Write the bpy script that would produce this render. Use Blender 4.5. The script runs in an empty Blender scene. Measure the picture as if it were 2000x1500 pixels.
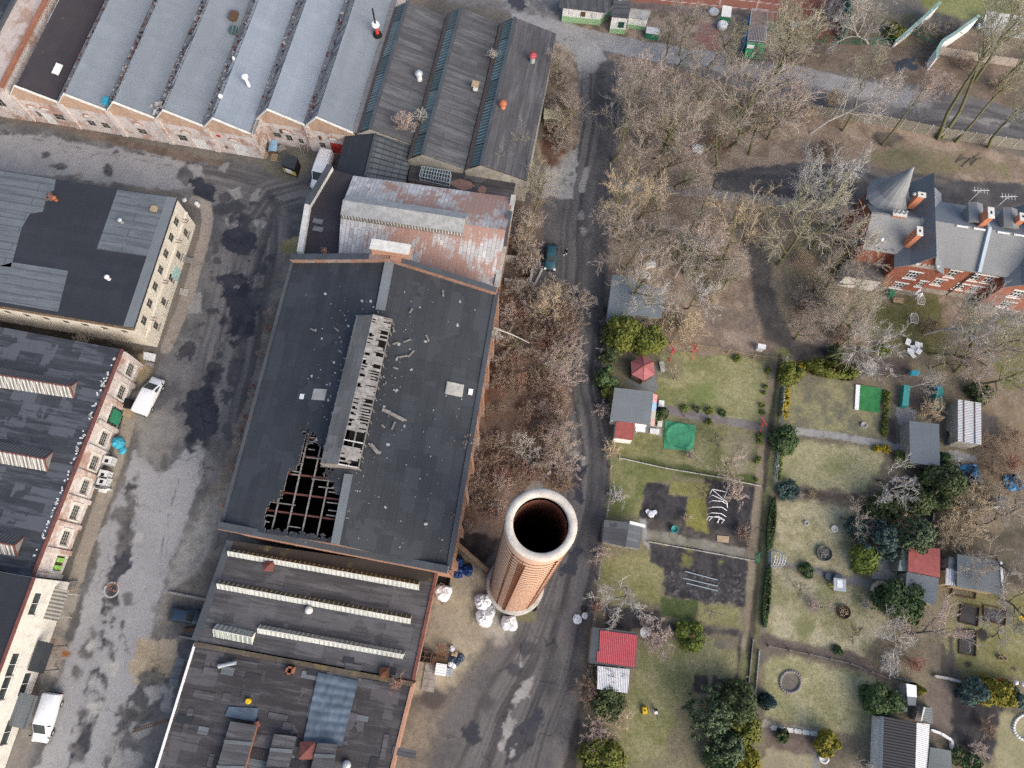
import bpy,bmesh,math,random
import numpy as np
from mathutils import Vector,Matrix,Euler
random.seed(7);rng = np.random.default_rng(7)
S = bpy.context.scene;COL = S.collection
R_ = math.radians; RU = random.uniform; RR = random.random; RK = random.choice; V3 = Vector

# ---------------------------------------------------------------- camera
CH = 90.0;FPX = 1400.0;NAD = (970.0,1235.0)      # height, focal length in px of the 2000 px photo, nadir
zc = -np.array([NAD[0]-1000,-(NAD[1]-750),-FPX]);zc /= np.linalg.norm(zc)
yc = np.array([0,1,0.]) - zc[1]*zc;yc /= np.linalg.norm(yc);xc = np.cross(yc,zc)
RC = np.array([xc,yc,zc])                           # camera -> world
cam = bpy.data.cameras.new('camera');cam.sensor_width = 36;cam.lens = 36*FPX/2000;cam.clip_end = 3000
camo = bpy.data.objects.new('camera',cam);COL.objects.link(camo)
camo.matrix_world = Matrix.Translation((0,0,CH)) @ Matrix(RC.tolist()).to_4x4()
S.camera = camo
# ---------------------------------------------------------------- light
SUN_AZ,SUN_EL = 140,33        # compass azimuth (from +Y clockwise) and elevation
w = bpy.data.worlds.new('World');S.world = w;w.use_nodes = True
nt = w.node_tree;sky = nt.nodes.new('ShaderNodeTexSky');sky.sky_type = 'NISHITA';sky.sun_disc = False
sky.sun_elevation = R_(SUN_EL);sky.sun_rotation = R_(SUN_AZ);sky.dust_density = 4;sky.air_density = 1.0;sky.ozone_density = 1
nt.links.new(sky.outputs[0],nt.nodes['Background'].inputs[0]);nt.nodes['Background'].inputs[1].default_value = 0.15
sl = bpy.data.lights.new('sun','SUN');sl.energy = 1.15;sl.angle = R_(55);sl.color = (1,.98,.96)
so = bpy.data.objects.new('sun',sl);COL.objects.link(so)
sd = V3((math.sin(R_(SUN_AZ))*math.cos(R_(SUN_EL)),math.cos(R_(SUN_AZ))*math.cos(R_(SUN_EL)),math.sin(R_(SUN_EL))))
so.rotation_euler = sd.to_track_quat('Z','Y').to_euler();so.location = sd*200
S.view_settings.view_transform = 'Standard';S.view_settings.look = 'None'
S.view_settings.exposure = 0.72;S.view_settings.gamma = 1
S.render.engine = 'CYCLES'
S.cycles.max_bounces = 5;S.cycles.diffuse_bounces = 3;S.cycles.glossy_bounces = 2;S.cycles.transparent_max_bounces = 4
S.cycles.use_denoising = False

# ---------------------------------------------------------------- survey: photo pixel + height -> world point
def W(px,py,z=0.0):
    d = RC @ np.array([px-1000,-(py-750),-FPX]);t = (z-CH)/d[2]
    return V3((d[0]*t,d[1]*t,z))
def WL(pts,z=0.0): return [W(p[0],p[1],p[2] if len(p) > 2 else z) for p in pts]
def fr(off,s,pts): return [(off[0]+p[0]/s,off[1]+p[1]/s) + tuple(p[2:]) for p in pts]
def lerp(a,b,t): return a + (b-a)*t

# ---------------------------------------------------------------- object helpers
def tag(o,label=None,cat=None,group=None,kind=None):
    if label: o['label'] = label
    if cat: o['category'] = cat
    if group: o['group'] = group
    if kind: o['kind'] = kind
    return o
def thing(name,label,cat,loc,rz=0,group=None):
    o = bpy.data.objects.new(name,None);COL.objects.link(o);o.empty_display_size = .3
    o.location = loc;o.rotation_euler = (0,0,rz);return tag(o,label,cat,group)
def origin(o):
    v = V3((0,0,0))
    while o: v += o.location;o = o.parent
    return v
class MB:
    """collects faces of one mesh object; coordinates are world unless local=True at build"""
    def __init__(s): s.v = [];s.f = [];s.m = [];s.sm = []
    def face(s,pts,mi=0,sm=False):
        b = len(s.v);s.v.extend([tuple(p) for p in pts]);s.f.append(tuple(range(b,b+len(pts))));s.m.append(mi);s.sm.append(sm);return s
    def mesh(s,vs,fs,mi=0,sm=False):
        b = len(s.v);s.v.extend([tuple(p) for p in vs])
        for f in fs: s.f.append(tuple(i+b for i in f));s.m.append(mi);s.sm.append(sm)
        return s
    def box(s,c,size,rz=0,mi=0,M=None,tilt=None):
        x,y,z = size[0]/2,size[1]/2,size[2]/2
        vs = [V3((a*x,b*y,d*z)) for d in (-1,1) for b in (-1,1) for a in (-1,1)]
        rot = Euler((tilt[0] if tilt else 0,tilt[1] if tilt else 0,rz)).to_matrix()
        vs = [rot @ v + Vector(c) for v in vs]
        if M: vs = [M @ v for v in vs]
        return s.mesh(vs,[(0,2,3,1),(4,5,7,6),(0,1,5,4),(2,6,7,3),(0,4,6,2),(1,3,7,5)],mi)
    def bar(s,a,b,w_,h_=None,mi=0,up=V3((0,0,1))):
        a,b = Vector(a),Vector(b);h_ = h_ or w_;d = (b-a)
        if d.length < 1e-6: return s
        d.normalize();sd_ = d.cross(up)
        if sd_.length < 1e-3: sd_ = d.cross(V3((1,0,0)))
        sd_.normalize();u = sd_.cross(d)
        q = [sd_*(i*w_/2)+u*(j*h_/2) for i,j in ((-1,-1),(1,-1),(1,1),(-1,1))]
        return s.mesh([a+k for k in q]+[b+k for k in q],[(3,2,1,0),(4,5,6,7),(0,1,5,4),(1,2,6,5),(2,3,7,6),(3,0,4,7)],mi)
    def tube(s,pts,rad,n=6,mi=0,caps=True,sm=True):
        pts = [Vector(p) for p in pts];rad = rad if hasattr(rad,'__len__') else [rad]*len(pts);vs = []
        for i,p in enumerate(pts):
            d = (pts[min(i+1,len(pts)-1)]-pts[max(i-1,0)]).normalized()
            a = d.cross(V3((0,0,1)));
            if a.length < 1e-3: a = d.cross(V3((1,0,0)))
            a.normalize();b = d.cross(a)
            for k in range(n):
                t = 2*math.pi*k/n;vs.append(p+(a*math.cos(t)+b*math.sin(t))*rad[i])
        fs = [(i*n+k,i*n+(k+1) % n,(i+1)*n+(k+1) % n,(i+1)*n+k) for i in range(len(pts)-1) for k in range(n)]
        s.mesh(vs,fs,mi,sm)
        if caps:
            s.mesh(vs[:n],[tuple(range(n))[::-1]],mi);s.mesh(vs[-n:],[tuple(range(n))],mi)
        return s
    def lathe(s,c,prof,n=16,mi=0,sm=True,cap=False):
        c = Vector(c);vs = []
        for r,z in prof:
            for k in range(n): t = 2*math.pi*k/n;vs.append(c+V3((r*math.cos(t),r*math.sin(t),z)))
        s.mesh(vs,[(i*n+k,i*n+(k+1) % n,(i+1)*n+(k+1) % n,(i+1)*n+k) for i in range(len(prof)-1) for k in range(n)],mi,sm)
        if cap: s.mesh(vs[-n:],[tuple(range(n))],mi);s.mesh(vs[:n],[tuple(range(n))[::-1]],mi)
        return s
    def prism(s,pts,z0,z1,mi=0,side=None):
        lo = [V3((p[0],p[1],z0)) for p in pts];hi = [V3((p[0],p[1],z1)) for p in pts];n = len(pts)
        ar = sum(pts[i][0]*pts[(i+1) % n][1]-pts[(i+1) % n][0]*pts[i][1] for i in range(n))
        if ar < 0: lo.reverse();hi.reverse()
        s.face(hi,mi);s.face(lo[::-1],mi)
        for i in range(n): j = (i+1) % n;s.face([lo[i],lo[j],hi[j],hi[i]],mi if side is None else side)
        return s
    def build(s,name,mats,parent=None,loc=None,ang=0.0,local=False,nouv=False):
        me = bpy.data.meshes.new(name);off = V3((0,0,0))
        if not local:
            if parent is not None: off = origin(parent)
            else:
                if loc is None:
                    a = np.array(s.v);loc = V3(((a[:,0].min()+a[:,0].max())/2,(a[:,1].min()+a[:,1].max())/2,a[:,2].min()))
                off = Vector(loc)
        V = np.array(s.v,dtype=float)-np.array(off)
        me.from_pydata(V.tolist(),[],s.f)
        mats = mats if isinstance(mats,(list,tuple)) else [mats]
        for m in mats: me.materials.append(m)
        me.polygons.foreach_set('material_index',s.m);me.polygons.foreach_set('use_smooth',s.sm)
        if not nouv:
            uvl = me.uv_layers.new(name='UVMap');uv = np.zeros((len(me.loops),2));ca,sa = math.cos(ang),math.sin(ang);VW = V+np.array(off)*(0 if local else 1)
            for p in me.polygons:
                n = p.normal;idx = list(p.vertices);P_ = VW[idx]
                if abs(n.z) > .985: u = np.array([ca,sa,0]);v = np.array([-sa,ca,0])
                else:
                    u = np.array([-n.y,n.x,0]);u /= np.linalg.norm(u);v = np.cross(np.array([n.x,n.y,n.z]),u)
                l0 = p.loop_start;uv[l0:l0+len(idx),0] = P_@u;uv[l0:l0+len(idx),1] = P_@v
            uvl.data.foreach_set('uv',uv.ravel())
        me.update()
        o = bpy.data.objects.new(name,me);COL.objects.link(o)
        if parent is not None: o.parent = parent
        elif loc is not None: o.location = loc
        return o
def copy_tree(o,parent=None):
    c = o.copy();COL.objects.link(c);c.parent = parent
    for ch in list(o.children): copy_tree(ch,c)
    return c
def put(o,loc,rz=0,sc=None,label=None,group=None):
    o.location = loc;o.rotation_euler = (0,0,rz)
    if sc: o.scale = (sc,)*3 if not hasattr(sc,'__len__') else sc
    if label: o['label'] = label
    if group: o['group'] = group
    return o

# ---------------------------------------------------------------- materials
class NB:
    def __init__(s,name):
        s.m = bpy.data.materials.new(name);s.m.use_nodes = True;s.t = s.m.node_tree;s.b = s.t.nodes['Principled BSDF']
        s.b.inputs['Specular IOR Level'].default_value = .25
    def n(s,t,**k):
        o = s.t.nodes.new(t)
        for a,b in k.items(): setattr(o,a,b)
        return o
    def set(s,sock,val):
        if isinstance(val,bpy.types.NodeSocket): s.t.links.new(val,sock)
        elif isinstance(val,(tuple,list)) and len(val) == 3 and sock.type == 'RGBA': sock.default_value = (*val,1)
        else: sock.default_value = val
    def uv(s): return s.n('ShaderNodeTexCoord').outputs['UV']
    def ob(s): return s.n('ShaderNodeTexCoord').outputs['Object']
    def pos(s): return s.n('ShaderNodeNewGeometry').outputs['Position']
    def rnd(s): return s.n('ShaderNodeObjectInfo').outputs['Random']
    def map(s,v,sc=(1,1,1),rot=(0,0,0),loc=(0,0,0)):
        o = s.n('ShaderNodeMapping');s.set(o.inputs[0],v);o.inputs['Scale'].default_value = sc;o.inputs['Rotation'].default_value = rot;o.inputs['Location'].default_value = loc;return o.outputs[0]
    def noise(s,v,sc,det=4,ro=.6,dist=0):
        o = s.n('ShaderNodeTexNoise');s.set(o.inputs['Vector'],v);o.inputs['Scale'].default_value = sc;o.inputs['Detail'].default_value = det;o.inputs['Roughness'].default_value = ro;o.inputs['Distortion'].default_value = dist;return o.outputs['Fac']
    def ramp(s,f,st):
        o = s.n('ShaderNodeValToRGB');s.set(o.inputs[0],f);e = o.color_ramp.elements
        while len(e) < len(st): e.new(.5)
        for i,(p,c) in enumerate(st): e[i].position = p;e[i].color = (*c,1) if hasattr(c,'__len__') else (c,c,c,1)
        return o.outputs[0]
    def mix(s,f,a,b,mode='MIX'):
        o = s.n('ShaderNodeMixRGB',blend_type=mode);s.set(o.inputs[0],f);s.set(o.inputs[1],a);s.set(o.inputs[2],b);return o.outputs[0]
    def ma(s,op,a,b=0.0):
        o = s.n('ShaderNodeMath',operation=op);s.set(o.inputs[0],a);s.set(o.inputs[1],b);return o.outputs[0]
    def brick(s,v,c1,c2,mo,w_,h_,ms=.02,off=.5,bias=0):
        o = s.n('ShaderNodeTexBrick');o.offset = off;s.set(o.inputs['Vector'],v);s.set(o.inputs['Color1'],c1);s.set(o.inputs['Color2'],c2);s.set(o.inputs['Mortar'],mo)
        o.inputs['Scale'].default_value = 1;o.inputs['Mortar Size'].default_value = ms;o.inputs['Bias'].default_value = bias;o.inputs['Brick Width'].default_value = w_;o.inputs['Row Height'].default_value = h_;o.inputs['Mortar Smooth'].default_value = .3;return o.outputs[0]
    def sep(s,v): o = s.n('ShaderNodeSeparateXYZ');s.set(o.inputs[0],v);return o.outputs
    def bump(s,h,st=.3,d=.05):
        o = s.n('ShaderNodeBump');s.set(o.inputs['Height'],h);o.inputs['Strength'].default_value = st;o.inputs['Distance'].default_value = d;s.t.links.new(o.outputs[0],s.b.inputs['Normal'])
    def done(s,col,rough=.85,metal=0):
        s.set(s.b.inputs['Base Color'],col);s.set(s.b.inputs['Roughness'],rough);s.b.inputs['Metallic'].default_value = metal;return s.m
def sh(c,k): return tuple(min(1,x*k) for x in c)
def plain(name,c,rough=.7,var=.25,sc=3.,metal=0,fine=.15):
    n = NB(name);v = n.ob();a = n.noise(v,sc,5);b = n.noise(v,sc*9,3)
    col = n.mix(n.ramp(a,[(.3,0.),(.7,1.)]),sh(c,1-var),sh(c,1+var))
    col = n.mix(fine,col,n.ramp(b,[(.3,sh(c,.4)),(.7,sh(c,1.6))]))
    return n.done(col,rough,metal)
def felt(name,c,var=.3,row=1.0,wid=7.,stain=(.012,.013,.015),st=.35,seam=.5,speck=0,moss=None,mt=.62,seamw=.035,patch=.0,turn=0,rag=.22,lane=0):
    """roofing felt laid in strips: seams, tone per strip, stains, speckle"""
    n = NB(name);v = n.uv();v = n.map(v,rot=(0,0,R_(turn))) if turn else v
    vm = n.n('ShaderNodeVectorMath',operation='MULTIPLY_ADD');tx = n.n('ShaderNodeTexNoise');tx.inputs['Scale'].default_value = 1.7;tx.inputs['Detail'].default_value = 5;n.set(tx.inputs['Vector'],v);n.set(vm.inputs[0],tx.outputs['Color']);vm.inputs[1].default_value = (rag,rag,0);n.set(vm.inputs[2],v);v = vm.outputs[0]
    col = n.brick(v,sh(c,1-var),sh(c,1+var),sh(c,seam),wid,row,seamw,.37)
    big = n.noise(v,.18,6,.65,.6);col = n.mix(n.ramp(big,[(.35,0.),(.75,st*1.3)]),col,stain)
    lgt = n.noise(n.map(v,loc=(7,3,0)),.35,6,.7);col = n.mix(n.ramp(lgt,[(.5,0.),(.8,.45)]),col,sh(c,1.7))
    if patch: # replaced sheets of another age
        pb = n.brick(n.map(v,loc=(3,1,0)),(0,0,0),(1,1,1),(0,0,0),3.1,1.6,.0,.43);pn = n.noise(v,.25,3)
        col = n.mix(n.ma('MULTIPLY',n.ramp(n.ma('MULTIPLY',pb,pn),[(.36,0.),(.37,1.)]),.85),col,sh(c,patch))
    streak = n.noise(n.map(v,(1.5,.12,1)),1.0,4,.7);col = n.mix(n.ramp(streak,[(.45,0.),(.8,.35)]),col,sh(c,.45))
    if lane:
        ln_ = n.noise(n.map(v,(.13,1.15,1),loc=(2,5,0)),1.,5,.72);col = n.mix(n.ramp(ln_,[(.5,0.),(.62,.75)]),col,sh(c,1+lane));ld_ = n.noise(n.map(v,(.1,1.4,1),loc=(9,1,0)),1.,6,.75);col = n.mix(n.ramp(ld_,[(.52,0.),(.6,.8)]),col,sh(c,.38))
    fine = n.noise(v,7,4,.75);col = n.mix(.4,col,n.ramp(fine,[(.3,sh(c,.45)),(.72,sh(c,1.75))]))
    if moss: col = n.mix(n.ramp(n.noise(v,.5,7,.75),[(mt,0.),(mt+.07,.8)]),col,moss)
    if speck: col = n.mix(n.ramp(n.noise(v,2.6,2,.5),[(.74,0.),(.76,speck)]),col,(.45,.48,.5))
    n.bump(fine,.25,.03);return n.done(col,.8)
def brickm(name,c1,c2,mortar,plaster=None,pt=.5,dirt=.5,dcol=(.05,.045,.04),scale=1.):
    n = NB(name);v = n.uv();col = n.brick(v,c1,c2,mortar,.27*scale,.09*scale,.012)
    big = n.noise(v,.5,6,.7);col = n.mix(n.ramp(big,[(.35,0.),(.8,.6)]),col,sh(c1,.55))
    if plaster:
        pl = n.mix(n.noise(v,1.2,5,.7),sh(plaster,.72),sh(plaster,1.15));pm = n.noise(n.map(v,loc=(5,2,1)),.33,7,.72)
        col = n.mix(n.ramp(pm,[(pt-.05,0.),(pt+.05,1.)]),col,pl)
    g = n.noise(n.map(v,(1.2,.18,1)),1.,6,.75);col = n.mix(n.ramp(n.noise(v,2.2,6,.75),[(.45,0.),(.75,.5)]),col,sh(c1,.5));col = n.mix(n.ramp(g,[(.5,0.),(.85,dirt)]),col,dcol)
    n.bump(n.noise(v,9,3),.2,.02);return n.done(col,.9)
def ribbed(name,c,per=.2,var=.15,rust=None,rt=.6,rough=.5,axis=0,amp=.35):
    n = NB(name);v = n.uv();x = n.sep(v)[axis]
    wv = n.ma('SINE',n.ma('MULTIPLY',x,2*math.pi/per));g = n.ramp(n.ma('ADD',n.ma('MULTIPLY',wv,.5),.5),[(0.,1-amp),(1.,1+amp*.3)])
    col = n.mix(1,n.mix(n.noise(v,.8,5),sh(c,1-var),sh(c,1+var)),g,'MULTIPLY')
    if rust: col = n.mix(n.ramp(n.noise(v,.7,7,.75),[(rt,0.),(rt+.06,.9)]),col,rust)
    d = n.noise(n.map(v,(.15,1.2,1)),1.2,5,.7);col = n.mix(n.ramp(d,[(.5,0.),(.85,.4)]),col,sh(c,.4))
    n.bump(wv,.5,.03);return n.done(col,rough)
M = {}
M['felt_dark'] = felt('felt_dark',(.044,.048,.055),.2,1.0,7,st=.45,seam=.5,speck=.2,rag=.12,patch=1.3,moss=(.075,.075,.072),mt=.66)
M['felt_sky'] = felt('felt_sky',(.18,.203,.226),.09,1.05,14,(.11,.125,.14),.35,.9,seamw=.02)
M['felt_sky2'] = felt('felt_sky2',(.215,.246,.285),.09,1.05,9,(.14,.16,.19),.3,.72,seamw=.02)
M['felt_plum'] = felt('felt_plum',(.043,.037,.042),.12,1.0,11,seam=.9,speck=.3)
M['felt_ribs'] = felt('felt_ribs',(.088,.088,.093),.6,1.05,6,(.03,.03,.031),.5,.25,moss=(.05,.038,.026),mt=.68,seamw=.07,turn=90,lane=.9)
M['felt_ribs2'] = felt('felt_ribs2',(.085,.083,.088),.45,.95,9,(.02,.02,.022),.45,.3,speck=.3,seamw=.06,lane=.8)
M['felt_panel'] = felt('felt_panel',(.13,.145,.155),.1,1.15,14,(.08,.09,.1),.4,.22,seamw=.09,lane=.35)
M['felt_cream'] = felt('felt_cream',(.032,.035,.042),.18,1.2,10,seam=.85)
M['felt_patch'] = felt('felt_patch',(.05,.054,.062),.3,1.1,5,(.012,.013,.016),.7,.5,patch=2.6,lane=1.5)
M['felt_strip'] = felt('felt_strip',(.075,.073,.077),.5,.95,9,(.016,.017,.019),.45,.4,speck=.2,patch=1.7,lane=1.1)
M['felt_old'] = felt('felt_old',(.058,.054,.057),.45,1.0,4,(.012,.012,.013),.85,.5,moss=(.06,.05,.022),mt=.64,patch=2.1,speck=.2,lane=1.2)
M['felt_zinc'] = felt('felt_zinc',(.165,.18,.19),.06,2.2,6,(.1,.11,.115),.3,.8,seamw=.02)
M['felt_villa'] = felt('felt_villa',(.215,.22,.22),.05,.5,1.0,(.15,.155,.16),.25,.88,seamw=.02)
M['zinc_slate'] = felt('zinc_slate',(.175,.19,.20),.08,.6,1.2,(.07,.08,.09),.3,.85,seamw=.02)
M['parapet_felt'] = felt('parapet_felt',(.07,.078,.088),.2,1.5,4,seam=.6)
def tin():
    n = NB('rusty_tin');v = n.uv();c = (.50,.49,.48)
    col = n.brick(n.map(v,rot=(0,0,R_(90))),sh(c,.72),sh(c,1.2),sh(c,.4),1.1,.5,.03,.31)
    br = n.brick(n.map(v,rot=(0,0,R_(90))),(0,0,0),(1,1,1),(.5,.5,.5),1.1,.5,.0,.31)
    pn = n.noise(v,.16,4,.6);fn = n.noise(n.map(v,(1.6,.5,1)),1.6,8,.8)
    f = n.ma('ADD',n.ma('ADD',n.ma('MULTIPLY',pn,1.25),n.ma('MULTIPLY',fn,.8)),n.ma('ADD',n.ma('MULTIPLY',br,.16),n.ma('MULTIPLY',n.ma('ADD',n.sep(n.pos())[0],13.),.012)))
    col = n.mix(n.ramp(f,[(.92,0.),(1.0,.9)]) if False else n.ramp(n.ma('MULTIPLY',f,.6),[(.66,0.),(.73,.85)]),col,n.mix(n.noise(v,3,5),(.26,.125,.085),(.36,.20,.15)))
    col = n.mix(n.ramp(n.noise(n.map(v,(2,.3,1)),1,5,.7),[(.5,0.),(.9,.4)]),col,(.2,.17,.15))
    return n.done(col,.55)
M['rusty_tin'] = tin()
M['tin_bare'] = plain('tin_bare',(.36,.36,.355),.6,.35,1.2)
M['tin_rib'] = ribbed('tin_rib',(.40,.40,.39),.6,.2,(.15,.06,.045),.6,amp=.5)
M['brick_red'] = brickm('brick_red',(.30,.10,.055),(.36,.14,.08),(.25,.2,.17),None,dirt=.25)
M['brick_villa'] = brickm('brick_villa',(.36,.105,.06),(.42,.145,.085),(.3,.2,.16),None,dirt=.2)
M['brick_pale'] = brickm('brick_pale',(.40,.24,.17),(.50,.33,.24),(.4,.36,.3),(.55,.47,.42),.45,dirt=.5)
M['brick_hall'] = brickm('brick_hall',(.30,.14,.09),(.40,.21,.14),(.34,.28,.23),(.34,.29,.27),.56,dirt=.7)
M['brick_orange'] = brickm('brick_orange',(.42,.21,.13),(.50,.27,.17),(.4,.32,.25),None,dirt=.3)
M['brick_plaster'] = brickm('brick_plaster',(.42,.24,.18),(.50,.32,.24),(.4,.34,.3),(.62,.57,.54),.45,dirt=.6)
M['brick_gable'] = brickm('brick_gable',(.48,.30,.20),(.56,.38,.27),(.46,.38,.31),(.60,.54,.48),.62,dirt=.4)
M['plaster_cream'] = brickm('plaster_cream',(.66,.60,.48),(.70,.64,.52),(.66,.6,.5),(.74,.69,.58),.46,dirt=.4,dcol=(.2,.17,.12))
M['plaster_white'] = brickm('plaster_white',(.62,.60,.54),(.66,.64,.58),(.62,.6,.55),(.70,.68,.62),.45,dirt=.4,dcol=(.25,.22,.17))
M['plaster_grey'] = brickm('plaster_grey',(.30,.28,.24),(.34,.32,.28),(.3,.28,.25),(.42,.4,.35),.5,dirt=.5)
M['concrete'] = plain('concrete',(.38,.365,.33),.9,.3,1.2)
M['concrete_pale'] = plain('concrete_pale',(.60,.58,.53),.9,.22,1.5)
M['concrete_fence'] = ribbed('concrete_fence',(.27,.255,.215),.16,.2,axis=1,rough=.9,amp=.5)
M['wood_grey'] = plain('wood_grey',(.24,.22,.20),.9,.4,2.5)
M['wood_tan'] = plain('wood_tan',(.36,.27,.17),.9,.3,2.5)
M['wood_brown'] = plain('wood_brown',(.11,.065,.04),.85,.3,2.5)
M['glass_dark'] = plain('glass_dark',(.035,.045,.045),.15,.5,1.5)
M['glass_teal'] = ribbed('glass_teal',(.10,.155,.15),.55,.3,rough=.3,amp=.55)
M['glass_pale'] = ribbed('glass_pale',(.33,.37,.33),.5,.25,(.14,.15,.08),.62,rough=.35,amp=.35)
M['glass_white'] = ribbed('glass_white',(.50,.52,.48),.5,.2,(.27,.28,.22),.64,rough=.35,amp=.3)
M['skylight_rib'] = ribbed('skylight_rib',(.34,.325,.29),.42,.12,rough=.6,amp=.6)
M['skylight_top'] = ribbed('skylight_top',(.16,.145,.135),.42,.2,rough=.7,amp=.55)
M['white_paint'] = plain('white_paint',(.78,.78,.77),.45,.05,2,fine=.05)
M['white_wall'] = plain('white_wall',(.74,.73,.70),.8,.1,1.5)
M['white_dirty'] = plain('white_dirty',(.62,.62,.6),.7,.2,2)
M['black'] = plain('black',(.012,.012,.013),.6,.3)
M['shaded_interior'] = plain('shaded_interior',(.01,.009,.008),.95,.4)  # near-black colour carries the shade of unlit interiors
M['rubber'] = plain('rubber',(.02,.02,.021),.8,.2)
M['steel'] = plain('steel',(.42,.44,.45),.4,.15,metal=.3)
M['rust'] = plain('rust',(.13,.055,.03),.85,.4,3)
M['rust_red'] = plain('rust_red',(.16,.06,.05),.8,.3,2)
M['red_paint'] = plain('red_paint',(.45,.05,.04),.6,.2)
M['red_roof'] = ribbed('red_roof',(.42,.075,.09),.22,.12,rough=.5,amp=.35)
M['red_flat'] = plain('red_flat',(.30,.085,.075),.7,.28,1.5,fine=.3)
M['red_gazebo'] = plain('red_gazebo',(.31,.11,.11),.7,.25,1.5,fine=.3)
M['white_rib'] = ribbed('white_rib',(.62,.63,.65),.2,.08,rough=.45,amp=.5)
M['white_rib_rust'] = ribbed('white_rib_rust',(.62,.63,.65),.2,.08,(.25,.17,.12),.6,rough=.5,amp=.5)
M['grey_rib'] = ribbed('grey_rib',(.14,.155,.16),.25,.2,rough=.6,amp=.5)
M['black_tile'] = ribbed('black_tile',(.024,.024,.029),.3,.1,axis=1,rough=.6,amp=.2)
M['blue_film'] = plain('blue_film',(.10,.13,.165),.25,.4,.5)
M['blue_tarp'] = plain('blue_tarp',(.05,.22,.42),.5,.3,1.5)
M['cyan_tarp'] = plain('cyan_tarp',(.05,.33,.44),.5,.25,2)
M['blue_bag'] = plain('blue_bag',(.012,.035,.12),.4,.5,3)
M['white_bag'] = plain('white_bag',(.60,.61,.63),.5,.4,4)
M['green_paint'] = plain('green_paint',(.03,.20,.11),.6,.2)
M['green_bright'] = plain('green_bright',(.05,.23,.12),.8,.3,1.2,fine=.3)
M['green_pool'] = plain('green_pool',(.035,.19,.06),.7,.35,1.2,fine=.3)
M['green_pale'] = plain('green_pale',(.28,.45,.25),.8,.15)
M['yellow'] = plain('yellow',(.62,.42,.02),.6,.15)
M['yellow_pale'] = plain('yellow_pale',(.45,.42,.28),.8,.2)
M['teal'] = plain('teal',(.05,.25,.23),.6,.2)
M['orange_brick'] = plain('orange_brick',(.52,.20,.11),.85,.2,4)
M['car_teal'] = plain('car_teal',(.025,.075,.10),.3,.1)
M['car_navy'] = plain('car_navy',(.035,.055,.085),.3,.1)
M['car_white'] = plain('car_white',(.80,.80,.80),.3,.03,fine=.03)
M['skin'] = plain('skin',(.45,.27,.2),.7,.1)
M['cloth_black'] = plain('cloth_black',(.015,.015,.017),.9,.3)
M['stone'] = plain('stone',(.34,.32,.29),.95,.4,2)
M['thatch'] = plain('thatch',(.46,.38,.26),.95,.3,4)
M['soil'] = plain('soil',(.035,.032,.033),.95,.5,2)
M['rubble'] = plain('rubble',(.42,.39,.36),.95,.5,2)
M['wire'] = plain('wire',(.10,.11,.11),.6,.1)
M['mesh_pale'] = plain('mesh_pale',(.30,.36,.38),.6,.1)
M['clay_pot'] = plain('clay_pot',(.36,.12,.06),.8,.2)
M['bark'] = None
def bark(name,c1,c2):
    n = NB(name);r = n.rnd();v = n.ob();c = n.mix(r,c1,c2);c = n.mix(n.ramp(n.noise(v,3,4),[(.35,.0),(.7,.6)]),c,sh(c1,.55));return n.done(c,.95)
M['twig_tan'] = bark('twig_tan',(0.50,0.42,0.34),(0.41,0.35,0.29))
M['twig_pink'] = bark('twig_pink',(0.49,0.39,0.34),(0.55,0.44,0.37))
M['twig_olive'] = bark('twig_olive',(0.41,0.38,0.27),(0.49,0.45,0.33))
M['twig_grey'] = bark('twig_grey',(0.51,0.48,0.44),(0.62,0.58,0.53))
M['twig_white'] = bark('twig_white',(0.56,0.51,0.46),(0.49,0.46,0.40))
M['twig_brown'] = bark('twig_brown',(0.32,0.23,0.17),(0.40,0.30,0.23))
M['twig_straw'] = bark('twig_straw',(0.61,0.49,0.33),(0.54,0.43,0.29))
M['twig_red'] = bark('twig_red',(0.44,0.24,0.18),(0.39,0.24,0.18))
M['bark_olive'] = bark('bark_olive',(.15,.15,.07),(.19,.175,.09))
M['bark_grey'] = bark('bark_grey',(.13,.115,.095),(.17,.15,.12))
M['bark_birch'] = bark('bark_birch',(.52,.49,.44),(.46,.43,.38))
def leafm(name,a,b,c):
    n = NB(name);v = n.pos();f = n.noise(v,1.3,4,.7);g = n.noise(v,9,2)
    col = n.mix(n.ramp(f,[(.35,0.),(.65,1.)]),a,b);col = n.mix(n.ramp(g,[(.45,0.),(.7,.7)]),col,c);return n.done(col,.8)
M['leaf_thuja'] = leafm('leaf_thuja',(.10,.115,.022),(.15,.155,.03),(.07,.095,.02))
M['leaf_gold'] = leafm('leaf_gold',(.19,.16,.02),(.13,.135,.022),(.25,.20,.02))
M['leaf_dark'] = leafm('leaf_dark',(.05,.072,.028),(.085,.10,.04),(.04,.062,.025))
M['leaf_pine'] = leafm('leaf_pine',(.08,.115,.06),(.14,.175,.085),(.065,.10,.06))
M['leaf_blue'] = leafm('leaf_blue',(.05,.085,.075),(.08,.115,.095),(.04,.075,.07))
M['leaf_green'] = leafm('leaf_green',(.055,.09,.032),(.085,.12,.045),(.03,.06,.024))
M['leaf_lime'] = leafm('leaf_lime',(.12,.15,.025),(.09,.13,.03),(.16,.18,.03))
M['leaf_forsythia'] = leafm('leaf_forsythia',(.36,.27,.02),(.22,.19,.03),(.42,.3,.02))
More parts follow.
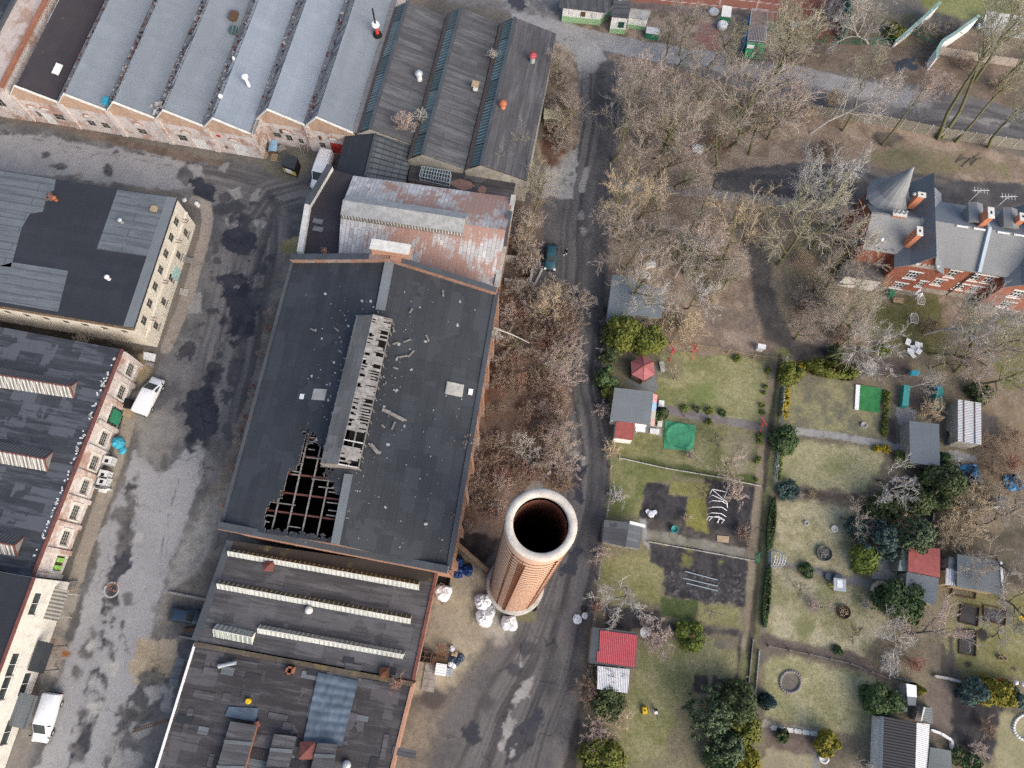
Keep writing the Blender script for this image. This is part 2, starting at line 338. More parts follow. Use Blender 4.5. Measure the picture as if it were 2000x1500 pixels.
# ================================================================ GROUND: one fine sheet, split by what it is
def vnoise(x,y,seed=0):
    xi = np.floor(x).astype(np.int64);yi = np.floor(y).astype(np.int64);fx = x-xi;fy = y-yi
    fx = fx*fx*(3-2*fx);fy = fy*fy*(3-2*fy)
    def h(a,b):
        n = (a*374761393+b*668265263+seed*2147483647) & 0xffffffff;n = ((n ^ (n >> 13))*1274126177) & 0xffffffff;return ((n ^ (n >> 16)) & 0xffff)/65535.
    return (h(xi,yi)*(1-fx)+h(xi+1,yi)*fx)*(1-fy)+(h(xi,yi+1)*(1-fx)+h(xi+1,yi+1)*fx)*fy
def fbm(x,y,sc,oct=4,seed=0,ro=.55):
    t = 0;a = 1;s = 0
    for i in range(oct): t = t+a*vnoise(x*sc*2**i+i*17.3,y*sc*2**i+i*9.1,seed+i);s += a;a *= ro
    return t/s
CELL = .2;GX0,GX1,GY0,GY1 = -92,100,-24,106
gx = np.arange(GX0,GX1+.01,CELL);gy = np.arange(GY0,GY1+.01,CELL);NX,NY = len(gx),len(gy)
PX,PY = np.meshgrid(gx,gy)
COLR = np.zeros((NY,NX,3));GRA = np.zeros((NY,NX));REG = np.zeros((NY,NX),np.int8)
REGN = ['ground']
def sstep(e0,e1,x): t = np.clip((x-e0)/(e1-e0),0,1);return t*t*(3-2*t)
def pick(c1,c2,x,y,sc,seed,con=.18):
    n = sstep(.5-con,.5+con,fbm(x,y,sc,5,seed,.65));return np.array(c1)*(1-n[...,None])+np.array(c2)*n[...,None]
_seed = [1]
def win(x0,x1,y0,y1):
    i0 = max(0,int((x0-GX0)/CELL));i1 = min(NX,int((x1-GX0)/CELL)+2);j0 = max(0,int((y0-GY0)/CELL));j1 = min(NY,int((y1-GY0)/CELL)+2)
    return slice(j0,j1),slice(i0,i1)
def apply(sl,m,region,col,grain):
    if region == 'lawn': col = col*np.array((1.1,1.08,1.12))
    COLR[sl] = COLR[sl]*(1-m[...,None])+col*m[...,None]
    if grain is not None: GRA[sl] = GRA[sl]*(1-m)+grain*m
    if region:
        if region not in REGN: REGN.append(region)
        REG[sl] = np.where(m > .5,REGN.index(region),REG[sl])
def poly(region,pts,c1,c2,soft=.4,wob=.5,nsc=.35,grain=.3,op=1.,wsc=.35,con=.18,gap=None,rag=.5):
    _seed[0] += 1;sd = _seed[0];P_ = [W(*p) for p in pts];q = np.array([(p.x,p.y) for p in P_]);pad = soft+wob*2+.5
    sl = win(q[:,0].min()-pad,q[:,0].max()+pad,q[:,1].min()-pad,q[:,1].max()+pad);x,y = PX[sl],PY[sl]
    if x.size == 0: return
    d2 = np.full(x.shape,1e9);ins = np.zeros(x.shape,bool);n = len(q)
    for i in range(n):
        a,b = q[i],q[(i+1) % n];e = b-a;L = max(e@e,1e-9);t = np.clip(((x-a[0])*e[0]+(y-a[1])*e[1])/L,0,1)
        d2 = np.minimum(d2,(x-a[0]-t*e[0])**2+(y-a[1]-t*e[1])**2)
        c = ((a[1] > y) != (b[1] > y));xi = a[0]+(y-a[1])/(e[1] if abs(e[1]) > 1e-9 else 1e-9)*e[0];ins ^= c & (x < xi)
    sdf = np.sqrt(d2)*np.where(ins,-1,1)+(fbm(x,y,wsc,5,sd*7,.65)-.5)*4*wob+(fbm(x,y,1.3,3,sd*11,.7)-.5)*rag*(3 if region == 'puddle' else 1.6)
    soft = .18 if region == 'puddle' else soft;m = sstep(soft/2,-soft/2,sdf)*op
    if gap: m = m*sstep(gap-.08,gap+.08,fbm(x,y,.5,5,sd*3,.65))
    apply(sl,m,region,pick(c1,c2,x,y,nsc,sd,con),grain)
def line(region,pts,wid,c1,c2,soft=.2,wob=.1,nsc=.4,grain=.3,op=1.,ruts=None,gap=None,wsc=.5):
    _seed[0] += 1;sd = _seed[0];P_ = [W(*p) for p in pts];q = np.array([(p.x,p.y) for p in P_]);pad = wid+wob*2+1
    sl = win(q[:,0].min()-pad,q[:,0].max()+pad,q[:,1].min()-pad,q[:,1].max()+pad);x,y = PX[sl],PY[sl]
    if x.size == 0: return
    d2 = np.full(x.shape,1e9);lat = np.zeros(x.shape);al = np.zeros(x.shape);s0 = 0
    for i in range(len(q)-1):
        a,b = q[i],q[i+1];e = b-a;L = math.sqrt(max(e@e,1e-9));t = np.clip(((x-a[0])*e[0]+(y-a[1])*e[1])/(L*L),0,1)
        dd = (x-a[0]-t*e[0])**2+(y-a[1]-t*e[1])**2;k = dd < d2;d2 = np.where(k,dd,d2);sg = np.sign((x-a[0])*e[1]-(y-a[1])*e[0])
        lat = np.where(k,np.sqrt(dd)*sg,lat);al = np.where(k,s0+t*L,al);s0 += L
    m = sstep(soft/2,-soft/2,np.sqrt(d2)-wid/2+(fbm(x,y,wsc,4,sd*7)-.5)*4*wob)*op
    if gap: m = m*sstep(gap-.08,gap+.08,fbm(x,y,.5,5,sd*3,.65))
    if ruts:
        e0,e1 = sstep(0,5,al),sstep(s0,s0-5,al);m = m*e0*e1
        n = vnoise(lat*ruts[0]+fbm(x,y,.15,2,5)*3,al*ruts[1],sd)*.6+vnoise(lat*ruts[0]*2.3,al*ruts[1]*2,sd+1)*.4;n = sstep(.3,.7,n);col = np.array(c1)*(1-n[...,None])+np.array(c2)*n[...,None]
    else: col = pick(c1,c2,x,y,nsc,sd)
    apply(sl,m,region,col,grain)
def blob(region,c,r,c1,c2,**k):
    n = 9;ph = RR()*6;rr = r if hasattr(r,'__len__') else (r,r)
    poly(region,[(c[0]+math.cos(ph+i*6.283/n)*rr[0]*RU(.8,1.2),c[1]+math.sin(ph+i*6.283/n)*rr[1]*RU(.8,1.2)) for i in range(n)],c1,c2,**k)
MUD = (.075,.073,.074);MUD2 = (.15,.144,.14);ASP = (.25,.245,.245);ASP2 = (.31,.30,.298);WET = (.028,.028,.034);WET2 = (.042,.042,.05)
LIT = (.19,.145,.11);LIT2 = (.30,.235,.18);GR = (.125,.135,.055);GR2 = (.20,.20,.095);DRY = (.30,.28,.16);DRY2 = (.23,.235,.115)
GRD = (.075,.09,.032);GRD2 = (.12,.135,.05);SOIL = (.03,.028,.031);SOIL2 = (.058,.054,.056);SAND = (.33,.27,.18);SAND2 = (.26,.215,.15)
CON = (.36,.345,.32);CON2 = (.29,.275,.255);GRAV = (.24,.225,.20);GRAV2 = (.155,.15,.14);BRN = (.13,.10,.075);BRN2 = (.19,.15,.115)
COLR[:] = pick((.16,.142,.12),(.105,.098,.086),PX,PY,.12,3);GRA[:] = .5
# --- woodland and verges
poly('leaf_litter',[(1180,90),(1260,100),(1560,200),(2100,330),(2100,560),(1690,700),(1180,700),(1190,400)],LIT,LIT2,1.5,.8,.5,.7)
poly('leaf_litter',[(1080,-40),(1700,-40),(1720,100),(1600,150),(1250,95),(1110,50)],BRN,LIT2,1,.6,.5,.7)
poly('leaf_litter',[(1600,60),(2200,60),(2200,260),(1850,180),(1560,130)],BRN,LIT,1.2,.7,.5,.7)
poly('lawn',[(1700,260),(1860,290),(2050,330),(2050,350),(1780,345),(1640,310)],(.15,.135,.07),LIT,1.5,1.2,.5,.7,.8)
poly('lawn',[(1480,400),(1660,420),(1660,560),(1500,540),(1460,470)],(.17,.16,.09),LIT,2,1.2,.4,.7,.75)
poly('lawn',[(1500,520),(1620,540),(1640,600),(1510,640)],(.19,.165,.105),LIT2,2,1.2,.4,.7,.8)
line('path',[(1475,480),(1490,560),(1510,640),(1545,685),(1620,700),(1680,690)],3.2,(.06,.055,.053),(.10,.09,.08),1.2,.5,grain=.4)
poly(None,[(1370,595),(1480,610),(1480,650),(1350,650),(1330,620)],(.115,.095,.08),BRN2,1.5,.8,1.2,.6,.7)
blob('soil_bed',(1735,270),(28,14),(.05,.046,.045),(.09,.08,.07),soft=1,wob=.6,op=.8)
blob('lawn',(1755,315),(60,18),(.09,.095,.05),(.14,.13,.075),soft=1.5,wob=.8,op=.8)
# --- sports ground, tennis court
poly('lawn',[(1760,-60),(2200,-60),(2200,60),(1900,45),(1810,20)],(.145,.16,.05),(.20,.205,.085),1,.5,.25,.7)
poly('lawn',[(1690,20),(1790,30),(1840,60),(1780,95),(1700,80)],(.12,.115,.06),BRN2,1,.7,.5,.7)
poly('tennis_court',[(1225,-70),(1660,-70),(1640,84),(1560,72),(1480,20),(1230,4)],(.26,.10,.068),(.30,.125,.085),.4,.2,.2,.2)
poly(None,[(1225,4),(1300,10),(1480,24),(1470,34),(1225,16)],(.13,.10,.09),(.17,.13,.11),.5,.3)
for a,b in (((1290,0),(1520,24)),((1330,-14),(1530,10)),((1420,-60),(1405,12)),((1500,-60),(1476,22))): line(None,[a,b],.12,(.6,.5,.45),(.6,.5,.45),.12,.0,grain=.1)
poly('path',[(1365,44),(1408,48),(1402,100),(1352,92)],(.27,.135,.105),(.21,.15,.135),.3,.1,.8,.2)
for i in range(7): line(None,[(1364-i*1.7,50+i*7),(1407-i*.9,54+i*7)],.1,(.1,.07,.06),(.1,.07,.06),.12,0,op=.7)
# --- villa drive, north lanes
poly('road',[(1390,335),(1470,325),(1600,318),(1660,322),(1720,345),(1800,350),(2100,370),(2100,480),(1640,415),(1390,372)],(.06,.058,.062),(.10,.094,.09),.7,.5,.5,.15)
line(None,[(1400,352),(1560,345),(1660,335),(1740,352),(1900,365)],3.5,(.065,.064,.07),(.125,.118,.112),1.5,.3,grain=.15,ruts=(1.6,.06),op=.8)
poly(None,[(1640,330),(1690,345),(1680,355),(1630,345)],(.17,.15,.13),(.13,.12,.11),.8,.5,op=.8)
line('path',[(1195,360),(1310,370),(1420,383),(1560,398),(1690,418)],1.6,(.25,.235,.225),(.20,.185,.175),.15,.04,grain=.2)
poly('road',[(880,-30),(1000,8),(1100,55),(1180,73),(1300,92),(1450,115),(1560,132),(1700,152),(1850,180),(2100,235),(2100,330),(1900,262),(1780,235),(1560,200),(1450,176),(1250,112),(1185,105),(1120,98),(1020,32),(960,16),(880,4)],(.11,.105,.108),(.165,.155,.15),.8,.5,.4,.2)
line(None,[(1020,28),(1130,70),(1260,98),(1400,122),(1560,148),(1700,178),(1800,198)],3.6,(.265,.255,.25),(.31,.30,.295),.35,.18,grain=.15)
line(None,[(1500,162),(1620,182),(1760,208),(1850,225)],1.2,(.24,.22,.21),(.12,.11,.11),.5,.3,gap=.5,grain=.4)
line(None,[(1780,215),(1900,225),(2050,262)],6,(.09,.086,.09),(.15,.14,.135),1.5,.3,ruts=(1.2,.05))
line(None,[(1850,225),(1950,240),(2050,265)],1.1,(.3,.29,.28),(.2,.19,.18),.5,.4,gap=.5)
blob(None,(1763,172),(19,9),(.12,.115,.115),(.16,.155,.15),soft=.5,op=.8)
poly('road',[(1100,58),(1165,78),(1190,118),(1180,168),(1137,168),(1122,120),(1085,70)],(.345,.335,.315),(.29,.28,.265),.35,.4,.4,.2)
poly('road',[(960,-30),(1095,-30),(1110,40),(1060,40),(985,12)],(.13,.125,.12),(.27,.26,.25),.8,.6,.6,.3)
poly('puddle',[(985,-8),(1020,-8),(1028,16),(1000,14)],(.04,.042,.055),(.06,.06,.07),.4,.5,grain=.1)
poly('puddle',[(1737,118),(1786,110),(1792,138),(1750,142)],(.045,.05,.06),(.075,.078,.085),.5,.5,grain=.1)
# --- dirt road between hall and gardens
poly('road',[(1125,165),(1210,110),(1215,250),(1200,330),(1190,420),(1182,560),(1172,700),(1170,790),(1186,880),(1176,980),(1152,1090),(1130,1230),(1118,1400),(1085,1530),(800,1560),(800,1500),(850,1420),(960,1270),(1060,1190),(1118,1090),(1120,980),(1108,900),(1100,760),(1105,620),(1095,560),(1010,545),(1030,470),(1060,420),(1068,385),(1130,300),(1132,200)],(.082,.078,.078),(.125,.117,.113),.9,.5,.4,.2)
ER = [(1170,110),(1168,250),(1152,330),(1140,450),(1140,600),(1132,760),(1142,900),(1138,1000),(1110,1120),(1060,1260),(980,1400),(920,1560)]
line(None,ER,6.2,(.055,.052,.054),(.14,.132,.128),1.6,.2,grain=.25,ruts=(2.2,.03),op=.85)
line(None,[(1148,640),(1142,760),(1166,880),(1158,1000),(1120,1150),(1090,1300),(1040,1430),(1000,1560)],4.6,(.045,.044,.047),(.125,.118,.115),1.2,.2,grain=.25,ruts=(2.4,.03),op=.8)
for pts,r in (([(1185,130),(1183,300),(1170,470),(1160,640)],2.4),([(1172,860),(1166,980),(1140,1080)],1.4)): line(None,pts,r,(.055,.053,.056),(.085,.08,.08),1.,.3,op=.75)
poly('road',[(1068,305),(1128,290),(1118,388),(1058,384),(1066,340)],(.34,.33,.31),(.28,.27,.255),.3,.25,.5,.2)
line(None,[(1146,330),(1136,372)],.8,(.33,.31,.3),(.28,.27,.25),.3,.3)
for c in ((1118,340),(1115,360),(1145,232),(1140,246),(1130,430),(1118,442),(1150,460),(1125,880)): blob(None,c,(5,5),(.06,.058,.06),(.08,.075,.075),soft=.4,wob=.2,op=.7)
poly('puddle',[(1120,880),(1142,890),(1140,980),(1122,985),(1115,930)],WET2,WET,.5,.3,grain=.1)
poly('puddle',[(1088,1118),(1128,1060),(1140,1075),(1122,1120),(1098,1125)],(.05,.05,.055),WET2,.8,.4,grain=.1)
poly('puddle',[(1022,1400),(1052,1385),(1058,1430),(1010,1480),(985,1500),(990,1450)],(.06,.058,.06),WET2,.8,.6,grain=.1)
blob('puddle',(922,1428),(14,20),WET2,(.06,.058,.06),soft=.8);blob('puddle',(1000,1308),(16,9),WET2,(.07,.068,.07),soft=.8);blob('puddle',(1025,1262),(18,14),(.05,.05,.053),(.08,.077,.075),soft=1.)
blob(None,(945,1375),(14,20),(.05,.05,.053),(.08,.078,.076),soft=1,op=.8);blob(None,(1060,1200),(40,20),(.07,.067,.067),(.1,.095,.09),soft=2,op=.8);blob(None,(1075,1310),(14,60),(.05,.05,.052),(.075,.072,.07),soft=1.5,op=.8)
for p in ([(1020,1330),(1042,1322),(1030,1360),(1008,1378),(1002,1370)],[(996,1385),(1004,1410),(992,1440),(975,1432)],[(990,1440),(985,1470),(972,1472),(975,1450)],[(1000,1462),(1008,1455),(1002,1480),(990,1488)],[(1017,1302),(1010,1280),(1018,1282)]): poly(None,p,(.30,.29,.275),(.25,.24,.23),.2,.25,.8,.3,wsc=1)
for c in ((1124,885),(1140,900),(1150,330),(1140,452),(1135,420)): blob(None,c,(5,9),(.24,.23,.215),(.2,.19,.18),soft=.3,wob=.15)
# east verge of the dirt road
poly('ground',[(1180,600),(1200,610),(1200,880),(1190,960),(1172,1100),(1150,1240),(1125,1420),(1100,1500),(1160,1510),(1160,1400),(1165,1230),(1182,1050),(1196,900),(1186,790),(1180,700)],(.05,.045,.042),(.11,.09,.075),.6,.3,.6,.6)
# --- thicket floor, strip east of the saw-tooth hall
poly('leaf_litter',[(975,540),(1108,560),(1110,700),(1100,900),(1112,950),(1000,970),(985,1060),(900,1080),(880,1010),(930,760)],(.13,.08,.055),(.19,.135,.10),1.4,.6,.6,.7)
line(None,[(968,660),(940,800),(905,960)],2.2,(.20,.085,.045),(.10,.06,.04),.8,.4,gap=.45,grain=.5)
poly('path',[(1020,960),(1050,930),(1058,950),(1040,972)],CON2,(.2,.19,.17),.3,.2)
poly('leaf_litter',[(1085,80),(1120,110),(1132,180),(1126,270),(1090,330),(1062,330),(1050,290)],(.16,.125,.09),LIT2,.8,.4,.7,.7)
poly(None,[(1060,240),(1105,240),(1100,300),(1075,330),(1055,290)],(.085,.042,.03),(.14,.08,.055),1,.6,.8,.6,op=.9)
poly('ground',[(805,300),(1040,365),(1000,390),(790,345)],(.075,.06,.052),(.13,.105,.09),.6,.4,.7,.5)
poly(None,[(885,348),(920,350),(925,370),(885,368)],(.19,.125,.105),(.24,.16,.135),.3,.2);blob(None,(942,370),7,(.19,.13,.115),(.22,.15,.13),soft=.2,wob=.1)
poly('leaf_litter',[(1005,395),(1060,390),(1055,470),(1030,545),(980,540),(1000,470)],BRN,(.16,.12,.10),.8,.4,.6,.6)
# --- west yard
poly('road',[(-60,235),(0,240),(60,248),(180,272),(330,300),(500,320),(600,330),(660,340),(600,430),(585,500),(560,560),(520,700),(480,850),(440,1000),(420,1100),(390,1180),(375,1260),(340,1380),(300,1540),(0,1540),(120,1290),(170,1120),(240,930),(300,760),(318,690),(385,540),(405,460),(385,395),(330,370),(-60,345)],(.085,.083,.084),(.16,.153,.149),.5,.3,.3,.25)
YR = [(640,380),(590,365),(530,380),(495,430),(470,520),(440,650),(420,760),(400,860)]
line(None,[(330,340),(420,350),(500,370),(530,430),(525,540),(500,660),(470,790)],5,(.075,.071,.072),(.19,.175,.165),2,.3,ruts=(1.9,.04),op=.8)
line(None,YR,6,(.07,.067,.068),(.18,.168,.16),2,.3,ruts=(1.7,.04),op=.75)
line(None,[(545,470),(500,700),(460,860),(430,960)],3,(.055,.052,.053),(.12,.112,.108),1.2,.3,ruts=(2.5,.03),op=.75)
poly(None,[(-60,250),(60,262),(200,285),(340,308),(395,325),(405,350),(385,368),(330,372),(150,345),(-60,335)],(.245,.24,.242),(.285,.275,.272),.5,.5,.3,.15)
line(None,[(0,262),(100,268),(230,292),(350,314)],.12,(.1,.095,.095),(.1,.095,.095),.12,.08,gap=.42,op=.8);line(None,[(60,270),(210,300),(340,325),(370,345)],.12,(.1,.095,.095),(.1,.095,.095),.12,.1,gap=.45,op=.8)
for c,r in (((88,302),(6,6)),((212,332),(8,10)),((112,325),(16,6)),((226,297),(7,3)),((275,300),(10,3)),((362,345),(14,18)),((378,318),(16,6)),((345,310),(8,3)),((10,260),(9,4))): blob(None,c,r,(.055,.054,.058),(.1,.097,.097),soft=.4,wob=.3,op=.9)
poly(None,[(398,862),(392,930),(370,1010),(330,1100),(310,1200),(285,1290),(230,1400),(195,1540),(40,1540),(100,1440),(128,1300),(160,1180),(200,1050),(238,950),(262,880),(292,905),(320,940),(355,880)],(.265,.26,.26),(.30,.293,.29),.4,.5,.25,.15)
poly(None,[(265,800),(330,800),(350,850),(320,930),(270,890)],(.25,.235,.21),(.19,.175,.16),1.5,.6,op=.85)
poly('puddle',[(372,352),(395,352),(422,366),(418,392),(390,396),(378,380)],WET,WET2,.3,.4,grain=.1)
poly('puddle',[(432,452),(470,446),(500,470),(485,495),(455,492),(430,480)],WET2,WET,.5,.5,grain=.1)
poly('puddle',[(425,545),(450,534),(485,540),(495,575),(512,600),(500,650),(475,664),(448,650),(446,590)],WET,WET2,.4,.5,grain=.1)
poly('puddle',[(366,772),(392,754),(415,762),(428,800),(420,848),(395,852),(362,830),(356,800)],WET,WET2,.35,.5,grain=.1)
for c,r in (((440,385),(14,10)),((448,408),(40,12)),((495,395),(14,8)),((424,510),(9,10)),((412,540),(6,8)),((368,685),(14,20)),((420,730),(16,20)),((445,845),(12,22)),((453,715),(8,12)),((460,390),(6,9)),((415,610),(8,6)),((525,505),(8,6)),((390,635),(8,7)),((375,655),(5,6)),((390,660),(4,5)),((442,770),(10,14)),((350,800),(5,8)),((538,400),(6,10)),((420,480),(8,12))): blob('puddle',c,r,(.045,.044,.048),(.07,.067,.068),soft=.6,wob=.4,op=.85,grain=.12)
for p in ([(440,428),(478,430),(478,444),(440,440)],[(497,434),(506,434),(503,445),(498,444)],[(512,435),(519,436),(517,446),(512,444)],[(365,575),(392,570),(394,610),(368,612)],[(445,370),(470,365),(478,388),(460,392)],[(490,380),(508,370),(502,392),(494,392)],[(428,316),(445,320),(440,335),(428,332)],[(450,545),(468,548),(466,560),(452,558)],[(410,648),(420,645),(418,655),(410,655)]): poly(None,p,(.28,.27,.255),(.23,.22,.205),.3,.3,.8,.3,wsc=.8)
for c,r in (((270,925),(4,12)),((262,960),(5,26)),((252,1000),(6,30)),((250,1040),(16,12)),((238,1070),(14,26)),((215,1150),(16,26)),((246,1172),(11,16)),((170,1270),(10,16)),((150,1310),(9,14)),((218,1270),(8,22)),((206,1330),(6,12)),((192,1360),(6,14)),((164,1394),(9,8)),((166,1430),(12,20)),((152,1470),(16,20)),((172,1250),(6,8)),((322,900),(8,18)),((240,1010),(22,20)),((182,1240),(4,6))): blob(None,c,r,(.045,.043,.044),(.11,.102,.098),soft=.6,wob=.5,op=.85)
blob('puddle',(244,1097),(10,20),(.03,.031,.045),(.05,.05,.06),soft=.3,wob=.3,grain=.1);blob('puddle',(218,1152),(10,12),(.02,.019,.02),(.04,.038,.038),soft=.3)
line(None,[(240,1215),(232,1260),(215,1310),(190,1400),(160,1480)],.2,(.07,.068,.068),(.1,.098,.095),.25,.3,gap=.35);line(None,[(355,920),(330,1000),(310,1100)],.1,(.15,.145,.145),(.15,.145,.145),.12,.1,gap=.4)
for p in ([(205,1295),(232,1292),(232,1320),(212,1330)],[(165,1375),(200,1370),(195,1395),(170,1390)],[(265,1045),(280,1045),(278,1062),(262,1060)],[(190,1240),(188,1260),(172,1280),(168,1270)]): poly(None,p,(.36,.345,.325),(.29,.28,.265),.2,.3,.8,.3,wsc=.8)
line('puddle',[(470,430),(470,520),(455,640),(420,760),(380,860)],3.2,WET,(.055,.053,.056),.3,.7,gap=.53,grain=.12,wsc=.4);line('puddle',[(520,380),(520,470),(490,600),(455,740)],1.6,(.045,.044,.047),(.07,.067,.068),.4,.5,gap=.5,grain=.12,wsc=.4);line('puddle',[(262,960),(245,1060),(225,1150),(190,1280),(165,1400),(150,1500)],1.5,WET2,(.075,.072,.07),.3,.6,gap=.52,grain=.12,wsc=.6)
# gravel strip along the hall's west side
poly('ground',[(560,480),(572,510),(540,640),(500,790),(470,900),(440,1010),(420,1070),(445,1060),(440,1080),(425,1180),(385,1240),(330,1250),(300,1240),(330,1130),(375,1010),(430,930),(480,790),(520,640),(548,520)],(.20,.18,.15),(.13,.115,.095),.8,.5,.5,.5)
poly(None,[(375,1000),(430,960),(425,1060),(380,1130),(320,1160),(340,1090)],(.27,.255,.23),(.15,.145,.135),1,.7,.5,.5)
poly('lawn',[(548,470),(585,462),(580,490),(560,498),(548,488)],(.27,.23,.12),(.16,.15,.07),.5,.3)
poly(None,[(330,1160),(400,1180),(385,1240),(330,1240)],(.12,.115,.11),(.085,.08,.08),1,.5)
for i in range(5): blob(None,(310+random.randint(-12,10),1170+i*17),(7,9),(.28,.27,.26),(.15,.145,.14),soft=.6,wob=.5,op=.8)
poly('sand_patch',[(270,1248),(345,1245),(352,1290),(335,1320),(270,1336),(255,1320)],(.37,.30,.21),(.30,.24,.165),.5,.5,.6,.4)
poly('sand_patch',[(275,690),(300,700),(290,740),(268,760),(262,740)],(.31,.25,.15),(.23,.18,.11),.6,.3)
poly('sand_patch',[(242,800),(268,805),(250,850),(240,905),(225,900),(228,860)],(.27,.225,.16),(.34,.27,.17),.5,.3)
for p in ([(280,1340),(318,1335),(318,1365),(290,1380)],[(318,1345),(338,1342),(330,1385),(316,1382)],[(255,1405),(300,1412),(290,1440),(260,1445)],[(215,1440),(240,1432),(235,1500),(210,1510)],[(240,1460),(285,1470),(275,1510),(235,1510)],[(255,1375),(280,1385),(275,1395),(255,1390)]): poly(None,p,(.31,.30,.28),(.24,.23,.215),.3,.3,.6,.3,wsc=.6)
for c,r in (((300,1325),(30,8)),((270,1395),(20,8)),((250,1390),(16,8)),((330,1330),(10,10))): blob(None,c,r,(.05,.048,.047),(.1,.095,.09),soft=.6,wob=.6,op=.85)
# pavement east of the cream, brick and white houses
line('path',[(380,392),(402,402),(406,430),(398,470),(372,560),(350,620),(325,680)],1.6,(.30,.255,.215),(.25,.215,.185),.15,.05)
line('path',[(268,775),(235,880),(200,980),(160,1090),(150,1130)],1.7,(.29,.25,.20),(.235,.205,.17),.2,.1)
line('path',[(140,1150),(118,1220),(98,1290),(80,1350),(60,1420),(30,1500)],2,(.27,.245,.215),(.18,.165,.15),.3,.2)
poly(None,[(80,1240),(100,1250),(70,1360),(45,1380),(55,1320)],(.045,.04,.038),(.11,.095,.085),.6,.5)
poly(None,[(100,1240),(134,1255),(110,1330),(88,1310)],(.31,.28,.25),(.22,.18,.15),.3,.3)
blob(None,(130,1278),(7,5),(.22,.09,.025),(.16,.07,.03),soft=.3,wob=.1)
line(None,[(0,225),(100,240),(200,268),(330,300),(430,318)],1.3,(.10,.075,.06),(.16,.125,.1),.4,.3,grain=.5)
poly('ground',[(500,290),(560,260),(670,290),(640,330),(560,350),(510,330)],(.115,.105,.085),(.16,.15,.115),.8,.4)
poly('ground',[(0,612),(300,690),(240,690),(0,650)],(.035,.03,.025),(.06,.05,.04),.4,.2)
# east work yard
poly('sand_patch',[(852,1100),(900,1095),(955,1130),(965,1210),(930,1280),(890,1340),(835,1360),(812,1345),(832,1230),(850,1150)],(.35,.30,.215),(.26,.225,.165),1.5,.7,.35,.4)
blob(None,(860,1220),(34,12),(.18,.16,.13),(.22,.195,.155),soft=2,wob=.6,op=.7);blob(None,(975,1230),(22,20),(.24,.22,.185),(.33,.30,.25),soft=1.5,wob=.6)
poly(None,[(800,1370),(850,1370),(860,1420),(830,1520),(760,1520)],(.19,.165,.13),(.13,.115,.095),1.2,.7,.6,.5)
blob(None,(840,1368),(34,14),(.075,.065,.06),(.12,.105,.09),soft=1.,wob=.7)
poly(None,[(905,1035),(975,1055),(945,1100),(900,1070)],(.035,.026,.022),(.075,.055,.045),.5,.3,.8,.7)
poly(None,[(960,1190),(1050,1180),(1040,1210),(980,1215)],(.14,.13,.07),(.17,.155,.11),.8,.4)
# ================= gardens
poly('lawn',[(1180,690),(1520,690),(1500,940),(1470,1380),(1440,1540),(1130,1540),(1150,1260),(1180,1050),(1196,900)],(.13,.115,.075),(.17,.155,.09),.8,.4,.4,.7)
poly('lawn',[(1530,700),(2100,640),(2100,1540),(1460,1540),(1490,1270),(1510,950)],(.17,.145,.095),(.12,.105,.075),.8,.4,.4,.7)
poly('lawn',[(1290,690),(1500,700),(1482,832),(1400,822),(1272,800)],(.155,.16,.065),(.235,.225,.11),.8,.4,.5,.8,con=.12)
poly(None,[(1400,705),(1490,715),(1478,825),(1420,815)],(.27,.255,.135),(.21,.205,.10),2,.8,.8,.8,op=.8)
blob(None,(1370,770),(26,18),(.14,.175,.055),(.17,.20,.07),soft=2,wob=.7,op=.8)
poly('lawn',[(1215,860),(1290,820),(1475,842),(1476,936),(1195,894)],(.17,.165,.075),(.115,.12,.05),1,.5,.6,.8)
poly(None,[(1290,900),(1380,880),(1385,930),(1240,900)],(.26,.24,.135),(.2,.19,.1),2,.8,.8,.8,op=.8)
poly(None,[(1425,840),(1470,850),(1470,930),(1425,928)],(.23,.205,.145),(.16,.14,.1),1.5,.6,.8,.7,op=.85)
line(None,[(1250,898),(1330,918),(1470,938)],1.2,(.07,.085,.03),(.11,.115,.045),.6,.3)
poly(None,[(1300,690),(1340,700),(1330,740),(1292,735)],(.13,.115,.075),(.18,.165,.1),1.5,.6,op=.8)
line('path',[(1305,800),(1360,812),(1420,822),(1485,835)],1.15,(.20,.18,.175),(.15,.13,.125),.2,.12,nsc=1)
poly('path',[(1225,745),(1270,700),(1285,720),(1280,765),(1262,762),(1232,752)],(.17,.185,.185),(.13,.14,.14),.3,.15)
poly('path',[(1240,835),(1292,822),(1290,850),(1240,844)],(.24,.23,.225),(.32,.31,.3),.2,.1)
poly('lawn',[(1190,895),(1260,905),(1256,1010),(1186,1015)],(.105,.125,.042),(.165,.165,.075),.8,.4,.6,.8)
poly('lawn',[(1255,908),(1320,920),(1310,942),(1256,940)],(.095,.115,.035),(.14,.15,.055),.5,.3)
poly('soil_bed',[(1260,940),(1310,945),(1306,965),(1342,972),(1338,1022),(1250,1014),(1254,980)],SOIL,SOIL2,.25,.15,1.2,.6)
poly('soil_bed',[(1374,935),(1486,950),(1478,1078),(1370,1052),(1378,1000)],SOIL,SOIL2,.4,.2,1.2,.6)
poly('soil_bed',[(1252,1010),(1345,1020),(1480,1060),(1476,1080),(1260,1036)],(.055,.047,.042),(.095,.085,.075),.3,.2,1.2,.6)
poly('lawn',[(1310,935),(1385,945),(1382,972),(1308,965)],(.20,.19,.075),(.16,.155,.055),.25,.1,1,.7)
poly('lawn',[(1344,972),(1380,972),(1384,1042),(1338,1030)],(.14,.14,.038),(.17,.165,.05),.25,.1,1,.7)
line('path',[(1262,1042),(1310,1054),(1380,1070),(1476,1086)],1.4,(.175,.16,.125),(.23,.215,.18),.3,.2,nsc=1)
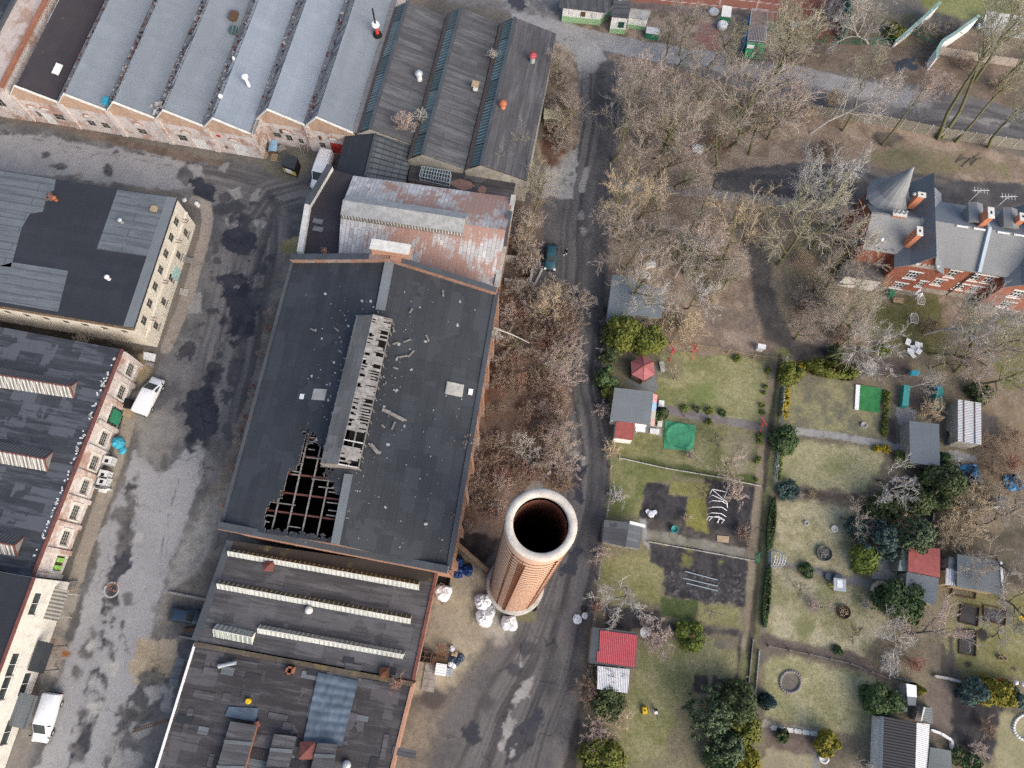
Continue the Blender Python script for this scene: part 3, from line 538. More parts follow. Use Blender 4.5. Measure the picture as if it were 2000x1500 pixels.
poly('path',[(1250,1015),(1264,1018),(1270,1078),(1255,1060)],(.32,.31,.3),(.24,.23,.22),.2,.1)
poly('lawn',[(1178,1085),(1268,1080),(1300,1105),(1292,1180),(1175,1170)],(.15,.155,.06),(.20,.19,.09),.8,.4,.6,.8)
poly('soil_bed',[(1270,1060),(1345,1070),(1478,1100),(1466,1190),(1440,1185),(1296,1164),(1298,1110),(1270,1100)],SOIL,SOIL2,.3,.2,1.2,.6)
for p in ([(1335,1085),(1350,1088),(1345,1110),(1332,1108)],[(1400,1090),(1418,1095),(1415,1106),(1402,1103)],[(1340,960+110),(1350,1075),(1345,1080)]): poly(None,p,(.15,.145,.05),(.11,.11,.05),.4,.3,1)
for i in range(260):  # pale clods on the dug beds
    x,y = RU(1300,1460),RU(1115,1180)
    line(None,[(x,y),(x+1.5,y+1)],.12,(.2,.19,.18),(.2,.19,.18),.15,0,op=RU(.2,.75))
poly('lawn',[(1290,1163),(1365,1175),(1360,1212),(1292,1202)],(.05,.068,.025),(.07,.09,.03),.25,.15,1,.7)
poly('lawn',[(1365,1177),(1444,1186),(1440,1226),(1362,1214)],(.19,.185,.085),(.15,.15,.065),.25,.1,1,.7)
poly('soil_bed',[(1180,1180),(1285,1195),(1290,1215),(1440,1228),(1462,1245),(1330,1240),(1180,1225)],(.04,.036,.036),(.07,.062,.06),.5,.3,1,.6)
poly('lawn',[(1255,1260),(1360,1250),(1440,1275),(1445,1330),(1380,1330),(1340,1360),(1300,1480),(1200,1500),(1210,1400),(1245,1330)],(.14,.145,.06),(.20,.19,.10),1.2,.6,.6,.8)
poly(None,[(1365,1255),(1445,1280),(1440,1320),(1370,1310)],(.23,.215,.115),(.19,.18,.095),.8,.5,.8,.8)
poly('soil_bed',[(1356,1316),(1384,1318),(1380,1352),(1352,1350)],(.055,.04,.038),(.08,.065,.06),.2,.1);poly('soil_bed',[(1392,1320),(1432,1328),(1428,1352),(1388,1350)],(.06,.05,.045),(.1,.085,.075),.2,.1)
poly('soil_bed',[(1395,1250),(1420,1250),(1432,1265),(1425,1272),(1400,1266)],(.13,.12,.09),(.17,.155,.12),.3,.2)
line('soil_bed',[(1452,1250),(1448,1300),(1440,1340)],1.1,(.05,.046,.045),(.09,.08,.075),.3,.3)
# central lane
line('path',[(1530,690),(1512,800),(1500,900),(1490,1000),(1478,1120),(1466,1260),(1455,1390)],2.0,(.165,.165,.075),(.125,.12,.06),.3,.1,grain=.7)
line(None,[(1514,700),(1496,800),(1486,900),(1476,1010),(1466,1130),(1456,1260)],.9,(.25,.205,.145),(.20,.16,.115),.25,.15);line(None,[(1524,694),(1509,800),(1497,900),(1488,1010),(1478,1140),(1466,1260),(1456,1380)],.6,(.05,.044,.034),(.08,.07,.048),.3,.2)
line('ground',[(1536,700),(1520,830)],.5,(.09,.085,.05),(.13,.12,.07),.4,.2)
# right-hand plots
poly('lawn',[(1540,745),(1600,735),(1738,768),(1738,862),(1640,850),(1528,836)],(.21,.20,.105),(.135,.13,.085),.8,.4,.55,.8,con=.12)
for c in ((1580,780),(1652,800),(1560,800),(1617,818),(1675,842),(1660,833),(1650,760),(1595,815)): blob(None,c,(8,7),(.10,.105,.085),(.14,.14,.1),soft=.8,wob=.4,op=.75)
line('path',[(1524,838),(1640,852),(1752,872)],.95,(.30,.29,.275),(.25,.24,.23),.12,.03)
poly('lawn',[(1528,850),(1640,866),(1730,880),(1690,960),(1512,945)],(.285,.265,.15),(.195,.195,.095),.8,.5,.45,.8,con=.13)
blob(None,(1570,920),(30,14),(.34,.31,.2),(.27,.25,.15),soft=2,wob=.7,op=.7);blob(None,(1640,910),(26,20),(.18,.185,.085),(.22,.215,.1),soft=2,wob=.7,op=.7)
poly('soil_bed',[(1512,948),(1690,965),(1680,985),(1540,972)],(.085,.065,.05),(.13,.10,.08),.5,.4)
poly('lawn',[(1518,985),(1560,970),(1680,995),(1668,1060),(1662,1130),(1508,1090)],(.30,.275,.17),(.215,.20,.11),.8,.5,.5,.85,con=.13)
poly('path',[(1508,1090),(1580,1108),(1680,1130),(1720,1138),(1718,1150),(1670,1140),(1508,1098)],(.20,.195,.19),(.15,.145,.14),.15,.05)
poly('path',[(1690,1100),(1760,1090),(1770,1140),(1700,1138)],(.11,.105,.095),(.15,.14,.13),.3,.15,1.5)
poly('lawn',[(1510,1105),(1640,1150),(1720,1160),(1735,1230),(1680,1285),(1620,1265),(1498,1240)],(.30,.275,.175),(.19,.185,.095),.8,.5,.5,.85,con=.13)
blob('lawn',(1571,1224),(20,20),(.15,.155,.07),(.18,.175,.085),soft=.4,wob=.1);blob('soil_bed',(1586,1183),(18,16),(.17,.145,.115),(.22,.19,.15),soft=.6,wob=.2)
blob('soil_bed',(1646,1195),(11,12),(.09,.065,.045),(.16,.11,.08),soft=.3,wob=.1);blob('soil_bed',(1608,1081),(13,12),(.05,.045,.045),(.14,.13,.12),soft=.25,wob=.1)
line('soil_bed',[(1495,1255),(1560,1268),(1660,1288),(1720,1315)],1.6,(.10,.08,.065),(.15,.12,.10),.4,.3);poly('lawn',[(1500,1282),(1560,1285),(1700,1320),(1728,1340),(1700,1400),(1670,1440),(1600,1430),(1495,1398)],(.295,.275,.155),(.215,.21,.105),.8,.4,.45,.85,con=.13)
poly('path',[(1492,1408),(1600,1424),(1600,1432),(1490,1418)],(.33,.3,.24),(.26,.235,.19),.2,.15)
poly('soil_bed',[(1495,1420),(1594,1434),(1592,1474),(1495,1460)],(.10,.07,.06),(.15,.12,.10),.3,.2,1);poly('lawn',[(1495,1462),(1590,1475),(1600,1530),(1480,1530)],(.21,.19,.125),(.26,.24,.15),.5,.4)
line('path',[(1597,1436),(1592,1530)],.7,(.2,.195,.185),(.16,.155,.15),.12,.04)
blob('soil_bed',(1544,1332),(20,21),(.14,.12,.10),(.22,.2,.17),soft=.3,wob=.15)
poly('soil_bed',[(1840,1310),(1860,1330),(1858,1460),(1810,1430),(1812,1340)],(.12,.095,.08),(.17,.14,.115),.5,.3);poly('soil_bed',[(1862,1352),(1960,1370),(1950,1460),(1930,1490),(1855,1440)],SOIL,SOIL2,.6,.3,1)
poly('lawn',[(1950,1390),(2100,1400),(2100,1540),(1945,1520)],(.27,.25,.145),(.22,.205,.115),.6,.4)
poly('lawn',[(1850,1160),(2050,1160),(2080,1340),(1870,1320),(1840,1260)],(.145,.14,.055),(.19,.18,.085),1,.5,.5,.8)
for p in ([(1876,1180),(1912,1186),(1908,1224),(1872,1215)],[(1874,1230),(1906,1232),(1904,1282),(1872,1276)],[(1920,1182),(1964,1192),(1962,1222),(1920,1212)]): poly('soil_bed',p,(.058,.055,.056),(.08,.074,.072),.15,.05)
line('soil_bed',[(1857,1245),(1858,1310)],.6,(.07,.06,.052),(.1,.085,.07),.3,.2);line('soil_bed',[(1842,1260),(1845,1320)],.8,(.09,.075,.06),(.12,.1,.08),.3,.2)
for c in ((1922,1242),(1977,1304),(1888,1296)): blob('soil_bed',c,(8,7),(.03,.027,.026),(.05,.045,.042),soft=.3)
line('path',[(1955,1165),(1970,1195),(1972,1215)],.8,(.14,.13,.12),(.17,.16,.15),.3,.1);line('path',[(1975,760),(1975,890)],.8,(.2,.19,.18),(.25,.24,.22),.15,.05)
poly('leaf_litter',[(1900,750),(2100,760),(2100,1000),(1930,960),(1900,860)],(.165,.125,.085),(.23,.175,.12),1,.6)
poly(None,[(1915,805),(1950,810),(1950,850),(1915,845)],(.09,.08,.075),(.12,.105,.095),.5,.3)
poly('lawn',[(1690,600),(1830,570),(1850,640),(1830,690),(1740,680),(1700,640)],(.085,.09,.032),(.125,.12,.055),1.5,.8,.5,.8)
poly('lawn',[(1940,620),(2100,600),(2100,770),(1960,760)],(.095,.105,.035),(.13,.13,.05),1.2,.7,.5,.8)
poly(None,[(1650,690),(1780,700),(1780,740),(1650,730)],(.075,.062,.055),(.12,.10,.085),1.2,.7)
blob(None,(1784,680),(16,14),(.26,.25,.235),(.17,.155,.14),soft=1.2,wob=.5)
poly(None,[(1760,740),(1830,740),(1840,800),(1770,800)],(.085,.07,.06),(.13,.10,.085),.8,.4)
poly('path',[(1750,795),(1790,800),(1770,900),(1757,890),(1760,830),(1750,828)],(.21,.21,.205),(.26,.255,.25),.2,.1)
poly('soil_bed',[(1732,815),(1750,818),(1752,868),(1732,862)],(.075,.055,.05),(.11,.085,.075),.2,.1)
poly('path',[(1855,880),(1910,885),(1910,905),(1855,900)],(.24,.23,.21),(.3,.29,.27),.2,.2)
poly(None,[(1680,1000),(1830,950),(1840,1100),(1770,1090),(1690,1080),(1660,1050)],(.065,.05,.042),(.1,.08,.065),1,.5)
poly(None,[(1830,1030),(2050,1040),(2050,1150),(1960,1140),(1850,1080)],(.075,.065,.05),(.13,.11,.08),1,.6)

def ground_mat(name,rough,dk):
    n = NB(name);a = n.n('ShaderNodeVertexColor');a.layer_name = 'paint';v = n.pos();base = a.outputs[0];g = a.outputs[1]
    f1 = n.noise(v,4.5,6,.75);f2 = n.noise(v,16,4,.8);f3 = n.noise(v,1.9,6,.78)
    t = n.ma('ADD',n.ma('MULTIPLY',n.ma('SUBTRACT',f1,.5),1.3),n.ma('ADD',n.ma('MULTIPLY',n.ma('SUBTRACT',f2,.5),1.2),n.ma('MULTIPLY',n.ma('SUBTRACT',f3,.5),1.5)))
    k = n.ma('ADD',1.0,n.ma('MULTIPLY',t,n.ma('ADD',.18,n.ma('MULTIPLY',g,1.25))));k = n.ma('MAXIMUM',k,.2)
    col = n.mix(1,base,k,'MULTIPLY')
    if dk: # straw and moss fibres
        s = n.noise(n.map(v,(1,1,1)),6,6,.8,2.);col = n.mix(n.ramp(s,[(.53,0.),(.62,.38)]),col,n.mix(1,base,(1.9,1.75,1.7),'MULTIPLY'));m_ = n.noise(n.map(v,loc=(40,9,0)),2.1,6,.75);col = n.mix(n.ramp(m_,[(.5,0.),(.7,.5)]),col,n.mix(1,base,dk,'MULTIPLY'))
    else:
        vo = n.n('ShaderNodeTexVoronoi',feature='DISTANCE_TO_EDGE');vm = n.n('ShaderNodeVectorMath',operation='MULTIPLY_ADD');tx = n.n('ShaderNodeTexNoise');tx.inputs['Scale'].default_value = .7;tx.inputs['Detail'].default_value = 6;n.set(tx.inputs['Vector'],v);n.set(vm.inputs[0],tx.outputs['Color']);vm.inputs[1].default_value = (3.5,3.5,0);n.set(vm.inputs[2],v);n.set(vo.inputs['Vector'],vm.outputs[0]);vo.inputs['Scale'].default_value = .16
        cr = n.ma('MULTIPLY',n.ramp(vo.outputs['Distance'],[(.006,1.),(.016,0.)]),n.ramp(n.noise(v,.22,4),[(.45,0.),(.6,.65)]));col = n.mix(cr,col,n.mix(1,base,(.35,.35,.35),'MULTIPLY'))
        gr_ = n.noise(v,.9,8,.8);col = n.mix(n.ramp(gr_,[(.52,0.),(.64,.35)]),col,n.mix(1,base,(.62,.61,.61),'MULTIPLY'));col = n.mix(n.ramp(n.noise(n.map(v,loc=(31,7,0)),1.2,8,.8),[(.56,0.),(.66,.3)]),col,n.mix(1,base,(1.4,1.38,1.34),'MULTIPLY'))
    n.bump(f1,.4,.06);return n.done(col,rough)
GM = {'lawn': ground_mat('grass_mat',.95,(.55,.62,.5)),'leaf_litter': ground_mat('litter_mat',.95,(.5,.46,.44)),'puddle': ground_mat('wet_mat',.14,None),'ground': ground_mat('dirt_mat',.95,(.6,.6,.6)),'soil_bed': ground_mat('soil_mat',.95,(.5,.5,.5))}
GM['road'] = GM['path'] = GM['sand_patch'] = GM['tennis_court'] = ground_mat('paving_mat',.9,None)
cells = REG[:-1,:-1];vid = np.arange(NX*NY).reshape(NY,NX)
HZ = fbm(PX,PY,.5,3,77)*.10-.06;HZ[REG == REGN.index('puddle')] = -.03
for k,rn in enumerate(REGN):
    jj,ii = np.where(cells == k)
    if len(jj) == 0: continue
    quads = np.stack([vid[jj,ii],vid[jj,ii+1],vid[jj+1,ii+1],vid[jj+1,ii]],1);u,inv = np.unique(quads.ravel(),return_inverse=True);fa = inv.reshape(-1,4)
    me = bpy.data.meshes.new(rn);me.vertices.add(len(u));me.vertices.foreach_set('co',np.stack([PX.ravel()[u],PY.ravel()[u],HZ.ravel()[u]*0],1).ravel().astype(np.float32))
    me.loops.add(fa.size);me.loops.foreach_set('vertex_index',fa.ravel().astype(np.int32));me.polygons.add(len(fa));me.polygons.foreach_set('loop_start',(np.arange(len(fa))*4).astype(np.int32));me.polygons.foreach_set('loop_total',np.full(len(fa),4,np.int32))
    ca = me.color_attributes.new('paint','FLOAT_COLOR','POINT');ca.data.foreach_set('color',np.concatenate([COLR.reshape(-1,3)[u],GRA.ravel()[u,None]],1).ravel().astype(np.float32))
    me.materials.append(GM[rn]);me.update();me.validate();o = bpy.data.objects.new(rn,me);COL.objects.link(o);tag(o,kind='structure')
mb = MB();BX = 900
for x0,x1,y0,y1 in ((-BX,BX,GY1,BX),(-BX,BX,-BX,GY0),(-BX,GX0,GY0,GY1),(GX1,BX,GY0,GY1)): mb.face([(x0,y0,0),(x1,y0,0),(x1,y1,0),(x0,y1,0)])
tag(mb.build('terrain',plain('terrain_mat',(.12,.11,.075),.95,.4,.05),loc=(0,0,0)),kind='structure')
# ================================================================ building helpers
Z = V3((0,0,1))
def slab(mb,polys,t=.22,mi=0,side=None):
    """roof sheets with an edge of thickness t along the open borders"""
    side = mi if side is None else side;edges = {}
    for p in polys:
        p = [Vector(q) for q in p];n = len(p)
        nz = sum((p[i].x*p[(i+1) % n].y-p[(i+1) % n].x*p[i].y) for i in range(n))
        if nz < 0: p.reverse()
        mb.face(p,mi)
        for i in range(n):
            a,b = p[i],p[(i+1) % n];ka = tuple(round(x,3) for x in a);kb = tuple(round(x,3) for x in b)
            if (kb,ka) in edges: del edges[(kb,ka)]
            else: edges[(ka,kb)] = (a,b)
    for a,b in edges.values(): mb.face([a-Z*t,b-Z*t,b,a],side)
    return mb
def inset(pts,d):
    c = sum((Vector(p) for p in pts),Vector())/len(pts);out = []
    for p in pts: v = Vector(p)-c;v.z = 0;out.append(Vector(p)-v.normalized()*d*1.4)
    return out
def wallq(mb,A,B,z0,z1,ops=(),depth=.18,mi=0,rmi=None,z1b=None):
    """upright wall A->B (outside on its right) with real openings (u0,u1,v0,v1)"""
    A = V3((A[0],A[1],0));B = V3((B[0],B[1],0));L = (B-A).length;d = (B-A)/L;nrm = V3((d.y,-d.x,0));rmi = mi if rmi is None else rmi
    us = sorted({0.,L,*[o[0] for o in ops],*[o[1] for o in ops]});vs = sorted({z0,z1,*[o[2] for o in ops],*[o[3] for o in ops]})
    P = lambda u,v,k=0: A+d*u+Z*v-nrm*k
    for i in range(len(us)-1):
        for j in range(len(vs)-1):
            uc,vc = (us[i]+us[i+1])/2,(vs[j]+vs[j+1])/2
            if any(o[0] < uc < o[1] and o[2] < vc < o[3] for o in ops): continue
            mb.face([P(us[i],vs[j]),P(us[i+1],vs[j]),P(us[i+1],vs[j+1]),P(us[i],vs[j+1])],mi)
    for u0,u1,v0,v1 in [o[:4] for o in ops]:
        for q in ([(u0,v0),(u1,v0)],[(u1,v0),(u1,v1)],[(u1,v1),(u0,v1)],[(u0,v1),(u0,v0)]):
            mb.face([P(*q[0]),P(*q[1]),P(*q[1],depth),P(*q[0],depth)],rmi)
    if z1b is not None and z1b > z1: pass
    return P
def window(parent,A,B,o,depth=.16,frame='white_dirty',glass='glass_dark',nx=2,ny=2,t=.07,name='window',sill=None):
    A = V3((A[0],A[1],0));B = V3((B[0],B[1],0));d = (B-A).normalized();nrm = V3((d.y,-d.x,0));u0,u1,v0,v1 = o[:4]
    P = lambda u,v,k=0: A+d*u+Z*v-nrm*k
    mb = MB();k = depth-.05
    for i in range(nx+1): u = lerp(u0+t/2,u1-t/2,i/nx);mb.bar(P(u,v0,k),P(u,v1,k),t if i in (0,nx) else t*.75,.06,up=nrm)
    for j in range(ny+1): v = lerp(v0+t/2,v1-t/2,j/ny);mb.bar(P(u0+t,v,k),P(u1-t,v,k),.055,t if j in (0,ny) else t*.75)
    if sill: mb.box(P((u0+u1)/2,v0-.05,-.03),(u1-u0+.3,.16,.1),math.atan2(d.y,d.x))
    w_ = mb.build(name,M[frame],parent)
    MB().face([P(u0,v0,depth),P(u1,v0,depth),P(u1,v1,depth),P(u0,v1,depth)]).build('pane',M[glass],w_)
    return w_
def door(parent,A,B,o,mat,depth=.1,name='door',planks=0):
    A = V3((A[0],A[1],0));B = V3((B[0],B[1],0));d = (B-A).normalized();nrm = V3((d.y,-d.x,0));u0,u1,v0,v1 = o[:4];P = lambda u,v,k=0: A+d*u+Z*v-nrm*k
    mb = MB();mb.box(P((u0+u1)/2,(v0+v1)/2,depth),(u1-u0,.06,v1-v0),math.atan2(d.y,d.x))
    for i in range(planks+1): u = lerp(u0,u1,(i+.02)/(planks+.04)) if planks else u0;mb.bar(P(u,v0,depth-.04),P(u,v1,depth-.04),.05,.03,up=nrm)
    dr = mb.build(name,M[mat],parent);MB().box(P(u1-.15,v0+1.05,depth-.06),(.05,.08,.16),math.atan2(d.y,d.x)).build('handle',M['steel'],dr);return dr
def boxwalls(mb,pts,z0,z1,ops={},depth=.16,mi=0):
    """walls round a footprint given counter-clockwise; ops: {side: [openings]}"""
    for i in range(len(pts)): wallq(mb,pts[i],pts[(i+1) % len(pts)],z0,z1,ops.get(i,()),depth,mi)
def ccw(pts):
    a = sum(pts[i][0]*pts[(i+1) % len(pts)][1]-pts[(i+1) % len(pts)][0]*pts[i][1] for i in range(len(pts)));return pts if a > 0 else pts[::-1]
# ================================================================ SAW-TOOTH HALLS
FO = V3((-62.3,71.6,0));FE = V3((.983,-.183,0));FA = V3((.183,.983,0));FANG = math.atan2(-.183,.983)
def FP(s,a,z=0): return FO+FE*s+FA*a+Z*z
hall = thing('factory_hall','long saw-tooth factory hall with pale grey roofs and a weathered brick street front','factory',FP(14,20))
VZ,AZ = 5.4,7.5
bays = [(-7.15,0,0,'felt_plum'),(0,7.15,0,'felt_sky'),(7.15,14.3,0,'felt_sky'),(14.3,21.4,0,'felt_sky'),(21.4,28.3,0,'felt_sky2'),(28.3,35.3,2.9,'felt_sky2'),(35.3,42.35,2.9,'felt_sky')]
gut = felt('gutter_felt',(.20,.205,.21),.2,.8,3,(.08,.075,.075),.7,.5,moss=(.13,.07,.05),mt=.6)
wall = MB();cop = MB();END = 42
opsl = {0: [(1.5,2.3,1.2,2.5),(2.6,4.0,0.02,2.4),(4.3,5.9,1.2,2.6)],1: [(2.2,3.5,1.1,2.4),(4.3,5.6,1.1,2.4)],2: [(2.7,4.1,1.1,2.4)],3: [(1.7,3.1,1.1,2.5),(3.9,5.9,.02,2.3)],4: [(1.4,2.0,.9,1.7),(3.0,5.0,.02,2.6)],5: [(1.2,2.5,1.6,2.7),(3.1,4.1,1.2,2.6),(4.9,5.7,1.0,2.2)],6: [(1.1,2.0,.9,2.1),(2.8,5.4,.02,2.5)]}
for i,(s0,s1,a0,rm) in enumerate(bays):
    sa = s0+2.05;V0,A0,V1 = FP(s0+.25,a0,VZ),FP(sa,a0,AZ),FP(s1,a0,VZ);e = FA*END
    Vg = FP(s1-.4,a0,VZ+.2);slab(MB(),[[A0+FA*.25,Vg+FA*.25,Vg+e,A0+e]],.18).build('roof',M[rm],hall,ang=FANG);q_ = FP(s1+.3,a0,VZ+.02);slab(MB(),[[Vg+FA*.3-Z*.16,q_+FA*.3,q_+e,Vg+e-Z*.16]],.12).build('valley_gutter',gut,hall,ang=FANG)
    g = MB();slab(g,[[V0+FA*.25,A0+FA*.25,A0+e,V0+e]],.18)
    lt = g.build('north_light',gut,hall,ang=FANG)
    b = MB()
    for k in range(56):
        if rng.random() < .2: continue
        q = .7+k*.72;b.bar(lerp(V0,A0,.16)+FA*q+Z*.06,lerp(V0,A0,.85)+FA*(q+.5)+Z*.06,.10,.05)
    b.build('glazing_lattice',M['white_dirty'] if i in (2,3,4) else M['concrete'],hall)
    P_ = wallq(wall,FP(s0,a0),FP(s1,a0),0,VZ,opsl[i],.22)
    gbw = MB();gbw.face([FP(s0,a0,VZ),FP(s1,a0,VZ),FP(sa,a0,AZ+.1)]);gbw.face([FP(s0,a0-.012,VZ-.7),FP(s1,a0-.012,VZ-.7),FP(s1,a0-.012,VZ),FP(s0,a0-.012,VZ)]);gbw.build('gable',M['brick_gable'],hall,ang=FANG)
    A,B = FP(s0,a0),FP(s1,a0)
    for o in opsl[i]:
        if o[2] > .1: window(hall,A,B,o,.2,'wood_grey','glass_dark',2,2)
    cop.bar(FP(s0+.05,a0,VZ+.14),FP(sa,a0,AZ+.2),.34,.14);cop.bar(FP(sa,a0,AZ+.2),FP(s1-.1,a0,VZ+.16),.30,.12)
    wall.box(FP(s0+.15,a0-.14,VZ/2+.1),(.75,.28,VZ-.1),FANG)
    # shallow arched recess over the openings
    for cu in ((3.6,) if i in (2,3,4,5,6) else (1.9,3.9) if i == 0 else (3.2,)):
        ar = MB();pts = [FP(s0+cu+math.cos(t)*.75,a0-.05,3.35+math.sin(t)*.55) for t in np.linspace(0,math.pi,9)]
        for p,q in zip(pts[:-1],pts[1:]): ar.bar(p,q,.16,.14)
        ar.box(FP(s0+cu,a0-.02,3.5),(1.1,.08,.5),FANG,1);ar.build('arch',[M['brick_orange'],M['white_dirty']],hall,ang=FANG)
wallq(wall,FP(28.3,0),FP(28.3,2.9),0,VZ+.2);wallq(wall,FP(42.35,2.9),FP(42.35,END),0,VZ-.1);wallq(wall,FP(42.35,END),FP(-7.15,END),0,VZ-.1);wallq(wall,FP(-7.15,END),FP(-7.15,0),0,VZ-.1)
wall.build('wall',M['brick_plaster'],hall);cop.build('coping',M['concrete_pale'],hall)
A,B = FP(0,0),FP(10,0)
door(hall,FP(-7.15,0),FP(0,0),opsl[0][1],'white_dirty');door(hall,FP(21.4,0),FP(28.3,0),opsl[4][1],'white_dirty');door(hall,FP(14.3,0),FP(21.4,0),opsl[3][1],'white_dirty')
door(hall,FP(35.3,2.9),FP(42.35,2.9),opsl[6][1],'red_paint',planks=4,name='gate')
for s,a in ((31.2,2.8),(37,2.8)): MB().box(FP(s,a-.05,3.4),(.3,.2,.7),FANG).build('bracket',M['rust'],hall)
sg = MB().box(FP(22.9,-.03,3.9),(.55,.06,.5),FANG).build('wall_sign',M['red_paint'],hall)
# things on the grey roofs
def bayz(s):
    for s0,s1,a0,rm in bays:
        if s0 <= s < s1: return lerp(AZ,VZ,max(0,(s-s0-2.05)/(s1-s0-2.05))) if s > s0+2.05 else lerp(VZ,AZ,(s-s0)/2.05)
    return 6
def onroof(px,py,z=6.6): return W(px,py,z)
for k,(px,py,hgt,r_,c,z) in enumerate([(485,165,1.6,.45,'white_paint',6.9),(436,199,1.2,.3,'white_paint',6.6),(460,122,.8,.18,'white_paint',6.9)]):
    t = thing('roof_vent',['tall white mushroom vent on the fourth grey roof slope','small white vent near the lower edge of a grey roof slope','tiny white vent standing beside a dark roof gutter'][k],'vent',onroof(px,py,z),group='white roof vents')
    p = onroof(px,py,z);MB().lathe(p,[(r_*.55,-.3),(r_*.5,hgt)],10).build('pipe',M[c],t);MB().lathe(p+Z*hgt,[(r_*1.1,-.1),(r_,.1),(r_*.2,.35)],12,cap=True).build('cap',M[c],t)
p = W(737,66,6.2);t = thing('chimney_flue','black flue pipe with white collar and red base on a grey roof','flue',p)
MB().lathe(p,[(.3,-.5),(.28,1.5)],10,cap=True).build('base',M['red_paint'],t);MB().lathe(p+Z*1.5,[(.55,0),(.6,.25),(.5,.45)],12,cap=True).build('collar',M['white_paint'],t);MB().lathe(p+Z*1.9,[(.12,0),(.12,2.6)],8,cap=True).build('pipe',M['black'],t);MB().lathe(p,[(.7,-.3),(.6,.12)],10,cap=True).build('flashing',M['black'],t)
for px,py,z,s_,mt,nm,lb in [(207,198,5.9,.7,'cyan_tarp','crate','turquoise crate standing at the end of a roof gutter'),(457,32,6.6,1.0,'wood_brown','hatch_box','brown wooden hatch box leaning over a roof gutter'),(457,60,6.2,.8,'glass_teal','roof_hatch','pale glazed hatch lying beside a roof gutter'),(528,198,6.5,.5,'rust_red','roof_hatch','round dark red lid on a pale roof'),(305,210,5.9,.9,'rubble','rubble_pile','pile of grey rubble at the end of a roof gutter')]:
    p = W(px,py,z);m = MB()
    if 'round dark' in lb: m.lathe(p,[(s_,-.2),(s_,.15),(s_*.8,.25)],14,cap=True)
    elif nm == 'rubble_pile':
        for k in range(16): m.box(p+V3((RU(-.8,.8),RU(-1.2,1.2),RU(-.2,.25))),(.4,.3,.25),RR()*3,tilt=(RR(),RR()))
    else:
        m.box(p,(s_,s_*1.4,.5),FANG);m.box(p+Z*.3,(s_*1.15,s_*1.55,.08),FANG);m.box(p+Z*.36,(s_*.5,s_*.7,.08),FANG)
    tag(m.build(nm,M[mt]),lb,nm.replace('_',' '))
# debris lying in the valley gutters
db = MB()
for i,(s0,s1,a0,rm) in enumerate(bays[1:],1):
    for k in range(200 if i in (2,3) else 90):
        a = RU(1,38);s = s0+RU(-.35,.7);sz = RU(.12,.4)
        db.box(FP(s,a+a0,VZ+.14+max(0,s-s0-.3)*.9),(sz,sz*RU(.4,1),.1),RR()*3,mi=RK((0,0,1,1,2)),tilt=(RU(-.3,.3),0))
tag(db.build('gutter_debris',[M['rust_red'],M['rubble'],M['soil']]),kind='stuff')
dh = thing('factory_hall','dark felt saw-tooth hall with teal glazed lights and three roof ridges','factory',FP(55,13))
wall = MB()
for i,(s0,s1,a0,a1,rm) in enumerate([(42.5,50.6,3.0,26.5,'felt_ribs'),(50.6,58.8,.3,26.9,'felt_ribs'),(58.8,67.6,.1,26.6,'felt_ribs2')]):
    sa = s0+2.4;V0,A0,V1 = FP(s0+.1,a0,VZ),FP(sa,a0,AZ-.5),FP(s1,a0,VZ-.2);e = FA*(a1-a0)
    slab(MB(),[[A0,V1,V1+e,A0+e]],.22).build('roof',M[rm],dh,ang=FANG)
    MB().bar(A0+Z*.06,A0+e+Z*.06,.5,.12).build('ridge_cap',M['parapet_felt'],dh,ang=FANG)
    sk = MB();slab(sk,[[V0,lerp(V0,A0,.3),lerp(V0,A0,.3)+e,V0+e]],.15);sk.build('gutter_strip',plain('leaf_gutter',(.14,.10,.08),.95,.4,3),dh)
    q0 = lerp(V0,A0,.3);L = (a1-a0);nseg = 7
    for k in range(nseg):
        c0,c1 = q0+FA*(L*k/nseg+.15),q0+FA*(L*(k+1)/nseg-.15);d0,d1 = A0+FA*(L*k/nseg+.15),A0+FA*(L*(k+1)/nseg-.15)
        gl = MB().face([c0+Z*.03,c1+Z*.03,d1+Z*.0,d0+Z*.0][::-1]).build('glazing',M['glass_teal'],dh,ang=FANG)
        fb = MB()
        for j in range(7): t = j/6;fb.bar(lerp(c0,c1,t)+Z*.05,lerp(d0,d1,t)+Z*.03,.06,.05)
        fb.build('glazing_lattice',M['mesh_pale'] if k % 3 else M['wire'],gl)
    slab(MB(),[[q0,A0,A0+e,q0+e]],.1).build('backing',M['shaded_interior'],dh)
    wallq(wall,FP(s0+.05,a0),FP(s1-.05,a0),0,VZ-.25);wall.face([FP(s0+.05,a0,VZ-.25),FP(s1-.05,a0,VZ-.25),FP(sa,a0,AZ-.55)]);wallq(wall,FP(s1-.05,a1-.05),FP(s0+.05,a1-.05),0,VZ-.25);wall.face([FP(s1-.05,a1-.05,VZ-.25),FP(s0+.05,a1-.05,VZ-.25),FP(sa,a1-.05,AZ-.55)])
wallq(wall,FP(67.5,.15),FP(67.5,26.5),0,VZ-.45)
wall.build('wall',M['plaster_grey'],dh)
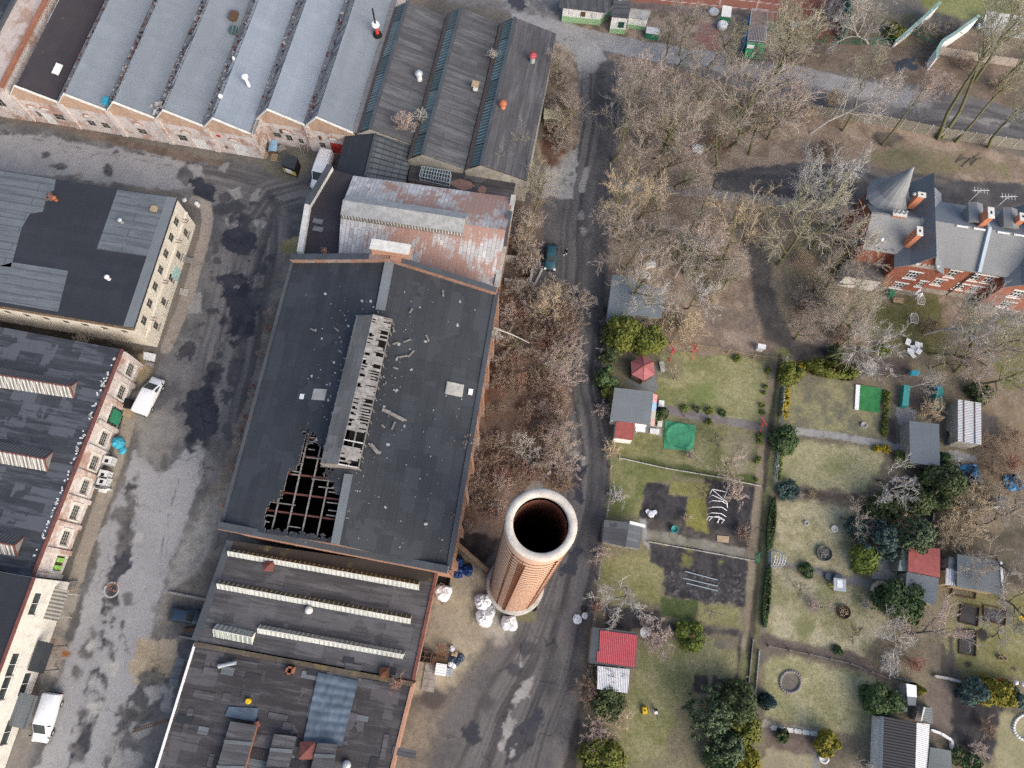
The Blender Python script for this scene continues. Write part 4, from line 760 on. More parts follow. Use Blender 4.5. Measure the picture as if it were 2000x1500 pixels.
for px,py,z,kind,lb in [(1040,117,6.4,'red','red capped vent with pale blue collar on the outer dark roof'),(982,210,6.6,'clay','clay coloured round vent on the outer dark roof'),(929,172,6.2,'box','pale wooden vent box on the middle dark roof'),(819,152,6.0,'pipe','grey vent pipe on the dark roof nearest the pale roofs')]:
    p = W(px,py,z);t = thing('roof_vent',lb,'vent',p)
    if kind == 'box': MB().box(p+Z*.2,(.6,.6,1.0),FANG).build('duct',M['white_dirty'],t);MB().box(p+Z*.8,(1,1,.2),FANG).build('cap',M['wood_tan'],t)
    else:
        c = {'red': ('steel','red_roof'),'clay': ('orange_brick','clay_pot'),'pipe': ('white_dirty','steel')}[kind]
        MB().lathe(p,[(.4,-.4),(.35,.8)],12).build('duct',M[c[0]],t);MB().lathe(p+Z*.8,[(.6,0),(.55,.25),(.2,.5)],12,cap=True).build('cap',M[c[1]],t)
# low brick link and neighbours at the far west
lw = thing('brick_building','narrow brick building with a long bare brick roof terrace beside the saw-tooth hall','building',FP(-11,10))
mb = MB();fp = [FP(-12.2,-.2),FP(-7.3,-.2),FP(-7.3,42),FP(-12.2,42)];boxwalls(mb,fp,0,6.6,{0: [(1.5,2.9,2.6,4.4)]});mb.build('wall',M['brick_plaster'],lw)
slab(MB(),[[p+Z*6.7 for p in fp]],.2).build('roof',M['brick_pale'],lw,ang=FANG);window(lw,fp[0],fp[1],(1.5,2.9,2.6,4.4),.15,'wood_grey')
MB().bar(FP(-7.5,0,7),FP(-7.5,42,7),.4,.6).build('parapet',M['brick_red'],lw);MB().bar(FP(-12.1,0,6.9),FP(-12.1,42,6.9),.5,.4).build('coping',M['parapet_felt'],lw)
lw = thing('workshop','dark felt roofed workshop cut off by the upper left corner of the photo','building',FP(-19,10))
mb = MB();fp = [FP(-26,-.4),FP(-12.4,-.4),FP(-12.4,42),FP(-26,42)];boxwalls(mb,fp,0,5.8);mb.build('wall',M['brick_plaster'],lw);slab(MB(),[[p+Z*5.95 for p in fp]],.2).build('roof',M['felt_patch'],lw,ang=FANG)
# white skylight strip and scraps on the plum roof
for px,py,w_,l_,lb in [(114,25,1.4,4.6,'long weathered skylight panel on the dark plum roof'),(133,20,.3,6,'thin rusty pipe lying on the dark plum roof'),(112,135,.9,1.8,'ragged pale patch panel on the dark plum roof')]:
    p = W(px,py,6.4);m = MB();m.box(p,(w_,l_,.15),FANG,tilt=(0,.38));m.box(p+Z*.1,(w_*.8,l_*.9,.1),FANG,tilt=(0,.38));tag(m.build('roof_sheet',M['white_dirty'] if w_ > .5 else M['rust'],ang=FANG),lb,'panel')
# ================================================================ CREAM TWO-STOREY HOUSE
z = 6.7;c = WL([(262,640),(346,387),(0,332),(0,597)],z);dW = (c[2]-c[1]).normalized();c[2] = c[1]+dW*42;c[3] = c[0]+dW*42;fp = [V3((p.x,p.y,0)) for p in c];fpi = inset(fp,.1)
# order: SE, NE, NW, SW (counter-clockwise); sides: 0 east, 1 north, 2 west, 3 south
cr = thing('office_building','two-storey cream plastered building with a dark patched flat roof','building',sum(fp,Vector())/4)
LE = (fpi[1]-fpi[0]).length;up = [(1.2+i*2.45,2.35+i*2.45,4.1,5.5) for i in range(7)];lo = [(1.9+i*3.55,2.9+i*3.55,1.1,2.5) for i in range(5)];LS = (fpi[0]-fpi[3]).length;so_ = [(LS-3-i*2.6,LS-1.9-i*2.6,3.6,4.8) for i in range(10)]
mb = MB();boxwalls(mb,fpi,0,z-.1,{0: up+lo,3: so_},.22);mb.build('wall',M['plaster_cream'],cr)
for i,o in enumerate(up+lo): window(cr,fpi[0],fpi[1],o,.2,'wood_grey','glass_dark',2,2,sill=i >= 7)
for o in so_: window(cr,fpi[3],fpi[0],o,.2,'wood_grey','glass_dark',2,1)
cang = math.atan2(-dW.y,-dW.x)
slab(MB(),[[p+Z*.02 for p in c]],.25).build('roof',M['felt_cream'],cr,ang=cang)
d_ = (fpi[1]-fpi[0]).normalized();nE = V3((d_.y,-d_.x,0))
MB().bar(fpi[0]+nE*.1+Z*3.35,fpi[1]+nE*.1+Z*3.35,.22,.22).build('string_course',M['plaster_cream'],cr)
MB().bar(fp[0]-nE*.7+Z*(z+.06),fp[1]-nE*.7+Z*(z+.06),1.3,.06).build('roof_edge',M['felt_zinc'],cr,ang=cang)
MB().bar(fpi[3]-dW*0+Z*(z-.35)+V3((-.0,-.16,0)),fpi[0]+Z*(z-.35)+V3((0,-.16,0)),.3,.25).build('cornice',plain('rotten_cornice',(.16,.11,.07),.95,.6,2.5),cr)
MB().box(fpi[0]+d_*10.5+nE*.04+Z*1.1,(1.8,.1,1.8),math.atan2(d_.y,d_.x)).build('door_panel',plain('pale_teal',(.35,.52,.48),.8,.2),cr)
for u in (2.4,7.8,14.0,17.2): m = MB();b = fpi[0]+d_*u+Z*3.6;m.bar(b,b+nE*.8,.06);m.bar(b+d_*.4,b+d_*.4+nE*.8,.06);m.bar(b+nE*.7,b+d_*.4+nE*.7,.05);m.build('bracket',M['rust'],cr)
def patch_panel(root,pts,z,mat,h=.07,name='roof_panel',ang=0): return slab(MB(),[[W(x,y,z+h) for x,y in pts]],h-.004).build(name,M[mat],root,ang=ang)
o1 = (0,0);s1 = 2.857
patch_panel(cr,fr(o1,s1,[(-40,945),(30,957),(310,1000),(300,1062),(262,1075),(240,1180),(165,1192),(120,1270),(85,1400),(60,1490),(-60,1480)]),z,'felt_panel',ang=cang)
patch_panel(cr,fr(o1,s1,[(655,1058),(965,1102),(835,1432),(540,1388)]),z,'felt_panel',ang=cang)
patch_panel(cr,fr((0,480),s1,[(70,92),(380,140),(322,368),(-40,305),(-30,120)]),z,'felt_panel',ang=cang)
for px,py,mt,lb in [(213,545,'white_paint','small white vent cap on the cream building roof'),(302,409,'wood_tan','pale square hatch on the ribbed roof patch of the cream building'),(238,434,'steel','grey cowl vent on the ribbed roof patch of the cream building'),(110,391,'clay_pot','broken chimney stub with a shrub beside it on the cream building')]:
    p = W(px,py,z+.1);m = MB()
    if mt == 'wood_tan': m.box(p+Z*.12,(.8,.7,.25),cang);m.box(p+Z*.27,(.9,.8,.05),cang)
    else: m.lathe(p,[(.25,0),(.22,.5),(.34,.5),(.3,.7),(.1,.8)],10,cap=True)
    tag(m.build('roof_vent',M[mt]),lb,'vent')
# ================================================================ BRICK WORKSHOP WITH BARRED WINDOWS
z = 5.2;c = WL([(66,1127),(241,683)],z);dN = (c[1]-c[0]).normalized();dW = V3((-dN.y,dN.x,0));c += [c[1]+dW*36,c[0]+dW*36];fp = [V3((p.x,p.y,0)) for p in c];fpi = inset(fp,.08)
bw = thing('brick_workshop','brick and plaster workshop with barred windows and three ribbed rooflights','workshop',sum(fp,Vector())/4)
L = (fpi[1]-fpi[0]).length;nb = 9;st = L/nb;wins = [(i*st+st*.27,i*st+st*.78,1.2,2.9) for i in range(nb)];wins[0] = (st*.3,st*.85,.5,2.3);wins[6] = (6*st+st*.15,6*st+st*.9,.1,2.9)
mb = MB();boxwalls(mb,fpi,0,z-.1,{0: wins},.28);nE = V3((dN.y,-dN.x,0));wang = math.atan2(dN.y,dN.x)
for i in range(nb+1): mb.box(fpi[0]+dN*min(max(i*st,.3),L-.3)+nE*.14+Z*2.4,(.55,.28,4.8),wang)
mb.build('wall',M['brick_plaster'],bw)
for i,o in enumerate(wins):
    if i == 0:
        door(bw,fpi[0],fpi[1],o,'wood_brown',.2,'gate')
    else: window(bw,fpi[0],fpi[1],o,.24,'concrete','glass_dark',4,4,.045)
    u0,u1,v0,v1 = o;m = MB();P_ = lambda u,v: fpi[0]+dN*u+Z*v+nE*.03
    for a,b in (((u0-.25,v0-.2),(u1+.25,v0-.2)),((u0-.25,v1+.2),(u1+.25,v1+.2)),((u0-.25,v0-.2),(u0-.25,v1+.2)),((u1+.25,v0-.2),(u1+.25,v1+.2))): m.bar(P_(*a),P_(*b),.2,.2,up=nE)
    m.build('surround',M['concrete_pale'],bw)
for u,w_ in ((st*.42,.5),(st*.7,.5)):
    for v in (.7,1.5): MB().box(fpi[0]+dN*u+nE*.1+Z*(v+.35),(w_,.1,.65),wang).build('crate_panel',plain('lime',(.25,.5,.12),.7),bw)
MB().box(fpi[0]+dN*(6*st+st*.5)+nE*.05+Z*1.3,(1.7,.1,2.2),wang).build('green_door',M['green_paint'],bw)
mb = MB();slab(mb,[[p for p in c]],.2);mb.build('roof',M['felt_patch'],bw,ang=wang+math.pi/2)
MB().bar(fp[0]-nE*.1+Z*(z+.1),fp[1]-nE*.1+Z*(z+.1),.3,.22).build('coping',M['rust_red'],bw)
m = MB()
for k in range(90): q = fp[0]+dN*RU(2,L-1)-nE*random.gauss(.75,.12);m.box(q+Z*(z+.05),(RU(.1,.28),.16,.1),RR()*3)
tag(m.build('roof_rubble',M['white_dirty']),kind='stuff')
for pts,k in (([(-60,706),(151,745),(144,778),(-62,748)],0),([(-40,855),(104,882),(93,921),(-50,896)],1),([(-40,1033),(47,1049),(33,1087),(-50,1072)],2)):
    q = WL(pts,z);ht = 1.2;A,B,C_,D = q;rt = thing('rooflight',['long ribbed rooflight nearest the cream building','middle ribbed rooflight on the brick workshop roof','short ribbed rooflight nearest the white wall'][k],'rooflight',(A+B+C_+D)/4,group='ribbed rooflights')
    r0,r1 = lerp(A,D,.5)+Z*ht,lerp(B,C_,.5)+Z*ht
    m = MB();m.face([D,C_,r1,r0]);m.face([r1,C_,B][::1],1);m.build('glazing',[M['skylight_rib'],M['wood_grey']],rt)
    MB().face([B,A,r0,r1]).build('roof',M['skylight_top'],rt);m = MB();m.bar(r0,r1,.16,.12);m.bar(r1,B,.14);m.bar(r1,C_,.14);m.build('frame',M['rust_red'],rt)
    nn = int((C_-D).length/.55);m = MB()
    for j in range(nn): m.bar(lerp(D,C_,(j+.5)/nn)+Z*.04,lerp(r0,r1,(j+.5)/nn)+Z*.05,.07,.06)
    m.build('ribs',M['white_dirty'],rt)
# ================================================================ WHITE WORKSHOP, lower left
z = 7.2;a,b = W(67,1129,z),W(7,1290,z);d = (b-a).normalized();nW = V3((d.y,-d.x,0));c = [a,a+nW*26,a+nW*26+d*34,a+d*34];fp = ccw([V3((p.x,p.y,0)) for p in c]); 
i0 = min(range(4),key=lambda i: (fp[i]-V3((a.x,a.y,0))).length);NEc = fp[i0];SEc = V3((a.x,a.y,0))+d*34;A,B = SEc,NEc;fpi = [A,B,B+nW*26,A+nW*26]
ww = thing('white_workshop','long white plastered workshop with brown windows cut by the left edge','workshop',(A+B)/2+nW*13)
L = 34;U = lambda px,py: (W(px,py,3)-A).dot(-d)
ops = []
for px,py,w_,v0,v1 in [(63,1178,2.4,4.5,6.0),(25,1298,2.4,4.5,6.0),(8,1345,2.4,4.4,5.9)]: u = (W(px,py,5.2)-A).dot(-d);ops.append((u-w_/2,u+w_/2,v0,v1))
for px,py,w_,v0,v1 in [(60,1338,2.4,1.0,2.5),(28,1433,2.6,1.0,2.5)]: u = (W(px,py,1.8)-A).dot(-d);ops.append((u-w_/2,u+w_/2,v0,v1))
mb = MB();boxwalls(mb,fpi,0,z-.1,{0: ops},.25);mb.build('wall',M['plaster_white'],ww)
for o in ops: window(ww,A,B,o,.22,'white_dirty','glass_dark',2,1)
wa = math.atan2(-d.y,-d.x);slab(MB(),[[p+Z*z for p in fpi]],.2).build('roof',M['felt_cream'],ww,ang=wa);MB().bar(A+Z*(z+.06),B+Z*(z+.06),.3,.2).build('coping',M['rust_red'],ww)
q = [B+nW*.4,B+nW*.4+d*9.4,B+nW*20+d*9.4,B+nW*20];q = [B+nW*1.6+d*9.3,B+nW*1.6+d*26,B+nW*20+d*26,B+nW*20+d*9.3]
mb = MB();mb.prism(q,z,z+.45);mb.build('roof_deck',M['plaster_cream'],ww);MB().prism([B+nW*4+d*10,B+nW*4+d*17,B+nW*20+d*17,B+nW*20+d*10],z+.46,z+.75).build('upper_roof',M['felt_cream'],ww)
for (px,py,zc_,sx,sy,mt,nm) in [(106,1180,2.9,3.4,2.3,'grey_rib','canopy'),(80,1283,2.8,3.2,2.0,'felt_dark','canopy'),(45,1388,2.4,3.4,2.2,'felt_panel','canopy')]:
    p = W(px,py,zc_);m = MB();m.box(p,(sx,sy,.12),wa,tilt=(-.12,0));m.bar(p-Z*zc_+nW*-.9+d*1.3,p+nW*-.9+d*1.3,.1);m.bar(p-Z*zc_+nW*-.9-d*1.3,p+nW*-.9-d*1.3,.1)
    m.build(nm,M['skylight_rib'] if mt == 'grey_rib' else M[mt],ww,ang=wa)
# ================================================================ MAIN HALL WITH THE HOLED ROOF
HZ0,HZ1 = 12.,15.
NW,NE,SE,SW = W(572,508,HZ0),W(970,572,HZ0),W(876,1114,HZ0),W(432,1028,HZ0);RN,RS = W(762,507,HZ1),W(655,1062,HZ1)
mh = thing('derelict_hall','huge derelict hall with a broken lantern and a hole in its dark roof','hall',V3((-15,25,0)))
g2 = lambda v: V3((v.x,v.y,0));fpi = inset([g2(SW),g2(SE),g2(NE),g2(NW)],.2)
mb = MB();boxwalls(mb,fpi,0,HZ0-.25,{1: [(2.5+i*3.9,4.6+i*3.9,2.5,8.) for i in range(8)]},.35)
for i in range(9): dd = (fpi[2]-fpi[1]).normalized();mb.box(fpi[1]+dd*(1+i*3.95)+V3((dd.y,-dd.x,0))*.2+Z*5.7,(.8,.4,11.4),math.atan2(dd.y,dd.x))
for a,b,r in ((fpi[0],fpi[1],g2(RS)),(fpi[2],fpi[3],g2(RN))): m_ = (a+b)/2;mb.face([a+Z*(HZ0-.25),b+Z*(HZ0-.25),V3((r.x,r.y,HZ1-.3))])
mb.build('wall',M['brick_hall'],mh)
for i in range(8): window(mh,fpi[1],fpi[2],(2.5+i*3.9,4.6+i*3.9,2.5,8.),.3,'rust','glass_dark',3,6,.08)
MB().prism([(p.x,p.y) for p in inset(fpi,.4)],.02,.06).build('floor',M['shaded_interior'],mh)
hang = math.atan2((NW-SW).y,(NW-SW).x)
slab(MB(),[[RN,RS,SE,NE]],.25).build('roof',M['felt_dark'],mh,ang=hang)
hole = fr((0,480),2.857,[(1650,1030),(1700,1038),(1760,1045),(1768,1080),(1765,1120),(1808,1125),(1800,1200),(1880,1215),(1800,1280),(1860,1310),(1870,1360),(1910,1400),(1945,1470),(1912,1640),(1470,1585),(1480,1480),(1500,1420),(1560,1410),(1610,1265),(1640,1260),(1700,1125),(1715,1060)])
def inpoly(x,y,P_):
    r = False;n = len(P_)
    for i in range(n):
        (x0,y0),(x1,y1) = P_[i],P_[(i+1) % n]
        if (y0 > y) != (y1 > y) and x < x0+(y-y0)/(y1-y0)*(x1-x0): r = not r
    return r
def pix(v):
    c = RC.T @ np.array([v.x,v.y,v.z-CH]);return 1000+FPX*c[0]/-c[2],750-FPX*c[1]/-c[2]
mb = MB();NU,NV = 190,62;grid = {}
for i in range(NU+1):
    for j in range(NV+1): grid[i,j] = lerp(lerp(RS,RN,i/NU),lerp(SW,NW,i/NU),j/NV)
colj = [RU(-6,6) for _ in range(NU+1)];rowj = [RU(-3,3) for _ in range(NV+1)]
vsl = list(grid.values());ids = {k: i for i,k in enumerate(grid)};fs = [];cut = set()
for i in range(NU):
    for j in range(NV):
        c_ = (grid[i,j]+grid[i+1,j+1])/2;x,y = pix(c_)
        if 500 < x < 700 and y > 830 and inpoly(x+rowj[j]*.6+RU(-2,2),y+rowj[j]*2.2+RU(-3,3),hole): cut.add((i,j));continue
        fs.append((ids[i,j],ids[i,j+1],ids[i+1,j+1],ids[i+1,j]))
mb.mesh(vsl,fs)
for (i,j) in cut:
    for di,dj,a,b in ((1,0,(i+1,j),(i+1,j+1)),(-1,0,(i,j),(i,j+1)),(0,1,(i,j+1),(i+1,j+1)),(0,-1,(i,j),(i+1,j))):
        if (i+di,j+dj) not in cut: mb.face([grid[a],grid[b],grid[b]-Z*.2,grid[a]-Z*.2],1)
for a,b in ((SW,NW),(SW,RS),(NW,RN)): mb.face([a,b,b-Z*.25,a-Z*.25])
mb.build('roof',[M['felt_dark'],M['wood_grey']],mh,ang=hang)
tr = MB();pu = MB();ba = MB();nn = (RN-RS).cross(SW-RS).normalized();nn = nn if nn.z > 0 else -nn
for t in np.linspace(.012,.33,6): tr.bar(lerp(RS,RN,t)-Z*.75,lerp(SW,NW,t)-Z*.75,.16,.3)
for v in np.linspace(.04,.96,8): pu.bar(lerp(RS,SW,v)-Z*.45,lerp(lerp(RS,SW,v),lerp(RN,NW,v),.36)-Z*.45,.13,.16)
for t in np.linspace(.01,.33,15):
    v0 = RU(0,.75);ba.bar(lerp(lerp(RS,RN,t),lerp(SW,NW,t),v0)-Z*.28,lerp(lerp(RS,RN,t),lerp(SW,NW,t),min(1,v0+RU(.1,.3)))-Z*.28,.1,.1)
for k in range(150):  # splintered boards round the edge of the hole
    i,j = RK(list(cut));p = grid[i,j];L = RU(.6,1.8)
    if sum(((i+a,j+b) in cut) for a in (-3,0,3) for b in (-3,0,3)) < 7: ba.bar(p-Z*.22,p-Z*.3+(SW-RS).normalized()*L*RK((-.8,.8)),.12,.03)
tr.build('roof_truss',M['rust_red'],mh);pu.build('purlins',M['wood_grey'],mh);ba.build('slats',M['wood_grey'],mh)
rc = MB();rc.bar(lerp(RS,RN,.8)+Z*.08,RN+Z*.1,1.1,.1);rc.build('ridge_cap',M['zinc_slate'],mh,ang=hang);rc = MB();rc.bar(RS+Z*.08,lerp(RS,RN,.22)+Z*.08,.9,.08);rc.build('ridge_cap',M['zinc_slate'],mh,ang=hang)
pp = MB()
for a,b,h_,wd in ((NW,RN,.75,.8),(RN,NE,.75,.7),(SW,SE,.85,.8)):
    pp.bar(a+Z*h_*.5,b+Z*h_*.5,wd,h_); 
pp.build('parapet',M['brick_hall'],mh)
sw = MB();wallq(sw,fpi[0]+V3((-.03,-.28,0)),fpi[1]+V3((-.03,-.28,0)),0,HZ0+.3);sw.build('south_wall',M['brick_orange'],mh)
pc = MB()
for a,b,h_,wd in ((NW,lerp(NW,RN,.8),.75,1.0),(lerp(RN,NE,.12),NE,.75,.9),(SW,SE,.85,1.0)): pc.bar(a+Z*(h_+.06),b+Z*(h_+.06),wd*.75,.12)
pc.bar(NE+Z*.1,SE+Z*.1,.55,.16);pc.bar(NW+Z*.1,SW+Z*.1,.35,.14)
pc.build('coping',M['parapet_felt'],mh,ang=hang)
bs = W(765,492,15.6);dr_ = (NE-NW);MB().box(bs+Z*.3,(4.4,1.1,1.7),math.atan2(dr_.y,dr_.x)).build('chimney_stub',M['brick_orange'],mh);MB().box(bs+Z*1.2,(4.6,1.3,.16),math.atan2(dr_.y,dr_.x)).build('stub_cap',M['concrete_pale'],mh)
# lantern
LN,LS = lerp(RS,RN,.795),lerp(RS,RN,.262);ax = (RN-RS).normalized();sx = V3((ax.y,-ax.x,0));ctrN,ctrS = W(730,618,16.4),W(662,908,16.4)
rN,rS = ctrN+Z*.5,ctrS+Z*.5;hw = 2.0
eNW,eSW,eNE,eSE = ctrN-sx*hw-Z*.25,ctrS-sx*hw-Z*.25,ctrN+sx*hw-Z*.25,ctrS+sx*hw-Z*.25
ln = MB();slab(ln,[[rN,rS,eSW,eNW]],.12);ln.build('lantern_roof',felt('felt_lantern',(.15,.145,.138),.35,1.3,5,(.05,.048,.046),.5,.45,patch=1.6,lane=.5),mh,ang=hang)
lb_ = MB();N_ = 110
for k in range(N_):
    t = (k+.5)/N_;dens = .35 if .02 < t < .3 else .75 if t < .6 else .6
    if vnoise(np.array([t*16.]),np.array([3.]),4)[0] > .86: continue
    a = lerp(rS,rN,t);b = lerp(eSE,eNE,t);s0 = RK((0,0,0,.2,.3));s1 = RK((1,1,.9,.6,.45))
    lb_.bar(lerp(a,b,s0)+Z*RU(0,.05),lerp(a,b,s1),.16,.03)
lb_.build('decking',plain('pale_boards',(.27,.255,.235),.9,.45,2),mh)
lf = MB()
for t in np.linspace(0,1,14): lf.bar(lerp(rS,rN,t)-Z*.05,lerp(eSE,eNE,t)-Z*.08,.1,.1,mi=1 if RR() < .5 else 0)
for s in (0,.5,1): lf.bar(lerp(rS,eSE,s)-Z*.1,lerp(rN,eNE,s)-Z*.1,.12,.12)
for a,b in ((eNE,eSE),(eNW,eSW)):
    for t in np.linspace(0,1,14): q = lerp(a,b,t);lf.bar(q,q-Z*1.6,.1,.1)
lf.build('lantern_frame',[M['wood_grey'],M['white_dirty']],mh)
fl = MB();slab(fl,[[lerp(rS,eSE,.15)-Z*.5,lerp(rN,eNE,.15)-Z*.5,eNE-Z*.7,eSE-Z*.7]],.05);fl.build('lantern_inner_shade',M['shaded_interior'],mh)  # near-black sheet below the boards paints the lantern's inner shade
lw_ = MB();lw_.face([eNW,eSW,eSW-Z*1.7,eNW-Z*1.7]);lw_.face([eNW,rN,eNE,eNE-Z*1.7,eNW-Z*1.7]);lw_.face([eSE,rS,eSW,eSW-Z*1.7,eSE-Z*1.7]);lw_.build('lantern_wall',M['wood_grey'],mh)
# patches, fallen boards and speckles on the hall roof
def hallz(px,py):
    """height of the hall roof under a photo pixel"""
    best = None
    for zz in np.arange(HZ0,HZ1+.05,.05):
        p = W(px,py,zz);mid = RS+(RN-RS)*max(0,min(1,(p-RS).dot(RN-RS)/(RN-RS).length_squared));dd = abs((V3((p.x,p.y,0))-g2(RS)).dot(sx));zr = HZ1-(HZ1-HZ0)*min(1,dd/12.2)
        if best is None or abs(zr-zz) < best[0]: best = (abs(zr-zz),p)
    return best[1]
for px,py,a,b,lb in [(888,761,2.0,1.5,'pale square board lying on the east slope of the dark hall roof'),(624,771,1.6,1.3,'pale square board lying on the west slope of the dark hall roof'),(919,766,.5,.7,'small white slab at the east edge of the dark hall roof'),(590,775,.5,.6,'small grey slab on the west slope of the dark hall roof')]:
    p = hallz(px,py)+Z*.12;m = MB();tl = .24 if px > 740 else -.24;m.box(p,(a,b,.1),hang-math.pi/2,tilt=(0,tl));m.box(p+Z*.06,(a*.9,b*.9,.06),hang-math.pi/2,tilt=(0,tl));tag(m.build('timber_sheet',M['concrete'] if 'small' not in lb else M['white_paint'],ang=hang),lb,'board')
wh = ['beside the lantern','near the ridge','halfway down the east slope','below the lantern','near the north parapet']
for k,(x0,y0,x1,y1) in enumerate([(767,673,778,670),(788,669,803,664),(797,698,809,686),(775,699,796,696),(747,800,790,822),(720,866,738,887),(745,830,752,836),(768,640,770,650),(865,568,866,580),(832,655,838,668),(768,718,778,722),(765,840,772,825),(655,642,662,648),(607,643,618,648),(733,878,745,885),(800,612,806,604)]):
    a,b = hallz(x0,y0)+Z*.15,hallz(x1,y1)+Z*.2;m = MB();m.bar(a,b,.35 if k == 4 else .2,.06);m.bar(lerp(a,b,.2)+Z*.05,lerp(a,b,.9)+Z*.06,.12,.05)
    if k in (4,5): m.bar(a+sx*.3,b+sx*.25,.2,.06)
    tag(m.build('plank',M['wood_grey']),'weathered grey plank fallen on the dark hall roof '+('by the broken lantern' if x0 < 760 else 'east of the lantern'),'plank','planks on the hall roof')
m = MB()
for k in range(520):
    if k < 330: t = RR();px,py = lerp(735,650,t)+random.gauss(0,45),lerp(610,940,t)+random.gauss(0,30)
    else: px,py = RU(500,940),RU(560,1080)
    p = hallz(px,py);q = pix(p)
    if p.z < HZ0+.3 or inpoly(px,py,hole): continue
    s_ = RK((.05,.06,.07,.08,.1,.12,.16,.3))*RU(.6,1.3);m.box(p+Z*.04,(s_,s_*.7,.05),RR()*3)
tag(m.build('roof_flakes',plain('flake',(.38,.39,.39),.8,.5,4)),kind='stuff')
# ================================================================ RUSTY TIN HALL
z = 9.2;c = [W(588,497,z),W(970,560,z),W(1003,386,z),W(690,343,z),W(647,330,z),W(603,405,z)];fp = inset([g2(p) for p in c],.12)
th = thing('tin_roofed_hall','brick hall with a rusty patched tin roof and a weathered ridge lantern','hall',V3((-10,50,0)))
mb = MB();boxwalls(mb,fp,0,z-.1,{1: [(1.5,3,2,5),(5,6.5,2,5),(8.5,10,2,5)]});mb.build('wall',M['brick_hall'],th)
for o in [(1.5,3,2,5),(5,6.5,2,5),(8.5,10,2,5)]: window(th,fp[1],fp[2],o,.14,'rust')
zr = z+2.6;wA,wB = W(663,497,z),W(692,343,z);rW,rE = lerp(W(668,470,z),W(680,400,z),.5),lerp(W(972,552,z),W(1003,386,z),.5);dE = ((c[1]-W(663,497,z)).normalized()); 
SWt,SEt,NEt,NWt = W(660,508,z),c[1]+Z*0,c[2],c[3];rW,rE = (SWt+NWt)/2,(SEt+NEt)/2;rW.z = rE.z = zr;tang = math.atan2(dE.y,dE.x)
slab(MB(),[[rW,rE,NEt,NWt]],.15).build('roof',M['rusty_tin'],th,ang=tang);slab(MB(),[[rW,rE,SEt,SWt]],.15).build('roof',M['rusty_tin'],th,ang=tang)
MB().face([NWt,SWt,rW]).build('gable',M['tin_bare'],th)
slab(MB(),[[SWt,c[0],c[5],c[4],NWt]],.2).build('side_roof',M['felt_plum'],th,ang=tang)
pw = MB()
for a,b in ((c[0],c[5]),(c[5],c[4])): pw.bar(a+Z*.35,b+Z*.35,.7,.8)
pw.build('parapet',M['concrete_pale'],th);MB().bar(c[5]+Z*.8,c[4]+Z*.8,.8,.14).build('coping',M['parapet_felt'],th)
pe = MB();pe.bar(SEt+Z*.3,lerp(SEt,NEt,.45)+Z*.3,.6,.7);pe.bar(lerp(SEt,NEt,.55)+Z*.3,NEt+Z*.3,.6,.7);pe.build('parapet',M['concrete'],th);MB().bar(lerp(SEt,NEt,.4)+Z*1.,lerp(SEt,NEt,.75)+Z*1.9,.7,.12).build('coping',M['parapet_felt'],th)
la,lb2 = lerp(rW,rE,.02),lerp(rW,rE,.76);nS = V3((dE.y,-dE.x,0));l1 = [la-nS*1.3+Z*.55,lb2-nS*1.3+Z*.55,lb2+nS*1.6+Z*.5,la+nS*1.6+Z*.5];lr = [la+Z*1.3,lb2+Z*1.3]
pale = plain('weathered_sheet',(.30,.305,.30),.75,.3,1.5,fine=.3);m = MB();slab(m,[[lr[0],lr[1],l1[1],l1[0]],[lr[0],lr[1],l1[2],l1[3]]],.1);m.build('lantern_roof',pale,th,ang=tang)
m = MB();m.face([l1[3],l1[2],l1[2]-Z*.9,l1[3]-Z*.9]);m.face([l1[0],lr[0],l1[3],l1[3]-Z*.9,l1[0]-Z*.9]);m.face([l1[1],lr[1],l1[2],l1[2]-Z*.9,l1[1]-Z*.9]);m.build('lantern_wall',M['wood_grey'],th)
m = MB()
for t in np.linspace(.02,.98,40): q = lerp(l1[3],l1[2],t);m.bar(q+nS*.05,q+nS*.05-Z*.6,.08)
m.build('lantern_mullions',M['white_dirty'],th)
for py in (432,447): p = W(621,py,z+.1);MB().box(p,(1.3,.7,.08),tang).build('roof_patch',M['felt_panel'],th)
lk = thing('link_building','flat dark link roof with brown leaf patches between the tin hall and the dark halls','building',g2(W(900,350,4)));q = [W(x,y,4.1) for x,y in [(806,298),(905,322),(1008,352),(1000,394),(900,372),(796,352)]];slab(MB(),[q],.2).build('roof',M['felt_old'],lk,ang=FANG);m = MB();boxwalls(m,ccw(inset([g2(p) for p in q],.1)),0,4.);m.build('wall',M['brick_hall'],lk)
for x0,y0,sx_,sy_ in ((903,360,3.4,1.6),(942,371,1.2,1.2),(835,318,4,1.2)):
    p = W(x0,y0,4.13);m = MB();m.face([p+FE*math.cos(t)*sx_*.5*RU(.8,1.2)+FA*math.sin(t)*sy_*.5*RU(.8,1.2) for t in np.linspace(0,6.1,14)]);m.build('leaf_patch',plain('leaf_patch',(.20,.125,.10),.95,.3,3),lk)
